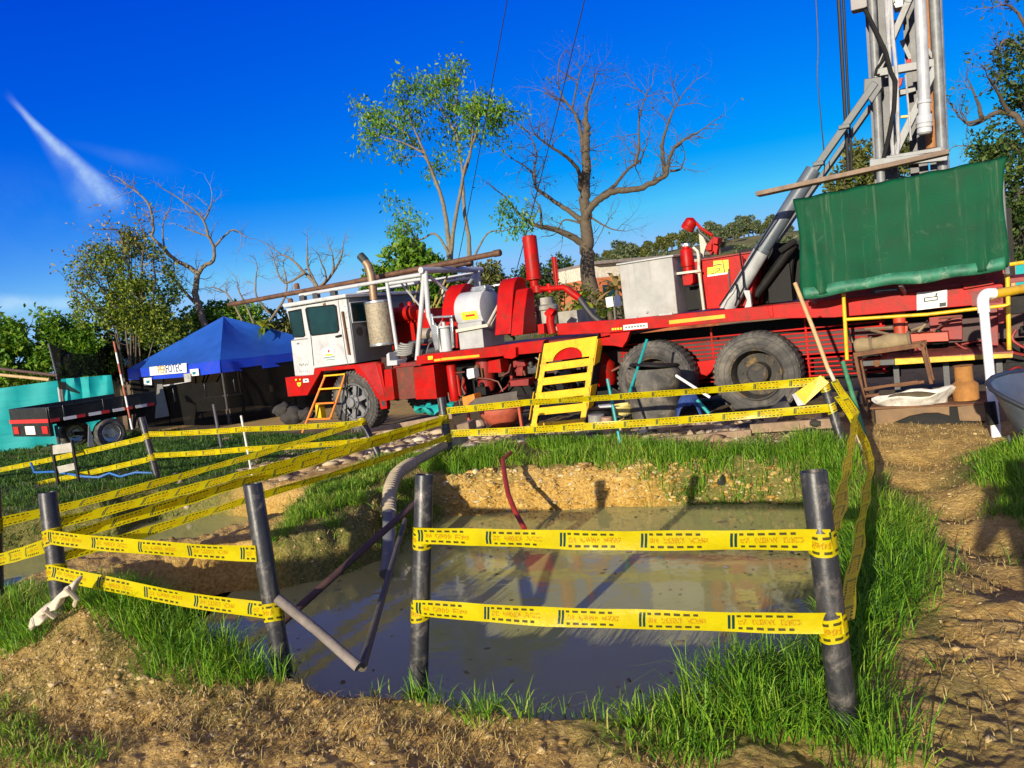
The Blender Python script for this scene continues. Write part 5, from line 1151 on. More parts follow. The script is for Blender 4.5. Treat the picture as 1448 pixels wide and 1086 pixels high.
# black drum, yellow bucket, rubber flap
DRUM = M('grimy_black_plastic', (.075, .07, .06), .7, 0, .6, 7, (.24, .20, .14), .75, 4, .5, 25, .8)
base = G(926, 607, -.02); hgt = .80
m = MB(); n = 36; prof = [(.30, 0), (.315, .03), (.31, .2), (.325, .24), (.32, .28), (.315, .52), (.33, .56), (.325, .6), (.315, .74), (.30, .80)]
m.lathe([(.001, 0)]+prof, base, (.04, -.02, 1), n, cap=False)
from mathutils import noise as mnoise
for i, v in enumerate(m.v): q = Vector(v); k = 1+.26*mnoise.noise((q-base)*3.6+Vector((4, 0, 0))); m.v[i] = (base.x+(q.x-base.x)*k, base.y+(q.y-base.y)*k, q.z)
drum2 = tag(m.done('plastic_drum', DRUM), 'dented grimy black drum standing in front of the rear wheels', 'drum')
m = MB(); m.lathe([(.001, .795), (.29, .80), (.315, .81), (.315, .835), (.28, .85), (.001, .845)], base+Vector((.032, -.016, 0)), (.04, -.02, 1), 36, cap=False)
for i, v in enumerate(m.v): q = Vector(v); m.v[i] = (q.x, q.y, q.z+.02*math.sin(5*q.x)+.015*math.sin(7*q.y))
m.done('lid', BLACK, drum2)
base = G(883, 611, -.02); m = MB(); m.lathe([(.001, 0), (.12, 0), (.145, .34), (.153, .34), (.153, .36), (.143, .36), (.12, .02), (.001, .02)], base, (-.05, 0, 1), 28, cap=False)
bk = tag(m.done('paint_bucket', M('dirty_yellow_plastic', (.58, .47, .14), .55, 0, .3, 6, (.25, .2, .12), .55, 5)), 'dirty yellow bucket with black scribble beside the drum', 'bucket')
m = MB(); m.tube([base+Vector((.15*math.cos(a), -.02-.15*abs(math.sin(a)), .34-.12*math.sin(a))) for a in np.linspace(0, math.pi, 12)], .005, 6); m.done('handle', BLACK, bk)
for k in range(6):
    a = -1.75+.14*k; m = MB(); c = base+Vector((.140*math.cos(a), .140*math.sin(a), .22)); m.tube([c+Vector((0, 0, -.03)), c+Vector((.012, 0, .03)), c+Vector((.02, 0, -.02))], .005, 5); m.done('scribble', INKD, bk)
m = MB(); pts = [D(*p) for p in ((1016, 606, 8.9), (1045, 602, 8.85), (1076, 590, 8.75), (1098, 572, 8.65), (1110, 560, 8.6))]
for a, b in zip(pts[:-1], pts[1:]): m.prism([a, b, b+Vector((.02, -.10, -.14)), a+Vector((.02, -.10, -.14))], (.01, .025, .01))
tag(m.done('mud_flap', M('black_rubber', (.03, .03, .03), .7, 0, .3, 5, (.15, .12, .08), .5), smooth=60), 'curved black rubber flap lying in front of the rearmost wheel', 'rubber flap')
m = MB(); m.prism([D(*p) for p in ((1064, 606, 8.45), (1084, 587, 8.6), (1106, 586, 8.55), (1090, 607, 8.4))], (0, .02, .03)); tag(m.done('scrap_plate', M('brown_plate', (.33, .22, .11), .7), bevel=.004), 'brown scrap plate lying on the rubble by the rubber flap', 'scrap')
m = MB(); rr = random.Random(3)
gx, gy = 9, 6; P0 = D(955, 575, 9.1)
vs = [P0+Vector((.34*i/gx-.05*j/gy, -.16*j/gy, .16+.05*rr.random()-.20*(abs(i/gx-.5)*2)**2-.15*j/gy)) for j in range(gy+1) for i in range(gx+1)]
m.add(vs, [(j*(gx+1)+i, j*(gx+1)+i+1, (j+1)*(gx+1)+i+1, (j+1)*(gx+1)+i) for j in range(gy) for i in range(gx)]); o = m.done('rag', M('blue_rag', (.02, .06, .22), .8, 0, .4)); tag(o, 'crumpled blue rag between the drum and the rearmost wheel', 'rag'); md = o.modifiers.new('thick', 'SOLIDIFY'); md.thickness = .01
m = MB(); P0 = D(620, 584, 10.6)
vs = [P0+Vector((.55*(i/10-.6), .3*j/6-.1, .05+.05*rr.random()+.06*math.sin(i*.9+j))) for j in range(7) for i in range(11)]
m.add(vs, [(j*11+i, j*11+i+1, (j+1)*11+i+1, (j+1)*11+i) for j in range(6) for i in range(10)]); o = m.done('tarp_scrap', M('teal_cloth', (.0, .30, .26), .7, 0, .3)); tag(o, 'crumpled teal cloth lying under the truck behind the far bank post', 'cloth'); md = o.modifiers.new('thick', 'SOLIDIFY'); md.thickness = .008
# small litter under the truck
for i, (x, y, d_, w_, h_, mt_, lab) in enumerate(((856, 578, 9.4, .16, .10, WHITE, 'white plastic piece between the steps and the yellow bucket'), (843, 600, 9.1, .2, .22, M('grey_tin', (.35, .33, .30), .5, .3), 'grey tin standing to the right of the steps'), (858, 606, 8.9, .13, .26, M('orange_tin', (.45, .28, .18), .6), 'small brown tin beside the teal rod'), (838, 618, 8.9, .26, .10, BOULD, 'dark stone against the foot of the yellow steps'), (848, 585, 9.3, .3, .12, BLACK, 'black box lying behind the grey tin'))):
    c = D(x, y, d_); m = MB()
    if 'tin' in lab: m.lathe([(w_/2, 0), (w_/2*1.04, .01), (w_/2, .02), (w_/2, h_), (w_/2*1.04, h_+.01), (w_/2*.9, h_+.01)], c-Vector((0, 0, h_/2)), (.05, 0, 1), 18)
    elif 'stone' in lab: m.ico(c, w_/2, 2, (1, .8, .5), .15)
    else: m.cbox(c, (w_, .15, h_), None)
    tag(m.done('tin' if 'tin' in lab else ('stone' if 'stone' in lab else 'scrap_box'), mt_, bevel=.008), lab, 'tin' if 'tin' in lab else ('rock' if 'stone' in lab else 'scrap'))

rr = random.Random(31)
for i in range(16):
    x, y = rr.uniform(838, 1160), rr.uniform(585, 612); c = D(x, y, 9.35-(x-838)*.0052); m = MB(); L_ = rr.uniform(.10, .38); a = rr.uniform(0, 6.28); e = Vector((math.cos(a), math.sin(a)*.6, rr.uniform(-.1, .25)))*L_/2
    if i % 3 == 0: m.tube([c-e, c+e*.2+Vector((0, 0, .02)), c+e], rr.uniform(.010, .02), 7)
    elif i % 3 == 1: m.bar(c-e, c+e, rr.uniform(.04, .09), .015)
    else: m.ico(c, L_*.28, 2, (1, .8, .6), .18)
    nm, ct = (('scrap_rod', 'rod'), ('scrap_strip', 'scrap'), ('stone', 'rock'))[i % 3]
    tag(m.done(nm, rr.choice((RUST, BROWNROD, WOODG, DKSTEEL, PLANK)) if i % 3 < 2 else BOULD, bevel=0), ('thin bent scrap rod among the rubble in front of the rear wheels', 'small flat scrap strip among the rubble in front of the rear wheels', 'dark stone among the rubble in front of the rear wheels')[i % 3], ct, ('scrap rods in the rubble', 'scrap strips in the rubble', 'stones in the rubble')[i % 3])
# ---- yellow steps
YB = .85
st = thing('steps', 'yellow steel steps with open treads leaning on the truck deck', 'steps', (-2.9, -.6, -.2), TM)
TL, TR = T(769, 486, -.03), T(846, 475, -.03); BL_, BR_ = T(747, 624, -.68), T(826, 617, -.68)
def sp_(u, v): return TL.lerp(TR, u).lerp(BL_.lerp(BR_, u), v)
for u, nm in ((0, 'stringer'), (1, 'stringer')):
    m = MB(); a, b = sp_(u, 0), sp_(u, 1); m.bar(a+Vector((0, .10, 0)), b+Vector((0, .10, .0)), .02, .22, up=(0, 1, .3)); m.done(nm, BLACK, st, bevel=.003)
    s_ = -1 if u == 0 else 1
    for v0, v1 in ((0.03, .30), (.50, .74)) if u else ((0.1, .36), (.5, .78)):
        p, q = sp_(u, v0), sp_(u, v1); k = Vector((s_*.012, 0, 0)); m = MB(); m.prism([p+k+Vector((0, -.05, 0)), p+k+Vector((0, .16, 0)), q+k+Vector((0, .14, .03)), q+k+Vector((0, -.05, 0))], (s_*.012, 0, 0)); m.done('side_plate', YELLOW, st, bevel=.003)
    m = MB(); a, b = sp_(u, .02), sp_(u, 1.0); m.bar(a+Vector(((.045 if u == 0 else -.045), 0, 0)), b+Vector(((.045 if u == 0 else -.045), 0, 0)), .10, .02, up=(0, 1, .3)); m.done('stringer_edge', YELLOW, st, bevel=.003)
for i, v in enumerate((.24, .385, .535, .69, .845)):
    a, b = sp_(.02, v), sp_(.98, v); ex_ = b-a; m = MB()
    m.prism([a+Vector((0, -.02, .0)), b+Vector((0, -.02, .0)), b+Vector((0, .12, .0)), a+Vector((0, .12, .0))], (0, 0, -.02)); m.prism([a+Vector((0, -.022, .03)), b+Vector((0, -.022, .03)), b+Vector((0, -.022, -.08)), a+Vector((0, -.022, -.08))], (0, -.012, 0)); m.done('tread', YELLOW, st, bevel=.003)
m = MB(); a, b, c, d = sp_(0, 0), sp_(1, 0), sp_(1, .20), sp_(0, .20); n_ = Vector((0, -.012, 0)); mid = (c+d)/2; hw = (c-d).length*.27; arc = [mid+(c-d).normalized()*hw*math.cos(t)+(a-d).normalized()*hw*.75*math.sin(t) for t in np.linspace(0, math.pi, 14)]
m.prism([d, a, b, c]+arc, n_); m.done('top_plate', YELLOW, st)
m = MB(); m.prism([p+Vector((0, .02, 0)) for p in arc], (0, .01, 0)); m.done('red_backing', RED, st)
m = MB(); a, b, c, d = sp_(0, .915), sp_(1, .915), sp_(1, 1.0), sp_(0, 1.0); m.prism([a, b, c, d], n_); m.done('kick_plate', YELLOW, st)
# ---- cab ladder (fixed to the truck)
lad = MB(); q = [T(*p, yy) for p, yy in (((460.5, 530), -.03), ((434, 595), -.28), ((427.5, 612), -.36))]; lad.tube(q, .022, 8); L1 = q
q2_ = [T(*p, yy) for p, yy in (((488, 529), -.03), ((482, 549), -.08), ((467, 592), -.27))]; lad.tube(q2_, .020, 8)
ladder = P(lad, 'cab_ladder', ORANGE, bevel=0)
for i, (a, b) in enumerate((((620, 285), (890, 262)), ((555, 455), (848, 435)), ((520, 640), (752, 628)), ((420, 840), (708, 830)))):
    ya = (-.04, -.11, -.20, -.28)[i]; m = MB(); m.bar(T(*zB(*a)[0], ya), T(*zB(*b)[0], ya), .03, .045, up=(0, 1, 0)); P(m, 'rung', YELLOW if i < 2 else ORANGE, ladder, bevel=.003)
m = MB(); m.tp(zB(500, 655, 555, 650, 585, 835, 515, 850), -.05, .08); P(m, 'wheel_chock', YELLOW, bevel=.01)
m = MB(); m.tube(smooth_path([T(*p, -.06) for p in zB(900, 260, 880, 380, 915, 520, 905, 700, 895, 830, 880, 1000)], 4), .016, 8); P(m, 'brake_hose', BLACK, bevel=0)

# ---- red hopper stand
hop = thing('mud_hopper', 'rusty red hopper in an angle iron stand left of the yellow steps', 'hopper', (-3.9, -.6, -.2), TM)
ORR = M('orange_red_iron', (.42, .085, .04), .7, .1, .35, 7, (.18, .078, .05), .55, 5, .2, 40)
hy0 = -.55
def TH(x, y, yl=hy0): return T(*zE(x, y)[0], yl)
for a, b in (((870, 600), (935, 1010)), ((1395, 560), (1470, 1060))): m = MB(); m.bar(TH(*a), TH(*b), .04, .04); m.done('leg', ORR, hop, bevel=.003)
for a, b in (((870, 600), (920, 940)), ((1395, 560), (1440, 900))): m = MB(); m.bar(TH(*a, hy0+.5), TH(*b, hy0+.5), .04, .04); m.done('leg', ORR, hop, bevel=.003)
m = MB(); m.bar(TH(865, 655), TH(1410, 610), .04, .04); m.bar(TH(1200, 995), TH(1460, 965), .03, .03); m.bar(TH(865, 655, hy0+.5), TH(1410, 610, hy0+.5), .04, .04); m.done('cross_bar', ORR, hop, bevel=.003)
cH = (TH(950, 660)+TH(1345, 630))/2+Vector((0, .22, 0)); rH = (TH(1345, 630)-TH(950, 660)).length/2
m = MB(); m.lathe([(rH*.98, 0), (rH, -.02), (rH*.93, -.10), (rH*.75, -.20), (rH*.5, -.28), (rH*.3, -.32), (.05, -.34)], cH, (0, 0, 1), 30); m.done('hopper_cone', ORR, hop)
m = MB(); m.prism([TH(890, 580), TH(1380, 530), TH(1385, 455), TH(955, 530)], (0, .03, 0)); m.prism([TH(880, 600), TH(1400, 560), TH(1385, 520), TH(890, 580)], (0, .35, 0)); m.done('tray', M('dirty_tray', (.09, .075, .06), .7, 0, .4, 5, (.25, .16, .10), .5), hop, bevel=.004)
m = MB(); m.lathe([(.085, 0), (.085, .05), (.06, .06), (.06, .12)], TH(985, 810, hy0-.12), (.3, 1, 0), 20); m.done('motor', M('beige_motor', (.36, .27, .19), .6), hop)
m = MB(); m.tp(zE(820, 520, 940, 485, 955, 560, 900, 585, 880, 610, 830, 600), -.3, -.1); m.done('orange_cover', ORANGE, hop, bevel=.008)

# ---- green tarpaulin on the rail and the plank on top of it
TARP = M('green_tarpaulin', (.0, .062, .024), .66, 0, .3, 3, (.10, .15, .085), .2, 5, .2, 40, .6, .15)
TL, TR, BR, BL = T(1120, 281, -.55), T(1424, 219, -.55), T(1422, 378, -.55), T(1137, 418, -.55)
nx, nz = 64, 34; m = MB(); vs = []
for j in range(nz+1):
    for i in range(nx+1):
        u, v = i/nx, j/nz; p = TL.lerp(TR, u).lerp(BL.lerp(BR, u), v)
        f = .010*math.sin(u*17+1.3*math.sin(v*3))*v+.006*math.sin(u*31+v*2)*v*v+.05*math.exp(-((u-.06-.05*v)/.03)**2)*v+.035*math.exp(-((u-.93+.04*v)/.03)**2)*v+.008*mnoise.noise(Vector((u*9, v*5, 2)))
        hang = (.007*math.sin(u*23)+.009*math.sin(u*9+1))*v**6; edge = .03*math.sin(v*5)*((1-u)**8-u**8)
        vs.append(p+Vector((edge, -f+(.05 if j == 0 else 0), -hang-(.012*math.sin(u*math.pi*6)**2 if j < 2 else 0))))
m.add(vs, [(j*(nx+1)+i, j*(nx+1)+i+1, (j+1)*(nx+1)+i+1, (j+1)*(nx+1)+i) for j in range(nz) for i in range(nx)])
o = m.done('tarpaulin', TARP, frame=TM, smooth=60); tag(o, 'large dark green tarpaulin hanging on the rail of the drilling platform', 'tarpaulin'); md = o.modifiers.new('thick', 'SOLIDIFY'); md.thickness = .008
m = MB(); vs = []
for i in range(nx+1):
    u = i/nx; b0 = BL.lerp(BR, u); k = .007*math.sin(u*23)+.009*math.sin(u*9+1); f = .010*math.sin(u*17+.2)+.006*math.sin(u*31+2)
    vs += [b0+Vector((0, -f-.012, -k+.10)), b0+Vector((0, -f-.03-.008*math.sin(u*27), -k+.03)), b0+Vector((0, -f-.02, -k-.03-.008*math.sin(u*13)))]
m.add(vs, [(3*i+k, 3*i+3+k, 3*i+4+k, 3*i+1+k) for i in range(nx) for k in (0, 1)])
h_ = m.done('rolled_hem', M('pale_green_hem', (.02, .16, .085), .6, 0, .4, 9, (.35, .4, .3), .5, 8, .3, 30), o, smooth=60); md = h_.modifiers.new('thick', 'SOLIDIFY'); md.thickness = .012
m = MB(); m.bar(T(1071, 275, -.62), T(1250, 236, -.60), .20, .05); m.bar(T(1245, 237, -.60), T(1342, 215, -.58), .16, .05)
tag(m.done('scaffold_plank', M('brown_plank', (.23, .16, .11), .8, 0, .4, 8, (.1, .08, .06), .5, 4, .3, 40, .5), frame=TM, bevel=.006), 'weathered plank lying along the top of the green tarpaulin', 'plank')

# ---- rear platform, rails and junk at the right
ZP = T(1300, 505, -.25).z
pf = tag(MB().tp(zQ(402, 648, 1190, 612, 1190, 640, 404, 690), -.30, -.27).done('work_platform', M('scratched_yellow', (.70, .42, .01), .5, 0, .3, 5, (.15, .08, .03), .6, 6, .1, 40, .3), frame=TM, bevel=.004), 'low steel work platform with a yellow edge behind the rusty bench', 'platform')
BASE_TM = TM
m = MB(); x0 = T(*zQ(300, 650)[0], -.3).x; x1 = T(*zQ(1195, 620)[0], -.3).x; ZP = T(*zQ(800, 650)[0], -.3).z+.04
m.box((x0, -.268, ZP-.03), (x1, .9, ZP))
for k in range(int((x1-x0)/.16)): m.box((x0+.16*k, -.26, ZP), (x0+.16*k+.012, .9, ZP+.006))
m.done('platform_deck', M('rust_red_grating', (.26, .06, .045), .6, .1, .3, 6, (.10, .05, .04), .5, 4), pf)
m = MB(); m.tp(zQ(168, 665, 402, 650, 404, 690, 170, 700), -.31, -.26); m.done('bumper_beam', DKSTEEL, pf, bevel=.006)
m = MB(); m.lathe([(.02, 0), (.04, .005), (.04, .015), (.02, .02)], T(*zQ(282, 678)[0], -.31), (0, -1, 0), 16); m.done('tow_ring', RUST, pf)
for k in (.1, .5, .9):
    m = MB(); xx = x0+(x1-x0)*k; m.bar((xx, .1, .0), (xx, .1, ZP-.03), .06, .06); m.done('leg', DKSTEEL, pf)
rl = thing('yellow_handrail', 'thin yellow pipe handrail along the rear of the truck', 'handrail', (3, -.3, 0), TM)
rl_pts = [(zQ(60, 212, 84, 655), 'post'), (zQ(1152, -20, 1166, 590), 'post')]
for pts, nm in rl_pts: m = MB(); m.tube([T(*p, -.32) for p in pts], .022, 10); m.done(nm, YELLOW, rl)
m = MB(); m.tube([T(*p, -.32) for p in zQ(78, 386, 620, 352, 1160, 290)], .02, 10); m.done('rail', YELLOW, rl)
m = MB(); m.tube([T(*p, -.3) for p in zQ(1160, 20, 1300, 0)], .02, 8); m.done('rail', YELLOW, rl)
# rusty bench with a rolled canvas
bn = thing('rusty_bench', 'rusty steel bench frame standing before the yellow-edged platform', 'bench', (2.2, -.75, 0), TM)
BY = -.62
for p in (zQ(140, 625, 208, 965), zQ(580, 540, 648, 815)): m = MB(); m.bar(T(*p[0], BY), T(*p[1], BY), .05, .035); m.done('leg', RUST, bn, bevel=.003)
for p in (zQ(140, 625, 208, 965), zQ(580, 540, 648, 815)): m = MB(); k = Vector((0, .3, 0)); m.bar(T(*p[0], BY)+k, T(*p[1], BY)+k, .05, .035); m.done('leg', RUST, bn, bevel=.003)
m = MB(); m.bar(T(*zQ(128, 622)[0], BY), T(*zQ(605, 552)[0], BY), .05, .05); m.bar(T(*zQ(128, 622)[0], BY)+Vector((0, .3, 0)), T(*zQ(605, 552)[0], BY)+Vector((0, .3, 0)), .05, .05); m.bar(T(*zQ(195, 850)[0], BY), T(*zQ(560, 800)[0], BY), .03, .03); m.done('top_rail', RUST, bn, bevel=.003)
a, b = T(*zQ(135, 568)[0], BY+.15), T(*zQ(508, 516)[0], BY+.15); n_ = 22; pp = [a.lerp(b, i/n_) for i in range(n_+1)]; rr_ = [.085+.012*math.sin(i*.55)+(.0 if 0 < i < n_ else -.02) for i in range(n_+1)]
m = MB(); m.tube(pp, rr_, 18)
cv = tag(m.done('canvas_roll', M('khaki_canvas', (.27, .20, .10), .85, 0, .35, 6, (.12, .078, .05), .5, 4, .4, 18), frame=TM), 'dirty khaki canvas roll lying on the rusty bench', 'canvas roll')
for t in (.28, .62, .95): m = MB(); c = a.lerp(b, t); m.lathe([(.092, 0), (.096, .015), (.092, .03)], c, b-a, 18); m.done('strap', M('brown_strap', (.16, .11, .06), .8), cv)
# low steel skid with its front plates
sk_ = thing('steel_skid', 'low rusty steel skid on the ground below the platform', 'skid', (2.6, -1.2, -.1), TM)
SY = -1.0
SKM = M('tan_rusty_steel', (.20, .12, .055), .7, .1, .35, 6, (.12, .07, .04), .5, 4, .2, 40, .3)
m = MB(); A = [T(*p, SY) for p in zQ(235, 975, 770, 945, 1010, 925, 1040, 950)]; zs = A[0].z
m.box((A[0].x, SY, zs-.02), (T(*zQ(1180, 900)[0], SY).x, SY+.9, zs)); m.done('deck', RUST, sk_, bevel=.003)
m = MB(); m.tp(zQ(270, 990, 765, 962, 768, 1028, 690, 1008, 600, 1010, 500, 1030, 400, 1072, 330, 1110, 282, 1112), SY, SY+.02); m.done('front_plate', SKM, sk_, bevel=.003)
m = MB(); m.tp(zQ(820, 968, 1130, 940, 1180, 1070, 835, 1062), SY, SY+.02); m.done('front_plate', SKM, sk_, bevel=.003)
m = MB(); m.box((A[0].x+.03, SY+.05, zs-.35), (T(*zQ(1180, 900)[0], SY).x, SY+.8, zs-.03)); m.done('skid_box', BLACK, sk_)
for p in (zQ(205, 855, 370, 825), zQ(190, 900, 300, 885), zQ(400, 830, 600, 800)): m = MB(); m.bar(T(*p[0], SY+.4), T(*p[1], SY+.4), .05, .03); m.done('loose_bar', RUST, sk_, bevel=.003)
a = T(*zQ(880, 920)[0], SY+.25); hh = T(*zQ(862, 692)[0], SY+.25).z-a.z; m = MB(); m.lathe([(.12, 0), (.125, hh*.45), (.085, hh*.55), (.085, hh*.98), (.095, hh), (.07, hh)], a, (-.03, 0, 1), 26)
tag(m.done('pipe_stub', M('ochre_rust', (.36, .16, .035), .85, 0, .4, 7, (.16, .07, .02), .6, 4, .3, 40), frame=TM), 'rusty ochre pipe stub standing on the steel skid', 'pipe')
# torn white sack
c = T(*zQ(535, 900)[0], SY+.2); m = MB(); n1, n2 = 26, 10; vs = []
for j in range(n2+1):
    for i in range(n1):
        a = 2*math.pi*i/n1; k = j/n2; rr_ = (.14+.20*k)*(1+.25*mnoise.noise(Vector((math.cos(a)*2, math.sin(a)*2, k*2)))); vs.append(c+Vector((rr_*1.25*math.cos(a), rr_*.7*math.sin(a), -.16+.20*k+.06*mnoise.noise(Vector((math.cos(a)*1.5+5, math.sin(a)*1.5, k))) + .06*math.cos(a)*k)))
m.add(vs, [(j*n1+i, j*n1+(i+1) % n1, (j+1)*n1+(i+1) % n1, (j+1)*n1+i) for j in range(n2) for i in range(n1)]+[tuple(range(n1))])
o = m.done('torn_sack', M('white_sack', (.66, .63, .55), .8, 0, .2, 6, (.16, .12, .07), .6, 9, .5, 25), frame=TM, smooth=60); tag(o, 'torn white sack of drill mud lying open on the steel skid', 'sack'); md = o.modifiers.new('thick', 'SOLIDIFY'); md.thickness = .006
m = MB(); m.ico(c+Vector((-.02, 0, -.02)), .21, 3, (1.25, .7, .35), .06); m.done('sack_contents', M('mud_clods', (.14, .11, .05), .9, 0, .5, 9, bump=.6, bscale=20), o)
# white standpipe with the yellow crosspipe
wp = thing('standpipe', 'white plastic standpipe with an elbow into a yellow pipe', 'pipe', G(1411, 634))
dP = 6.9
wpts = [D(x, y, dP) for x, y in ((1411, 636), (1403, 560), (1395, 480), (1391, 436))]
m = MB(); m.tube(wpts, .041, 18); m.done('upright', M('white_plastic', (.74, .75, .73), .35, 0, .1, 5, (.3, .27, .22), .35, 5, .04, 40, .25), wp)
m = MB(); m.tube(smooth_path([D(1391.5, 442, dP), D(1390, 424, dP), D(1395, 416, dP), D(1406, 415, dP)], 5), .051, 18); m.done('elbow', M('white_plastic', (.74, .75, .73)), wp)
m = MB(); m.tube([D(1401, 417, dP), D(1480, 402, dP+.3)], .044, 18); m.done('cross_pipe', YELLOW, wp)
m = MB(); m.tube([D(1399, 568, dP-.03), D(1404, 600, dP-.03)], .047, 12); m.done('black_patch', BLACK, wp)
# wheelbarrow
wb = thing('wheelbarrow', 'dark grey wheelbarrow cut off by the right edge of the photo', 'wheelbarrow', G(1460, 650))
WBM = M('blue_grey_tub', (.10, .115, .135), .42, 0, .25, 5, (.30, .27, .22), .35, 5, .12, 30)
dW = 5.7; zq = zQ
rim = [D(*p) for p in ((1396, 541, 5.75), (1404, 533, 5.95), (1424, 527, 6.15), (1450, 524, 6.3), (1490, 523, 6.35), (1530, 530, 6.2), (1535, 560, 5.7), (1500, 580, 5.45), (1448, 576, 5.45), (1420, 562, 5.55), (1402, 551, 5.65))]
cR = sum(rim, Vector())/len(rim); n_ = len(rim)
low = [cR+(p-cR)*.62+Vector((.05, 0, -.33)) for p in rim]; inn = [cR+(p-cR)*.58+Vector((.05, 0, -.30)) for p in rim]; rim2 = [cR+(p-cR)*.965 for p in rim]
m = MB(); m.add(rim+low+rim2+inn, [(i, (i+1) % n_, n_+(i+1) % n_, n_+i) for i in range(n_)]+[(2*n_+i, 2*n_+(i+1) % n_, 3*n_+(i+1) % n_, 3*n_+i) for i in range(n_)]+[(i, (i+1) % n_, 2*n_+(i+1) % n_, 2*n_+i) for i in range(n_)]+[tuple(range(n_, 2*n_)), tuple(range(3*n_, 4*n_))])
m.done('tub', WBM, wb, bevel=.01, smooth=60)
m = MB(); m.tube(rim+[rim[0]], .018, 8); m.done('tub_rim', M('dark_rim', (.03, .033, .04), .4), wb)
for s_ in (-.25, .25):
    m = MB(); m.tube([cR+Vector((s_-.1, -.75, -.12)), cR+Vector((s_, -.2, -.38)), cR+Vector((s_*.5+.5, .5, -.42))], .02, 8); m.done('handle', DKSTEEL, wb)
    m = MB(); m.tube([cR+Vector((s_, -.1, -.36)), cR+Vector((s_*1.1, -.25, -cR.z+.02))], .018, 8); m.done('leg', DKSTEEL, wb)
m = MB(); m.lathe([(.12, -.04), (.18, -.045), (.2, -.02), (.2, .02), (.18, .045), (.12, .04)], Vector((cR.x+.55, cR.y+.5, .2)), (1, 0, 0), 26, True); m.lathe([(.12, -.02), (.02, -.03), (.02, .03), (.12, .02)], Vector((cR.x+.55, cR.y+.5, .2)), (1, 0, 0), 20); m.done('wheel', RUBBER, wb)
# ---- long pipes lying on the truck's rack, guy wires, mast ropes
for i, (a, b, yy, lab) in enumerate((((324, 431), (708, 357), .8, 'long rusty drill pipe lying on the rack over the cab'), ((440, 413), (668, 371), 1.25, 'second rusty drill pipe beside it on the rack, shorter'))):
    m = MB(); p, q = T(*a, yy), T(*b, yy); m.tube([p, p.lerp(q, .5)+Vector((0, 0, -.02)), q], .048 if i == 0 else .04, 14); m.lathe([(.055, 0), (.06, .01), (.06, .12), (.055, .13)], q-(q-p).normalized()*.14, q-p, 16)
    tag(m.done('drill_pipe', BROWNROD if i else M('drill_pipe_rust', (.15, .075, .04), .65, .3, .5, 7, (.06, .03, .02), .5, 5, .2, 50), frame=TM), lab, 'drill pipe', 'drill pipes on the rack')
WIRE = M('dark_wire', (.02, .02, .022), .5, .3, .1, amt=0)
for a, b, r_, lab in (((726, -50, 12.5), (646, 378, 16.5), .009, 'thin guy wire slanting down past the leafy tree'), ((836, -40, 11.5), (731, 380, 15.0), .009, 'thin guy wire passing the top of the red surge chamber'), ((1184, -30, 9.0), (1200, 250, 9.7), .022, 'thick black rope hanging beside the mast'), ((1191, -30, 9.05), (1205, 250, 9.75), .016, 'thinner black rope hanging close beside the thick one')):
    m = MB(); p, q = D(*a), D(*b); m.tube([p.lerp(q, t/8)+Vector((0, 0, -.06*4*(t/8)*(1-t/8)*(r_ < .01))) for t in range(9)], r_, 6); tag(m.done('guy_wire' if r_ < .01 else 'rope', WIRE), lab, 'wire' if r_ < .01 else 'rope')
m = MB(); m.tube(smooth_path([D(*p) for p in ((1152, -30, 9.2), (1157, 60, 9.3), (1156, 110, 9.35), (1161, 170, 9.45), (1166, 235, 9.6), (1160, 262, 9.7))], 5), .007, 6); tag(m.done('electric_cable', WIRE), 'thin wavy cable hanging left of the black ropes', 'cable')
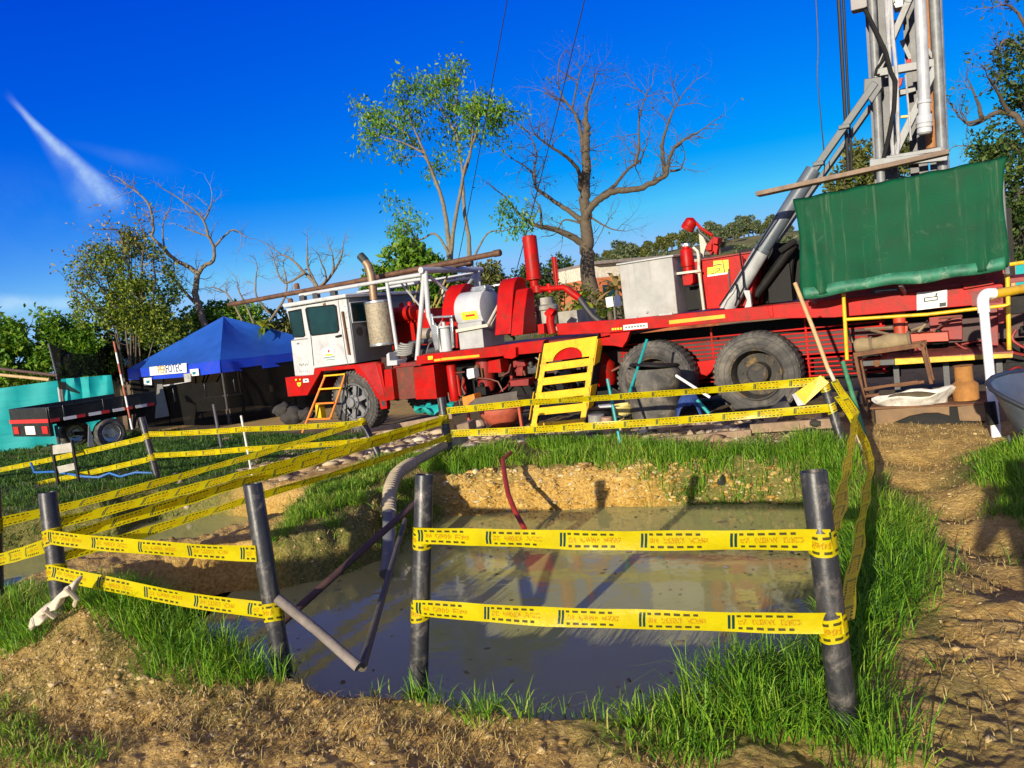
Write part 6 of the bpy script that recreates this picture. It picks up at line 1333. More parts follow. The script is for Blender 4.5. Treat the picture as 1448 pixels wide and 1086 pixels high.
# ---- the photographer, seen only by the long shadow on the path
def person():
    J = {'pelvis': (0, 0, .98), 'waist': (0, .01, 1.14), 'chest': (0, .02, 1.34), 'neck': (0, .03, 1.50), 'head0': (0, .05, 1.585), 'head1': (0, .06, 1.70), 'head2': (0, .05, 1.765)}
    R_ = {'pelvis': .155, 'waist': .14, 'chest': .165, 'neck': .062, 'head0': .085, 'head1': .10, 'head2': .06}
    E = [('pelvis', 'waist'), ('waist', 'chest'), ('chest', 'neck'), ('neck', 'head0'), ('head0', 'head1'), ('head1', 'head2')]
    for s, n in ((-1, 'l'), (1, 'r')):
        for k, p, r in (('sh', (s*.19, .03, 1.43), .07), ('el', (s*.30, .14, 1.17), .046), ('wr', (s*.10, .27, 1.38), .032), ('palm', (s*.075, .29, 1.45), .034), ('hip', (s*.10, 0, .92), .10), ('kn', (s*.13, .02, .50), .068), ('an', (s*.15, -.01, .09), .045), ('toe', (s*.17, .17, .04), .04)): J[k+n] = p; R_[k+n] = r
        for f in range(4):
            x = s*(.075-.022*(f-1.5)); J[f'f{f}{n}'] = (x, .30, 1.49); R_[f'f{f}{n}'] = .009; J[f'g{f}{n}'] = (x-s*.012, .315, 1.525-.004*abs(f-1)); R_[f'g{f}{n}'] = .008; E += [('palm'+n, f'f{f}{n}'), (f'f{f}{n}', f'g{f}{n}')]
        J['th'+n] = (s*.035, .295, 1.465); R_['th'+n] = .010; E += [('palm'+n, 'th'+n), ('chest', 'sh'+n), ('sh'+n, 'el'+n), ('el'+n, 'wr'+n), ('wr'+n, 'palm'+n), ('pelvis', 'hip'+n), ('hip'+n, 'kn'+n), ('kn'+n, 'an'+n), ('an'+n, 'toe'+n)]
    ks = list(J); me = bpy.data.meshes.new('person'); me.from_pydata([J[k] for k in ks], [(ks.index(a), ks.index(b)) for a, b in E], [])
    o = bpy.data.objects.new('person', me); COL.objects.link(o); o.location = (.36, -.42, .01)
    o.modifiers.new('skin', 'SKIN'); sd = o.modifiers.new('sub', 'SUBSURF'); sd.levels = 1; sd.render_levels = 2
    sv = me.skin_vertices[0].data
    for i, k in enumerate(ks): sv[i].radius = (R_[k], R_[k]*(.72 if k in ('chest', 'waist', 'pelvis') else 1))
    sv[0].use_root = True; me.materials.append(M('dark_clothes', (.05, .06, .09), .85))
    tag(o, 'person in dark clothes photographing the pond, whose long shadow lies on the dirt path', 'person'); BASE[o.name] = (ID, Vector((0, 0, 0)))
    m = MB(); m.cbox((.36, -.105, 1.485), (.15, .009, .075)); ph = m.done('phone', BLACK, bevel=.003); tag(ph, 'dark phone held up by the person', 'phone')
person()
# ================================================================== TREES, BUSHES, TENT, TRAILER, FAR BACKGROUND
BARK = M('pale_bark', (.19, .155, .10), .85, 0, .4, 9, (.10, .08, .05), .5, 5, .35, 30)
BARKD = M('dark_bark', (.10, .075, .05), .85, 0, .4, 9, (.05, .04, .03), .5, 5, .35, 30)
BARKT = M('tan_bark', (.10, .075, .045), .85, 0, .4, 9, (.09, .07, .04), .5, 5, .35, 30)
LEAF = {
 'mixed': leaf_mat('leaf_mixed', [(.025, .055, .006), (.07, .12, .01), (.18, .25, .02), (.42, .45, .05)], .35),
 'airy': leaf_mat('leaf_airy', [(.03, .11, .006), (.07, .20, .012), (.14, .31, .02), (.28, .39, .03)], .4),
 'bright': leaf_mat('leaf_bright', [(.03, .09, .006), (.08, .20, .012), (.15, .29, .02), (.25, .34, .03)], .35),
 'yellow': leaf_mat('leaf_yellow', [(.05, .10, .008), (.16, .24, .012), (.32, .38, .02), (.48, .44, .04)], .35),
 'dark': leaf_mat('leaf_dark', [(.010, .030, .006), (.025, .06, .010), (.05, .10, .015), (.12, .15, .02)], .25),
 'olive': leaf_mat('leaf_olive', [(.04, .055, .012), (.09, .11, .02), (.15, .17, .035), (.20, .17, .06)], .3),
 'far': leaf_mat('leaf_far_hazy', [(.045, .070, .035), (.08, .115, .05), (.13, .16, .07), (.19, .20, .09)], .25),  # distance haze mixed into the leaf colours
 'dry': leaf_mat('leaf_dry', [(.30, .19, .07), (.42, .30, .12), (.26, .22, .06), (.16, .17, .04)], .3),
}
def leaves(pts, size, mat, seed=0, up=.25, aspect=2.1, droop=0.0):
    """small folded leaves at the given points"""
    r = np.random.default_rng(seed); n = len(pts); pts = np.asarray(pts)
    d = r.normal(0, 1, (n, 3)); d[:, 2] -= droop*1.5; d /= np.linalg.norm(d, axis=1)[:, None]
    nn = r.normal(0, 1, (n, 3)); nn[:, 2] += up*3; s = np.cross(d, nn); s /= np.linalg.norm(s, axis=1)[:, None]+1e-9; nr = np.cross(s, d)
    L = (size*r.uniform(.55, 1.3, n))[:, None]; W = L/aspect
    b = pts; tip = pts+d*L; mid = pts+d*L*.5; k = nr*W*.22
    V = np.stack([b, mid+s*W*.5+k, tip, mid-s*W*.5+k], 1).reshape(-1, 3)
    F = (np.array([0, 1, 2, 0, 2, 3])[None]+(np.arange(n)*4)[:, None]).ravel()
    return V, F, np.repeat(r.uniform(0, 1, n), 4)
def leaf_obj(name, pts, size, mat, parent, seed=0, **k):
    V, F, rd = leaves(pts, size, mat, seed, **k); V = V-np.array(BASE[parent.name][1])
    me = raw_mesh(name, V, F, 3, mat, False, dict(rnd=rd)); return link(name, me, parent)
class Skel:
    def __init__(s, d, seed): s.d = d; s.r = random.Random(seed); s.mb = MB(); s.tips = []; s.limbs = []
    def limb(s, px, r0, r1, dd=0.0, n=8, bend=.0):
        P_ = [D(x, y, s.d+dd*(i/(len(px)-1))) for i, (x, y) in enumerate(px)]; P_ = smooth_path(P_, 5); k = len(P_)
        amp = r0*.16; P_ = [p+Vector((s.r.uniform(-amp, amp), s.r.uniform(-amp, amp), s.r.uniform(-amp, amp)))*(0 if i in (0, k-1) else 1) for i, p in enumerate(P_)]
        R_ = [r0+(r1-r0)*(i/(k-1))**.8 for i in range(k)]; s.mb.tube(P_, R_, n); s.limbs.append((P_, R_)); return P_
    def twig(s, p, d, L, r, lev, leafy=0, curl=.35):
        n = 5 if lev > 1 else 4; P_ = [p]; q = Vector(p); d = Vector(d).normalized()
        for i in range(n):
            d = (d+Vector((s.r.gauss(0, curl), s.r.gauss(0, curl), s.r.gauss(0, curl)+.07))*.55).normalized(); q = q+d*L/n; P_.append(q)
        R_ = [r*(1-.75*i/n) for i in range(n+1)]; s.mb.tube(P_, R_, 5 if r > .015 else 3, cap=False)
        if lev <= 0 or leafy > 1: s.tips += P_[2:] if leafy else P_[-1:]
        if lev > 0:
            for i in range(1, n+1):
                if s.r.random() < .82:
                    dd = (P_[i]-P_[i-1]).normalized(); a = dd.orthogonal(); a.rotate(Matrix.Rotation(s.r.uniform(0, 6.28), 3, dd)); s.twig(P_[i], dd*.75+a*s.r.uniform(.5, 1.0), L*s.r.uniform(.38, .68), R_[i]*.72, lev-1, leafy, curl)
    def sprout(s, per, L, r, lev, start=.3, leafy=0, up=.3, curl=.35, only=None):
        for k, (P_, R_) in enumerate(s.limbs):
            if only is not None and k not in only: continue
            Lt = sum((b-a).length for a, b in zip(P_[:-1], P_[1:])); n = int(per*Lt)
            for _ in range(n):
                t = s.r.uniform(start, 1)**.8*(len(P_)-1); i = min(int(t), len(P_)-2); p = P_[i].lerp(P_[i+1], t-i); dd = (P_[i+1]-P_[i]).normalized()
                a = dd.orthogonal(); a.rotate(Matrix.Rotation(s.r.uniform(0, 6.28), 3, dd)); s.twig(p, dd*.45+a*.9+Vector((0, 0, up)), L*s.r.uniform(.5, 1.3), min(r, R_[i]*.6), lev, leafy, curl)
            s.twig(P_[-1], P_[-1]-P_[-2], L, min(r*1.2, R_[-1]), lev, leafy, curl)
    def cluster(s, n, spread, seed=0):
        r = np.random.default_rng(seed); t = np.array([tuple(p) for p in s.tips]); i = r.integers(0, len(t), n); return t[i]+r.normal(0, spread, (n, 3))
def tree_root(name, label, cat, px, d, group=None):
    b = D(px[0], px[1], d); return thing(name, label, cat, (b.x, b.y, terrain(np.array([b.x]), np.array([b.y]), False)[0][0]), None, group)
# --- big bare tree
sk = Skel(28, 1)
tr = tree_root('bare_tree', 'big leafless tree with spreading crooked limbs behind the red surge chamber', 'tree', (835, 420), 28)
b0 = BASE[tr.name][1]; z2 = Zm(480, 60, 2.586)
sk.limb([(838, 470), (835, 420), (831, 372), *z2(905, 740, 903, 650, 898, 560, 900, 470, 900, 380, 905, 330, 900, 280)], .34, .11, 0, 12)
sk.limb(z2(903, 680, 905, 620, 945, 580, 1000, 545, 1090, 535, 1180, 495, 1200, 460, 1215, 400, 1250, 360, 1310, 330), 0.178, 0.037, -1.5)
sk.limb(z2(1190, 490, 1180, 380, 1195, 320, 1220, 250, 1255, 190), 0.089, 0.019, -1); sk.limb(z2(1210, 470, 1245, 465, 1255, 445), 0.054, 0.022, -.5)
sk.limb(z2(915, 600, 960, 560, 1010, 520, 1060, 460, 1100, 430, 1125, 370), 0.116, 0.022, 1.5); sk.limb(z2(1080, 450, 1095, 380, 1095, 280, 1120, 200, 1140, 160), 0.062, 0.015, 1)
sk.limb(z2(895, 740, 830, 700, 770, 680, 720, 670, 660, 630, 600, 560), 0.151, 0.030, -1); sk.limb(z2(740, 680, 735, 610, 725, 590), 0.054, 0.022, 0)
sk.limb(z2(885, 650, 830, 610, 770, 570, 720, 530, 700, 470, 640, 430), 0.116, 0.022, 2); sk.limb(z2(715, 520, 712, 460, 720, 400, 690, 330, 640, 290), 0.062, 0.011, 1)
sk.limb(z2(880, 540, 875, 470, 830, 420, 770, 380, 720, 340, 700, 300), 0.099, 0.015, -2); sk.limb(z2(890, 400, 880, 320, 860, 260, 820, 205, 800, 150, 805, 60), 0.089, 0.015, 0)
sk.limb(z2(900, 290, 905, 220, 930, 150, 945, 95), 0.089, 0.009, 1); sk.limb(z2(830, 215, 790, 205, 745, 180), 0.045, 0.011, 0); sk.limb(z2(850, 250, 880, 110, 905, 70), 0.045, 0.009, 1)
sk.limb(z2(920, 640, 990, 680, 1050, 690), 0.045, 0.009, -1); sk.limb(z2(880, 660, 820, 650, 790, 700, 740, 710), 0.045, 0.009, 1)
sk.sprout(2.6, 1.15, .020, 2, .25, curl=.4)
sk.mb.done('trunk', BARKT, tr, smooth=60, recalc=False)
leaf_obj('crown', sk.cluster(260, .12, 1), .13, LEAF['olive'], tr, 3)
# --- airy leafy tree
sk = Skel(24, 2); tr = tree_root('leafy_tree', 'slim airy tree with small yellow-green leaves behind the truck cab', 'tree', (645, 420), 24)
for px, r0, dd in ((z2(400, 880, 400, 740, 385, 620, 350, 500, 320, 430, 280, 370, 200, 300, 130, 270), .10, 1), (z2(405, 860, 415, 700, 440, 560, 460, 460, 500, 330, 520, 260, 560, 250), .08, -1), (z2(470, 880, 475, 740, 455, 600, 450, 480, 430, 350, 425, 250, 430, 160), .09, .5), (z2(345, 490, 310, 400, 250, 260, 250, 210), .05, -1), (z2(425, 330, 380, 260, 340, 190), .05, 1), (z2(450, 500, 480, 400, 490, 230), .05, -1.5), (z2(300, 400, 240, 370, 180, 350), .04, 0), (z2(405, 780, 350, 700, 290, 720, 240, 660), .05, .5), (z2(485, 800, 540, 700, 600, 690), .04, -1)):
    sk.limb(px, r0, .015, dd)
sk.sprout(1.6, .75, .014, 1, .45, 1, .25); sk.mb.done('trunk', BARK, tr, smooth=60, recalc=False)
leaf_obj('crown', sk.cluster(7500, .16, 2), .15, LEAF['airy'], tr, 4, droop=.9, aspect=2.6)
# --- left bare tree
z1 = Zm(0, 120, 2.785); sk = Skel(26, 3); tr = tree_root('bare_tree', 'bare pale tree with a forked trunk behind the blue tent', 'tree', (285, 440), 26)
sk.limb(z1(810, 960, 775, 850, 770, 800, 778, 745), .13, .09, 0, 10); sk.limb(z1(778, 745, 735, 712, 690, 690, 650, 650, 600, 600, 605, 560, 590, 480, 560, 440, 510, 400, 465, 365), .09, .02, 1)
sk.limb(z1(778, 745, 805, 712, 840, 692, 842, 640, 820, 590, 800, 530, 750, 480, 680, 430), .085, .02, -1); sk.limb(z1(842, 640, 880, 600, 920, 570, 970, 600), .05, .015, 0); sk.limb(z1(800, 540, 830, 480, 835, 430), .04, .012, 0)
sk.limb(z1(800, 890, 740, 830, 690, 770, 640, 740), .07, .03, 1.5); sk.limb(z1(650, 655, 640, 560, 670, 480), .04, .012, 0); sk.limb(z1(830, 600, 770, 580, 720, 560), .04, .012, 0)
sk.sprout(2.4, .8, .016, 2, .35, curl=.42); sk.mb.done('trunk', BARK, tr, smooth=60, recalc=False)
# --- mixed shrubby tree left of it
def pts_in(ells, d, n, seed, hollow=.35, dens=.46, fr=1.6):
    """points through several px-measured ellipsoids (px, py, rx, ry), thinned by noise so that gaps show"""
    r = np.random.default_rng(seed); out = []; tot = sum(e[2]*e[3] for e in ells)
    for e in ells:
        c = D(e[0], e[1], d+(e[4] if len(e) > 4 else 0)); s = d/FPX; k = int(n*e[2]*e[3]/tot*1.9)
        v = r.normal(0, 1, (k, 3)); v /= np.linalg.norm(v, axis=1)[:, None]; rad = r.uniform(hollow**3, 1, k)**(1/3); rad *= .78+.44*vnoise(v[:, 0]*2.3+e[0], v[:, 2]*2.3+v[:, 1]*1.7+e[1], seed)
        p = np.array(c)+v*rad[:, None]*np.array([e[2]*s, (e[2]+e[3])*.5*s, e[3]*s])
        keep = (vnoise(p[:, 0]*fr+p[:, 1]*.7*fr, p[:, 2]*fr*1.2, seed+3)*.6+vnoise(p[:, 0]*fr*2.7, p[:, 2]*fr*2.7+p[:, 1]*2*fr, seed+4)*.4) > dens
        out.append(p[keep])
    return np.vstack(out)
def bush(name, label, cat, ells, d, n, size, leafmat, seed, group=None, stems=5, bark=None, dens=.46, stemr=.04, **k):
    e0 = max(ells, key=lambda e: e[3]); lowpx = max(e[1]+e[3] for e in ells); tr = tree_root(name, label, cat, (e0[0], min(lowpx, 640)), d, group)
    b0 = BASE[tr.name][1]; p = pts_in(ells, d, n, seed, dens=dens); p = p[p[:, 2] > b0[2]+.05]
    s = Skel(d, seed); rr = random.Random(seed)
    for i in range(stems):
        e = rr.choice(ells); c = D(e[0]+rr.uniform(-.5, .5)*e[2], e[1]-rr.uniform(0, .6)*e[3], d+rr.uniform(-.5, .5)); a = Vector((b0.x+rr.uniform(-.25, .25), b0.y+rr.uniform(-.2, .2), b0.z-.1)); m_ = a.lerp(c, .5)+Vector((rr.uniform(-.2, .2), rr.uniform(-.2, .2), .1)); P_ = smooth_path([a, m_, c], 4); R_ = [stemr*(1-.7*j/(len(P_)-1)) for j in range(len(P_))]; s.mb.tube(P_, R_, 6); s.limbs.append((P_, R_))
    s.sprout(.5, .7, stemr*.3, 1, .4); s.mb.done('trunk', bark or BARKD, tr, smooth=60, recalc=False)
    leaf_obj('crown', p, size, leafmat, tr, seed, **k); return tr
bush('shrubby_tree', 'yellow-green shrubby tree with bare outer twigs left of the bare tree', 'tree', [(178, 395, 62, 68), (215, 430, 48, 50), (150, 435, 40, 48), (176, 352, 26, 26), (235, 460, 40, 34)], 25, 14000, .125, LEAF['mixed'], 11, stems=10, dens=.47)
sk = Skel(24.5, 5); tw = tree_root('dry_shrub', 'dry twiggy shrub rising through the left tree crown', 'shrub', (190, 470), 24.5)
for px in (z1(560, 900, 560, 700, 570, 600, 540, 520), z1(540, 900, 500, 700, 470, 580, 430, 570), z1(480, 900, 400, 800, 340, 740), z1(450, 920, 350, 850, 290, 800), z1(600, 880, 610, 760, 600, 690), z1(500, 900, 480, 760, 420, 680)): sk.limb(px, .05, .012, random.uniform(-1, 1))
sk.sprout(2.6, .7, .012, 2, .4, 1); sk.mb.done('trunk', BARKD, tw, smooth=60, recalc=False); leaf_obj('crown', sk.cluster(500, .15, 5), .13, LEAF['dry'], tw, 6)
# --- bushes along the back, left to right
G_B = 'bushes along the back of the yard'
bush('bush', 'broad leafy bush at the left edge above the teal fence', 'bush', [(-20, 490, 60, 52), (40, 480, 48, 44), (10, 520, 60, 30)], 26, 7000, .20, LEAF['bright'], 21, G_B, dens=.42)
bush('bush', 'broad-leaved bush above the black shade net', 'bush', [(100, 488, 44, 42), (135, 500, 34, 36), (75, 520, 44, 30)], 26.5, 5600, .19, LEAF['bright'], 22, G_B, dens=.43)
bush('bush', 'dark green bush behind the left end of the tent roof', 'bush', [(190, 488, 42, 36), (230, 490, 40, 34), (160, 520, 40, 30)], 27.5, 3000, .22, LEAF['dark'], 23, G_B, dens=.40)
bush('bush', 'bright green bush behind the peak of the blue tent', 'bush', [(268, 468, 36, 34), (310, 452, 40, 26), (352, 452, 32, 24), (300, 490, 60, 34)], 27, 6000, .18, LEAF['bright'], 24, G_B, dens=.40)
bush('bush', 'mixed green bush filling the gap between tent and cab', 'bush', [(385, 470, 40, 34), (430, 480, 50, 40)], 28, 2400, .24, LEAF['olive'], 25, G_B, dens=.40)
bush('bush', 'bright large-leaved bush behind the exhaust pipe and roof pipes', 'bush', [(575, 378, 42, 40), (610, 400, 46, 40), (545, 408, 38, 36), (580, 440, 70, 40)], 22, 6500, .20, LEAF['bright'], 26, G_B, dens=.40)
bush('bush', 'round green bush right of the rack frame', 'bush', [(690, 392, 26, 24), (672, 415, 34, 30), (705, 420, 34, 30)], 36, 2600, .24, LEAF['olive'], 27, G_B, dens=.36)
bush('bush', 'dark low bush behind the silver drum', 'bush', [(640, 440, 50, 40), (720, 440, 40, 36)], 25, 2400, .22, LEAF['dark'], 28, G_B, dens=.38)
bush('round_tree', 'dark round tree just left of the wrapped red rod', 'tree', [(752, 392, 24, 22), (746, 412, 28, 24)], 58, 1500, .38, LEAF['dark'], 29, 'distant trees behind the yard', dens=.34)
bush('round_tree', 'dark round tree just right of the wrapped red rod', 'tree', [(793, 386, 22, 26), (785, 410, 34, 26)], 60, 1600, .38, LEAF['dark'], 30, 'distant trees behind the yard', dens=.34)
bush('bush', 'leafy bush behind the black hose', 'bush', [(800, 425, 40, 26), (850, 440, 40, 26), (820, 455, 60, 24)], 24, 2600, .22, LEAF['olive'], 31, G_B, dens=.40)
bush('tree', 'leafy tree showing between mast and brace', 'tree', [(1225, 228, 36, 26), (1262, 236, 34, 24), (1210, 262, 44, 34), (1280, 215, 16, 22)], 26, 2600, .24, LEAF['olive'], 32, 'trees behind the drilling platform', dens=.42)
bush('bush', 'dark bush under the dark tree at the right edge', 'bush', [(1450, 360, 60, 50), (1530, 370, 70, 60), (1490, 420, 90, 50)], 18, 4200, .2, LEAF['dark'], 41, 'trees behind the drilling platform', dens=.40)
bush('bush', 'olive bush beyond the teal fence at the far right', 'bush', [(1640, 360, 80, 60), (1740, 350, 80, 70), (1690, 410, 110, 50)], 20, 4200, .22, LEAF['olive'], 42, 'trees behind the drilling platform', dens=.40)
# --- bare shrub behind the cab
sk = Skel(25, 7); tr = tree_root('bare_shrub', 'leafless shrub with crooked grey limbs behind the cab roof', 'shrub', (445, 440), 25)
for px, r0 in ((z1(1240, 960, 1245, 800, 1200, 740, 1150, 690, 1095, 660), .09), (z1(1250, 800, 1215, 720, 1210, 640), .07), (z1(1260, 800, 1310, 740, 1310, 670), .07), (z1(1310, 740, 1340, 690, 1350, 640), .05), (z1(1255, 800, 1285, 760, 1265, 700), .05), (z1(1200, 740, 1120, 780, 1080, 700), .05), (z1(1060, 930, 1110, 860, 1130, 800, 1120, 730), .05), (z1(1060, 900, 1010, 830, 1010, 740), .04), (z1(960, 940, 900, 830, 850, 800), .04), (z1(1000, 940, 960, 850, 940, 810), .04)): sk.limb(px, r0, .02, random.uniform(-1, 1))
sk.sprout(2.2, .7, .016, 2, .3, curl=.42); sk.mb.done('trunk', BARK, tr, smooth=60, recalc=False)
# --- tree at the right edge, dark with bare ends
sk = Skel(15, 9); tr = tree_root('dark_tree', 'dark leafy tree with bare twigs at the right edge of the photo', 'tree', (1475, 500), 15)
zR = Zm(1248, 0, 2.715)
sk.limb([(1480, 560), (1478, 420), (1470, 300), (1462, 200), (1470, 80), (1475, -40)], .22, .08, 0, 10)
for px, r0 in ((zR(590, 640, 540, 480, 470, 430, 400, 450, 330, 470, 320, 460), .09), (zR(380, 450, 360, 380, 330, 310), .05), (zR(480, 430, 440, 350, 400, 290), .05), (zR(590, 520, 520, 360, 470, 300, 440, 180), .06), (zR(590, 300, 540, 200, 480, 150, 440, 190), .06), (zR(600, 200, 550, 100, 500, 30, 450, 20), .06), (zR(600, 700, 500, 560, 400, 560, 310, 560), .05), (zR(580, 800, 540, 740, 500, 770, 520, 850), .04), (zR(410, 450, 330, 480, 260, 400), .035)): sk.limb(px, r0, .012, random.uniform(-.8, .8))
sk.sprout(3.2, .55, .010, 2, .3, 1, curl=.42); sk.mb.done('trunk', BARKD, tr, smooth=60, recalc=False)
p = np.vstack([pts_in([(1420, 280, 46, 70), (1400, 200, 28, 30), (1440, 120, 26, 80), (1448, 340, 50, 80), (1395, 240, 28, 22), (1470, 200, 40, 120)], 15, 11000, 9, dens=.49, fr=2.2), sk.cluster(260, .08, 9)])
leaf_obj('crown', p, .11, LEAF['dark'], tr, 9)
# --- long dry fronds behind the truck
def fronds(name, label, px, d, n, L, mat, seed, cat='plant', group=None):
    rr = random.Random(seed); b = D(*px, d); b.z = terrain(np.array([b.x]), np.array([b.y]), False)[0][0]; top = D(*px, d); t = thing(name, label, cat, b, None, group); m = MB()
    m.tube([b, b.lerp(top, .5)+Vector((.03, 0, 0)), top], [.09, .08, .06], 8); m.done('trunk', BARKT, t); m = MB(); vs = []
    for i in range(n):
        a = rr.uniform(0, 6.28); e = rr.uniform(.1, 1.35); l = L*rr.uniform(.6, 1.2); dr = Vector((math.cos(a)*math.cos(e), math.sin(a)*math.cos(e), math.sin(e))); s_ = dr.cross(Vector((0, 0, 1))).normalized(); k = 7; pts = []
        for j in range(k+1): f = j/k; pts.append(top+dr*l*f+Vector((0, 0, -.55*l*f*f*rr.uniform(.9, 1.1))))
        w = L*.075; rows = [(p-s_*w*(math.sin(math.pi*(j/k*.9+.08))), p+s_*w*(math.sin(math.pi*(j/k*.9+.08)))) for j, p in enumerate(pts)]
        o_ = len(vs); vs += [q for r_ in rows for q in r_]; m.f += [(o_+2*j, o_+2*j+1, o_+2*j+3, o_+2*j+2) for j in range(k)]
    V = np.array([tuple(v) for v in vs])-np.array(b); fl = np.array(m.f).ravel(); rd = np.repeat(np.random.default_rng(seed).uniform(0, 1, n), 16)
    me = raw_mesh('crown', V, fl, 4, mat, True, dict(rnd=rd)); link('crown', me, t); return t
fronds('banana_plant', 'dry yellow banana plant in front of the brick house', (872, 410), 21, 26, 1.1, LEAF['dry'], 1, group='banana plants behind the truck')
fronds('banana_plant', 'green and tan banana plant behind the black hose', (820, 432), 19.5, 24, 1.0, LEAF['yellow'], 2, group='banana plants behind the truck')
fronds('banana_plant', 'low banana plant with long straw leaves beside the mud pump', (800, 452), 18, 18, .9, LEAF['dry'], 3, group='banana plants behind the truck')
fronds('banana_plant', 'green banana plant left of the fluid tank', (862, 440), 18.5, 18, .7, LEAF['bright'], 4, group='banana plants behind the truck')
fronds('banana_plant', 'banana plant showing between tent and cab', (372, 465), 24, 20, .9, LEAF['yellow'], 5, group='banana plants behind the truck')
# --- brick house far behind, white boards
bh = thing('brick_house', 'low orange brick house with a white band below its roof, far behind the tank', 'house', D(910, 440, 48))
a, b = D(838, 398, 48), D(1010, 380, 52); zt_ = a.z+.2; dv = (b-a); dv.z = 0; pv = Vector((-dv.y, dv.x, 0)).normalized()
BR_M = M('orange_brick', (.50, .15, .05), .85, 0, .3, 9, (.25, .12, .07), .5, 2, .2, 30)
m = MB(); m.prism([(a.x, a.y, -1.8), (b.x, b.y, -1.8), (b.x, b.y, zt_), (a.x, a.y, zt_)], pv*5); m.done('wall', BR_M, bh)
m = MB(); m.prism([(a.x, a.y, zt_+.002), (b.x, b.y, zt_+.002), (b.x, b.y, zt_+.85), (a.x, a.y, zt_+.85)], pv*5); m.done('band', M('cream_render', (.62, .57, .44), .8), bh)
m = MB(); m.prism([Vector((a.x, a.y, zt_+.852))-pv*.5, Vector((b.x, b.y, zt_+.852))-pv*.5, Vector((b.x, b.y, zt_+1.05))-pv*.5, Vector((a.x, a.y, zt_+1.05))-pv*.5], pv*6); m.done('roof', M('grey_roof', (.22, .19, .16), .8), bh)
for t in (.12, .3, .55, .8): c = a.lerp(b, t); m = MB(); e = dv.normalized()*.5; m.prism([Vector((c.x, c.y, zt_-1.6))-e-pv*.03, Vector((c.x, c.y, zt_-1.6))+e-pv*.03, Vector((c.x, c.y, zt_-.5))+e-pv*.03, Vector((c.x, c.y, zt_-.5))-e-pv*.03], pv*.02); m.done('window', GLASS, bh)
sb = thing('white_board', 'pair of small white boards on a post behind the truck deck', 'sign', D(868, 455, 15.5))
for p in (((856, 421), (866, 419), (868, 433), (858, 435)), ((868, 419), (876, 417), (879, 432), (870, 434))): m = MB(); m.prism([D(*q, 15.5) for q in p], (.01, .03, 0)); m.done('board', LABELW, sb)
m = MB(); m.tube([D(868, 425, 15.55), D(872, 470, 15.55)], .025, 8); m.done('post', WOODG, sb)
# --- far hill and its trees
def build_hill():
    n1, n2 = 60, 14; vs = []
    for j in range(n2+1):
        for i in range(n1+1):
            x = -30+220*i/n1; f = j/n2; y = 95+120*f; h = 16.5*sst(np.array(x), -22, 38)*math.sin(min(1, f*1.15)*math.pi/2)*(.86+.28*float(fbm(np.array(x*.03), np.array(f*3), 4, 3))); vs.append((x, y, -1.8+float(h)))
    m = MB(); m.add(vs, [(j*(n1+1)+i, j*(n1+1)+i+1, (j+1)*(n1+1)+i+1, (j+1)*(n1+1)+i) for j in range(n2) for i in range(n1)])
    b = NB('hill_grass'); co = b.coord('Object'); n = b.noise(.12, 6, .65, co); n3 = b.noise(1.6, 5, .7, co); c = b.mix(b.ramp(n, .35, .65), (.09, .10, .03), (.20, .18, .06)); c = b.mix(b.math('MULTIPLY', b.ramp(n3, .5, .7), .7), c, (.05, .075, .02))
    o = m.done('hills', b.fin(b.bsdf(col=c, rough=.95, spec=.2)), origin='zero', smooth=60); tag(o, kind='structure')
build_hill()
hill = bpy.data.objects['hills']; from mathutils.bvhtree import BVHTree
hb = BVHTree.FromPolygons([v.co for v in hill.data.vertices], [tuple(p.vertices) for p in hill.data.polygons])
def on_hill(px, py, back):
    r = ray(px, py); d = 100+back; p = EYE+r*d; hit = hb.ray_cast(Vector((p.x, p.y, 80)), Vector((0, 0, -1)))[0]; return (hit if hit else p), d
rr = random.Random(12)
spots = [(832+i*3.6+rr.uniform(-4, 4), rr.choice((20, 40, 60, 75, 85, 95, 105, 112)), rr.uniform(.65, 1.2)) for i in range(80)]
kinds = ['round tree on the far hill', 'tall tree on the far hill', 'pale tree on the far hill']
protos = []
for k in range(3):
    t = thing('hill_tree', 'x', 'tree'); m = MB(); m.tube([(0, 0, -.5), (.1, 0, 1.2), (0, .1, 2.8)], [.16, .12, .06], 6); m.done('trunk', BARKD, t)
    r = np.random.default_rng(k); P_ = []
    for c in range(7): v = r.normal(0, 1, (230, 3)); v /= np.linalg.norm(v, axis=1)[:, None]; o_ = np.array([r.uniform(-1, 1), r.uniform(-1, 1), r.uniform(1.6, 3.4+(.9 if k == 1 else 0))]); P_.append(o_+v*r.uniform(.55, 1.05)*np.array([1, 1, .85])*r.uniform(.6, 1, (230, 1)))
    leaf_obj('crown', np.vstack(P_), .42, LEAF[('far', 'far', 'olive')[k]], t, k, aspect=1.4); protos.append(t)
placed = 0; used = set()
for (px, back, s_) in spots:
    p, d = on_hill(px, 360, back); k = rr.randrange(3); src = protos[k]
    if k in used:
        o = src.copy(); COL.objects.link(o)
        for ch in src.children:
            c = ch.copy(); COL.objects.link(c); c.parent = o
    else: o = src; used.add(k)
    o.matrix_world = Matrix.Translation(p) @ Matrix.Rotation(rr.uniform(0, 6.28), 4, 'Z') @ Matrix.Scale(s_, 4); BASE[o.name] = (ID, Vector((0, 0, 0))); tag(o, ['dark round tree', 'taller dark tree', 'paler olive tree'][k]+' on the far hill behind the truck deck', 'tree', 'trees on the far hill')
for k in range(3):
    if k not in used: [bpy.data.objects.remove(c) for c in list(protos[k].children)]; bpy.data.objects.remove(protos[k])
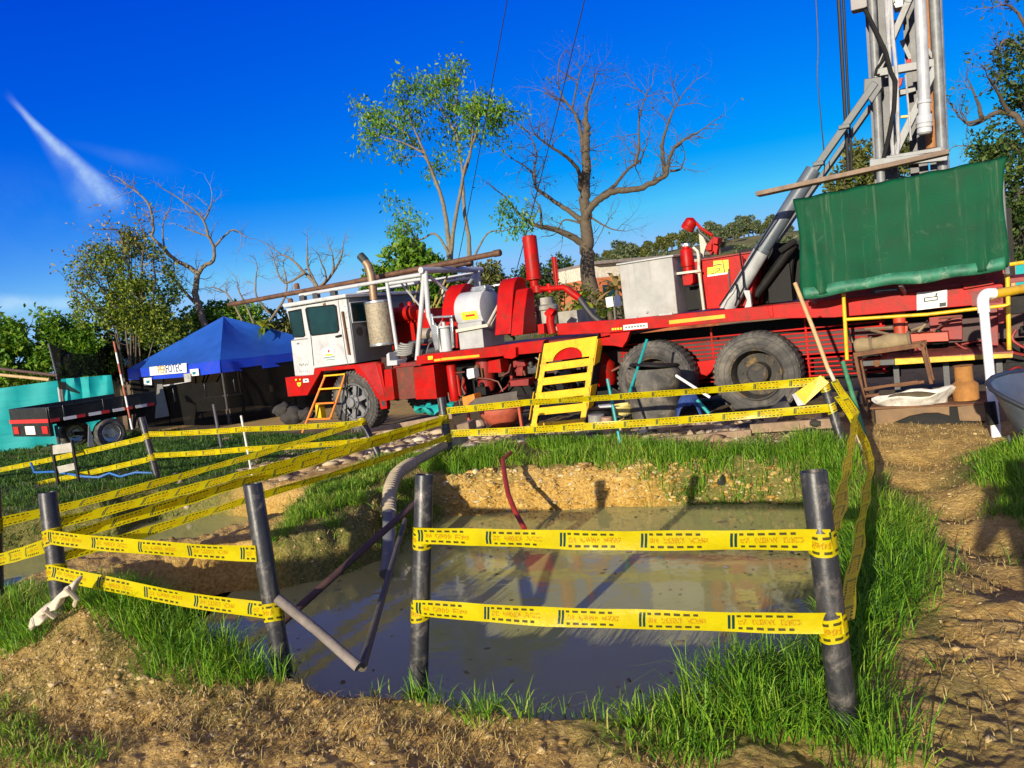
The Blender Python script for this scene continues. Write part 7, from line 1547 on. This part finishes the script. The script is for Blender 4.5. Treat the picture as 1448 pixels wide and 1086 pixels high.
# --- blue tent
tent = thing('canopy_tent', 'blue pop-up canopy tent with a white banner, behind the cab', 'tent', D(310, 600, 21))
BLUE = M('blue_canopy', (.012, .085, .40), .5, 0, .15, 2, (.02, .05, .2), .2, 3, .15, 12, .1); BLUEV = M('blue_valance', (.006, .045, .50), .5, 0, .1, 3)
NETM = None
def net_mat():
    b = NB('black_shade_net'); co = b.coord('Object'); n = b.noise(3, 5, .6, co); c = b.mix(n, (.005, .005, .005), (.014, .013, .011)); p = b.bsdf(col=c, rough=.9, spec=.05); t = b.N('ShaderNodeBsdfTransparent'); m = b.N('ShaderNodeMixShader'); m.inputs[0].default_value = .08; b.L(p.outputs[0], m.inputs[1]); b.L(t.outputs[0], m.inputs[2]); return b.fin(m)
NETM = net_mat()
F0 = D(311, 509, 21); ze = F0.z; zg = -.55; a_ = math.radians(40); S_ = 4.0
eL = Vector((-math.cos(a_), math.sin(a_), 0))*6.0; eR = Vector((math.sin(a_), math.cos(a_), 0))*S_
cs = [F0, F0+eR, F0+eR+eL, F0+eL]; pk = F0+(eL+eR)/2; pk.z = D(329, 446, (pk-EYE).dot(FWD)).z
m = MB(); N_ = 10
for i in range(4):
    A, B_ = cs[i], cs[(i+1) % 4]; vs = []
    for j in range(N_+1):
        for k in range(N_+1):
            e = A.lerp(B_, k/N_); q = e.lerp(pk, j/N_); q = q+Vector((0, 0, -.16*math.sin(math.pi*j/N_)*math.sin(math.pi*k/N_)-.05*math.sin(math.pi*k/N_)*(1-j/N_)+.015*math.sin(k*2.2+j)*math.sin(math.pi*k/N_))); vs.append(q)
    m.add(vs, [(j*(N_+1)+k, j*(N_+1)+k+1, (j+1)*(N_+1)+k+1, (j+1)*(N_+1)+k) for j in range(N_) for k in range(N_)])
roof = m.done('canopy', BLUE, tent, smooth=30)
for i in range(4):
    A, B_ = cs[i], cs[(i+1) % 4]; vs = []; m = MB(); o_ = ((A+B_)/2-pk); o_.z = 0; o_.normalize()
    for k in range(N_+1):
        q = A.lerp(B_, k/N_)+Vector((0, 0, -.05*math.sin(math.pi*k/N_))); w_ = .02*math.sin(k*2.1); vs += [q+o_*.01, q+o_*(.02+w_)-Vector((0, 0, .36))]
    m.add(vs, [(2*k, 2*k+2, 2*k+3, 2*k+1) for k in range(N_)]); m.done('valance', BLUEV, tent, smooth=60)
for c in cs: m = MB(); cc = c+(Vector((pk.x, pk.y, 0))-Vector((c.x, c.y, 0)))*.03; m.tube([(cc.x, cc.y, zg-.2), (cc.x, cc.y, ze-.03)], .035, 8); m.done('pole', DKSTEEL, tent)
def wall(name, A, B_, u0, u1, top, par, mat=None, sag=.0):
    m = MB(); vs = []; n = 12
    for k in range(n+1):
        u = u0+(u1-u0)*k/n; q = A.lerp(B_, u); w_ = .05*math.sin(k*1.9); pv = (B_-A).cross(Vector((0, 0, 1))).normalized(); vs += [Vector((q.x, q.y, top-sag*math.sin(math.pi*k/n)))+pv*.02, Vector((q.x, q.y, (top+zg)/2))+pv*w_, Vector((q.x, q.y, zg))+pv*w_*1.4]
    m.add(vs, [(3*k+j, 3*k+3+j, 3*k+4+j, 3*k+1+j) for k in range(n) for j in (0, 1)]); return m.done(name, mat or NETM, par, smooth=60)
wall('side_net', cs[0], cs[1], .02, .98, ze-.3, tent); wall('side_net', cs[3], cs[0], .02, .40, ze-.3, tent); wall('side_net', cs[3], cs[0], .40, .97, ze-.62, tent); wall('side_net', cs[1], cs[2], .02, .98, ze-.3, tent); wall('side_net', cs[2], cs[3], .02, .98, ze-.3, tent)
pv = (cs[0]-cs[3]).normalized(); nrm = pv.cross(Vector((0, 0, 1))).normalized()
if nrm.dot(EYE-F0) < 0: nrm = -nrm
zL = Zm(0, 420, 3.448)
def on_face(px, py, off=.06):
    r = ray(px, py); t = (F0+nrm*off-EYE).dot(nrm)/r.dot(nrm); return EYE+r*t
m = MB(); m.prism([on_face(*p) for p in zL(728, 342, 908, 322, 910, 368, 732, 384)], nrm*-.012); ban = m.done('banner', LABELW, tent)
q = zL(820, 354)[0]; pL = zL(770, 358)[0]; up_ = Vector((0, 0, 1))
text_on(ban, 'lettering', 'PER', on_face(*zL(788, 356)[0], .065), .34, M('ochre_ink', (.42, .30, .02), .6, amt=0), frame_x=pv, frame_z=up_, bold=.003); text_on(ban, 'lettering', 'FOTEC', on_face(*zL(846, 349)[0], .065), .34, M('blue_ink', (.01, .05, .22), .6, amt=0), frame_x=pv, frame_z=up_, bold=.003)
for p in ((700, 396, 738, 393, 740, 430, 703, 433), (925, 353, 966, 349, 970, 382, 929, 386)):
    m = MB(); m.prism([on_face(*k_) for k_ in zL(*p)], nrm*-.01); sq = m.done('small_sign', LABELW, tent); x_, y_ = p[0]+20, p[1]+18; m = MB(); m.prism([on_face(*k_, .065) for k_ in zL(x_-8, y_-6, x_+10, y_-8, x_+8, y_+6, x_-6, y_+8)], nrm*-.004); m.done('mark', INKB, sq)
# things standing in the tent
tb_ = thing('camp_table', 'pale camp table seen dimly inside the blue tent', 'table', (F0+eL*.5+eR*.4).to_tuple()[:2]+(zg,)); c = F0+eL*.45+eR*.35
m = MB(); m.cbox((c.x, c.y, zg+.74), (1.5, .6, .03)); m.done('tabletop', LABELW, tb_)
for sx in (-.65, .65): m = MB(); m.tube([(c.x+sx, c.y-.2, zg), (c.x+sx, c.y-.2, zg+.72)], .02, 6); m.done('leg', DKSTEEL, tb_)
m = MB(); A = on_face(*zL(770, 425)[0], .12); m.prism([on_face(*p, .12) for p in zL(766, 425, 790, 425, 824, 580, 756, 592)], nrm*-.02); tag(m.done('grey_panel', M('dim_grey', (.16, .16, .15), .7)), 'dim grey panel leaning at the opening of the blue tent', 'panel')
m = MB(); m.prism([on_face(*p, .10) for p in zL(790, 430, 900, 415, 895, 375, 928, 372, 930, 412, 800, 436)], nrm*-.02); tag(m.done('folding_rack', M('dim_white', (.40, .40, .38), .6)), 'white folding frame just under the tent banner', 'rack')
# --- black shade net on poles and the teal cloth fence
pole = thing('shade_net', 'black shade net strung up between poles left of the tent', 'shade net', D(170, 600, 19.5))
def net_poly(pts, mat, name, par, th=(.0, .02, 0)): m = MB(); m.prism([D(*p) for p in pts], th); return m.done(name, mat, par, recalc=True)
zN = zL
def sheet_px(name, rows, mat, par, n=14, wob=.06):
    """cloth between a top and a bottom row of (px, py, depth)"""
    def along(row, t):
        k = t*(len(row)-1); i = min(int(k), len(row)-2); f = k-i; return D(*row[i]).lerp(D(*row[i+1]), f)
    vs = []; m = MB(); nv = 6
    for k in range(n+1):
        a, b = along(rows[0], k/n), along(rows[1], k/n)
        for j in range(nv+1): q = a.lerp(b, j/nv); vs.append(q+Vector((0, wob*math.sin(k*1.3+j*.8)+wob*.6*math.sin(k*2.9), .0)))
    m.add(vs, [(k*(nv+1)+j, (k+1)*(nv+1)+j, (k+1)*(nv+1)+j+1, k*(nv+1)+j+1) for k in range(n) for j in range(nv)]); return m.done(name, mat, par, smooth=60, recalc=False)
sheet_px('net', ([(69, 486, 22), (95, 498, 22.3), (135, 502, 23), (159, 477, 27), (185, 490, 27.5), (232, 499, 28)], [(79, 540, 22), (110, 532, 22.3), (135, 531, 23), (155, 531, 27), (190, 545, 27.5), (232, 550, 28)]), NETM, pole)
sheet_px('net', ([(152, 490, 27), (160, 478, 27)], [(153, 600, 26.5), (176, 606, 26.5)]), NETM, pole, 4); sheet_px('net', ([(81, 540, 19.3), (93, 541, 19.3), (114, 556, 19.3)], [(84, 550, 19.3), (95, 552, 19.3), (113, 557, 19.3)]), NETM, pole, 6, .02)
m = MB(); m.tube([D(69, 486, 21.9), D(80, 530, 21.9), D(86, 575, 21.9), D(91, 628, 21.9)], .03, 8); m.done('pole', DKSTEEL, pole)
pr = thing('striped_pole', 'thin red and white pole standing at the corner of the tent', 'pole', D(187, 607, 18.2)); P0_, P1_ = D(161, 483, 18.2), D(187, 607, 18.2)
for k in range(8): m = MB(); m.tube([P0_.lerp(P1_, k/8), P0_.lerp(P1_, (k+1)/8)], .024, 8); m.done('band', M('faded_red', (.45, .12, .07), .6) if k % 2 == 0 else LABELW, pr)
def cloth_mat(name, c1, c2):
    b = NB(name); n = b.noise(1.0, 5, .6, b.coord('Object', (.5, .5, 7))); c = b.mix(n, c1, c2); p = b.bsdf(col=c, rough=.6, spec=.3, normal=b.bump(n, .4, .05)); t = b.N('ShaderNodeBsdfTranslucent'); b.L(c, t.inputs[0]); m = b.N('ShaderNodeMixShader'); m.inputs[0].default_value = .35; b.L(p.outputs[0], m.inputs[1]); b.L(t.outputs[0], m.inputs[2]); return b.fin(m)
TEALC = cloth_mat('teal_shade_cloth', (.0, .30, .30), (.01, .52, .50))
tf = thing('teal_fence', 'teal shade cloth fence behind the trailer at the left', 'fence', D(60, 640, 20.5))
sheet_px('cloth', ([(-120, 556, 20), (0, 549, 20.3), (82, 538, 20.6)], [(-120, 664, 20), (0, 645, 20.3), (90, 634, 20.6)]), TEALC, tf); sheet_px('cloth', ([(86, 536, 20.7), (158, 530, 21)], [(92, 634, 20.7), (165, 620, 21)]), TEALC, tf)
for x, y, x2, y2 in ((83, 548, 95, 640), (-40, 545, -28, 655)): m = MB(); m.tube([D(x, y, 20.5), D(x2, y2, 20.5)], .035, 8); m.done('post', SILVER, tf)
tf2 = thing('teal_fence', 'teal shade cloth fence behind the yellow handrail at the far right', 'fence', D(1470, 480, 13)); sheet_px('cloth', ([(1395, 380, 13.2), (1440, 374, 13), (1540, 362, 12.8)], [(1395, 520, 13.2), (1440, 510, 13), (1540, 500, 12.8)]), TEALC, tf2)
m = MB(); m.tube([D(1432, 372, 12.9), D(1438, 560, 12.9)], .04, 8); m.done('post', WOODT, tf2)
for i, (a, b) in enumerate((((-30, 518, 22), (82, 531, 21.2)), ((-30, 527, 21.8), (70, 537, 21.3)))):
    m = MB(); m.tube([D(*a), D(*b)], .045, 8); tag(m.done('old_pole', BROWNROD if i == 0 else WOODT), ('upper brown pole lying above the teal fence', 'lower tan pole lying above the teal fence')[i], 'pole', 'poles above the teal fence')
# --- black trailer
W_ = G(161, 633, -.42); dx = Vector((.58, .815, 0)); dy = Vector((-.815, .58, 0))
TR_M = Matrix(((dx.x, dy.x, 0, W_.x), (dx.y, dy.y, 0, W_.y), (0, 0, 1, W_.z), (0, 0, 0, 1)))
trl = thing('flatbed_trailer', 'black flatbed trailer with red and white reflective tape before the teal fence', 'trailer', (0, 0, 0), TR_M)
def TT(x, y, yl=0):
    r = ray(x, y); n = dy; t = (W_+dy*yl-EYE).dot(n)/r.dot(n); p = EYE+r*t-W_; return Vector((p.dot(dx), p.dot(dy), p.z))
c0 = TT(*zL(243, 612)[0]); c1 = TT(*zL(240, 535)[0]); c2 = TT(*zL(640, 478)[0]); zb_, zt3 = c0.z, c1.z; xl_, xr_ = c0.x, c2.x+.6; Wt = 2.0
BKP = M('glossy_black_paint', (.012, .014, .014), .3, 0, .3, 4, (.06, .05, .04), .35, 4, .05, 30)
m = MB(); m.box((xl_, -.03, zb_), (xr_, .0, zt3)); m.box((xl_, Wt, zb_), (xr_, Wt+.03, zt3)); m.box((xl_-.03, 0, zb_), (xl_, Wt, zt3)); m.box((xl_, 0, zb_), (xr_, Wt, zb_+.05))
for k in range(6): m.box((xl_+.3+.9*k, -.05, zb_), (xl_+.34+.9*k, -.03, zt3))
m.box((xl_, -.045, zt3-.04), (xr_, -.03, zt3)); m.done('cargo_box', BKP, trl, bevel=.006)
nb_ = 9
for k in range(nb_): m = MB(); L_ = (xr_-xl_)/nb_; m.box((xl_+L_*k, -.056, zb_+.0), (xl_+L_*(k+(.7 if k % 2 == 0 else 1.0)), -.05, zb_+.075)); m.done('reflective_strip', INKR if k % 2 == 0 else LABELW, trl)
m = MB(); m.box((xl_-.045, -.03, zb_), (xl_-.031, Wt+.03, zb_+.09)); m.done('rear_stripe', INKR, trl)
m = MB(); m.box((xl_-.02, .02, zb_-.32), (xl_+.06, Wt, zb_-.003)); m.done('rear_bar', BKP, trl)
for y0_ in (.08, 1.62): m = MB(); m.box((xl_-.04, y0_, zb_-.25), (xl_-.022, y0_+.28, zb_-.08)); m.done('tail_light', M('tail_red', (.55, .02, .015), .3), trl)
m = MB(); m.box((xl_-.035, .75, zb_-.27), (xl_-.022, 1.25, zb_-.07)); m.done('number_plate', LABELW, trl)
m = MB(); m.box((xl_+.3, .3, zb_-.16), (xr_, .4, zb_-.01)); m.box((xl_+.3, 1.6, zb_-.16), (xr_, 1.7, zb_-.01)); m.tube([(0, .1, .36), (0, 1.9, .36)], .05, 8); m.done('chassis', BLACK, trl)
Rw = .36
for y0_ in (.1, 1.9):
    m = MB(); m.lathe(tyre_profile(Rw, .24), (0, y0_, Rw), (0, 1, 0), 40, True); w_ = m.done('wheel', RUBBER, trl)
    m = MB(); f = -.12; m.lathe([(Rw*.64, f+.02), (Rw*.60, f), (Rw*.55, f+.05), (Rw*.35, f+.06), (Rw*.30, f+.01), (.001, f+.01)], (0, y0_, Rw), (0, 1, 0), 30, cap=False); m.done('rim', CHROME, w_)
m = MB(); a = TT(*zL(425, 625)[0], -.05); m.prism([TT(*p, -.06) for p in zL(432, 622, 440, 640, 460, 725, 430, 730)], (0, .02, 0)); m.done('mud_flap', M('grey_flap', (.25, .25, .24), .6), trl)
m = MB(); m.tube([(xl_+.2, .2, .06), (xl_+.2, .2, zb_-.1)], .04, 8); m.done('jack_leg', DKSTEEL, trl)
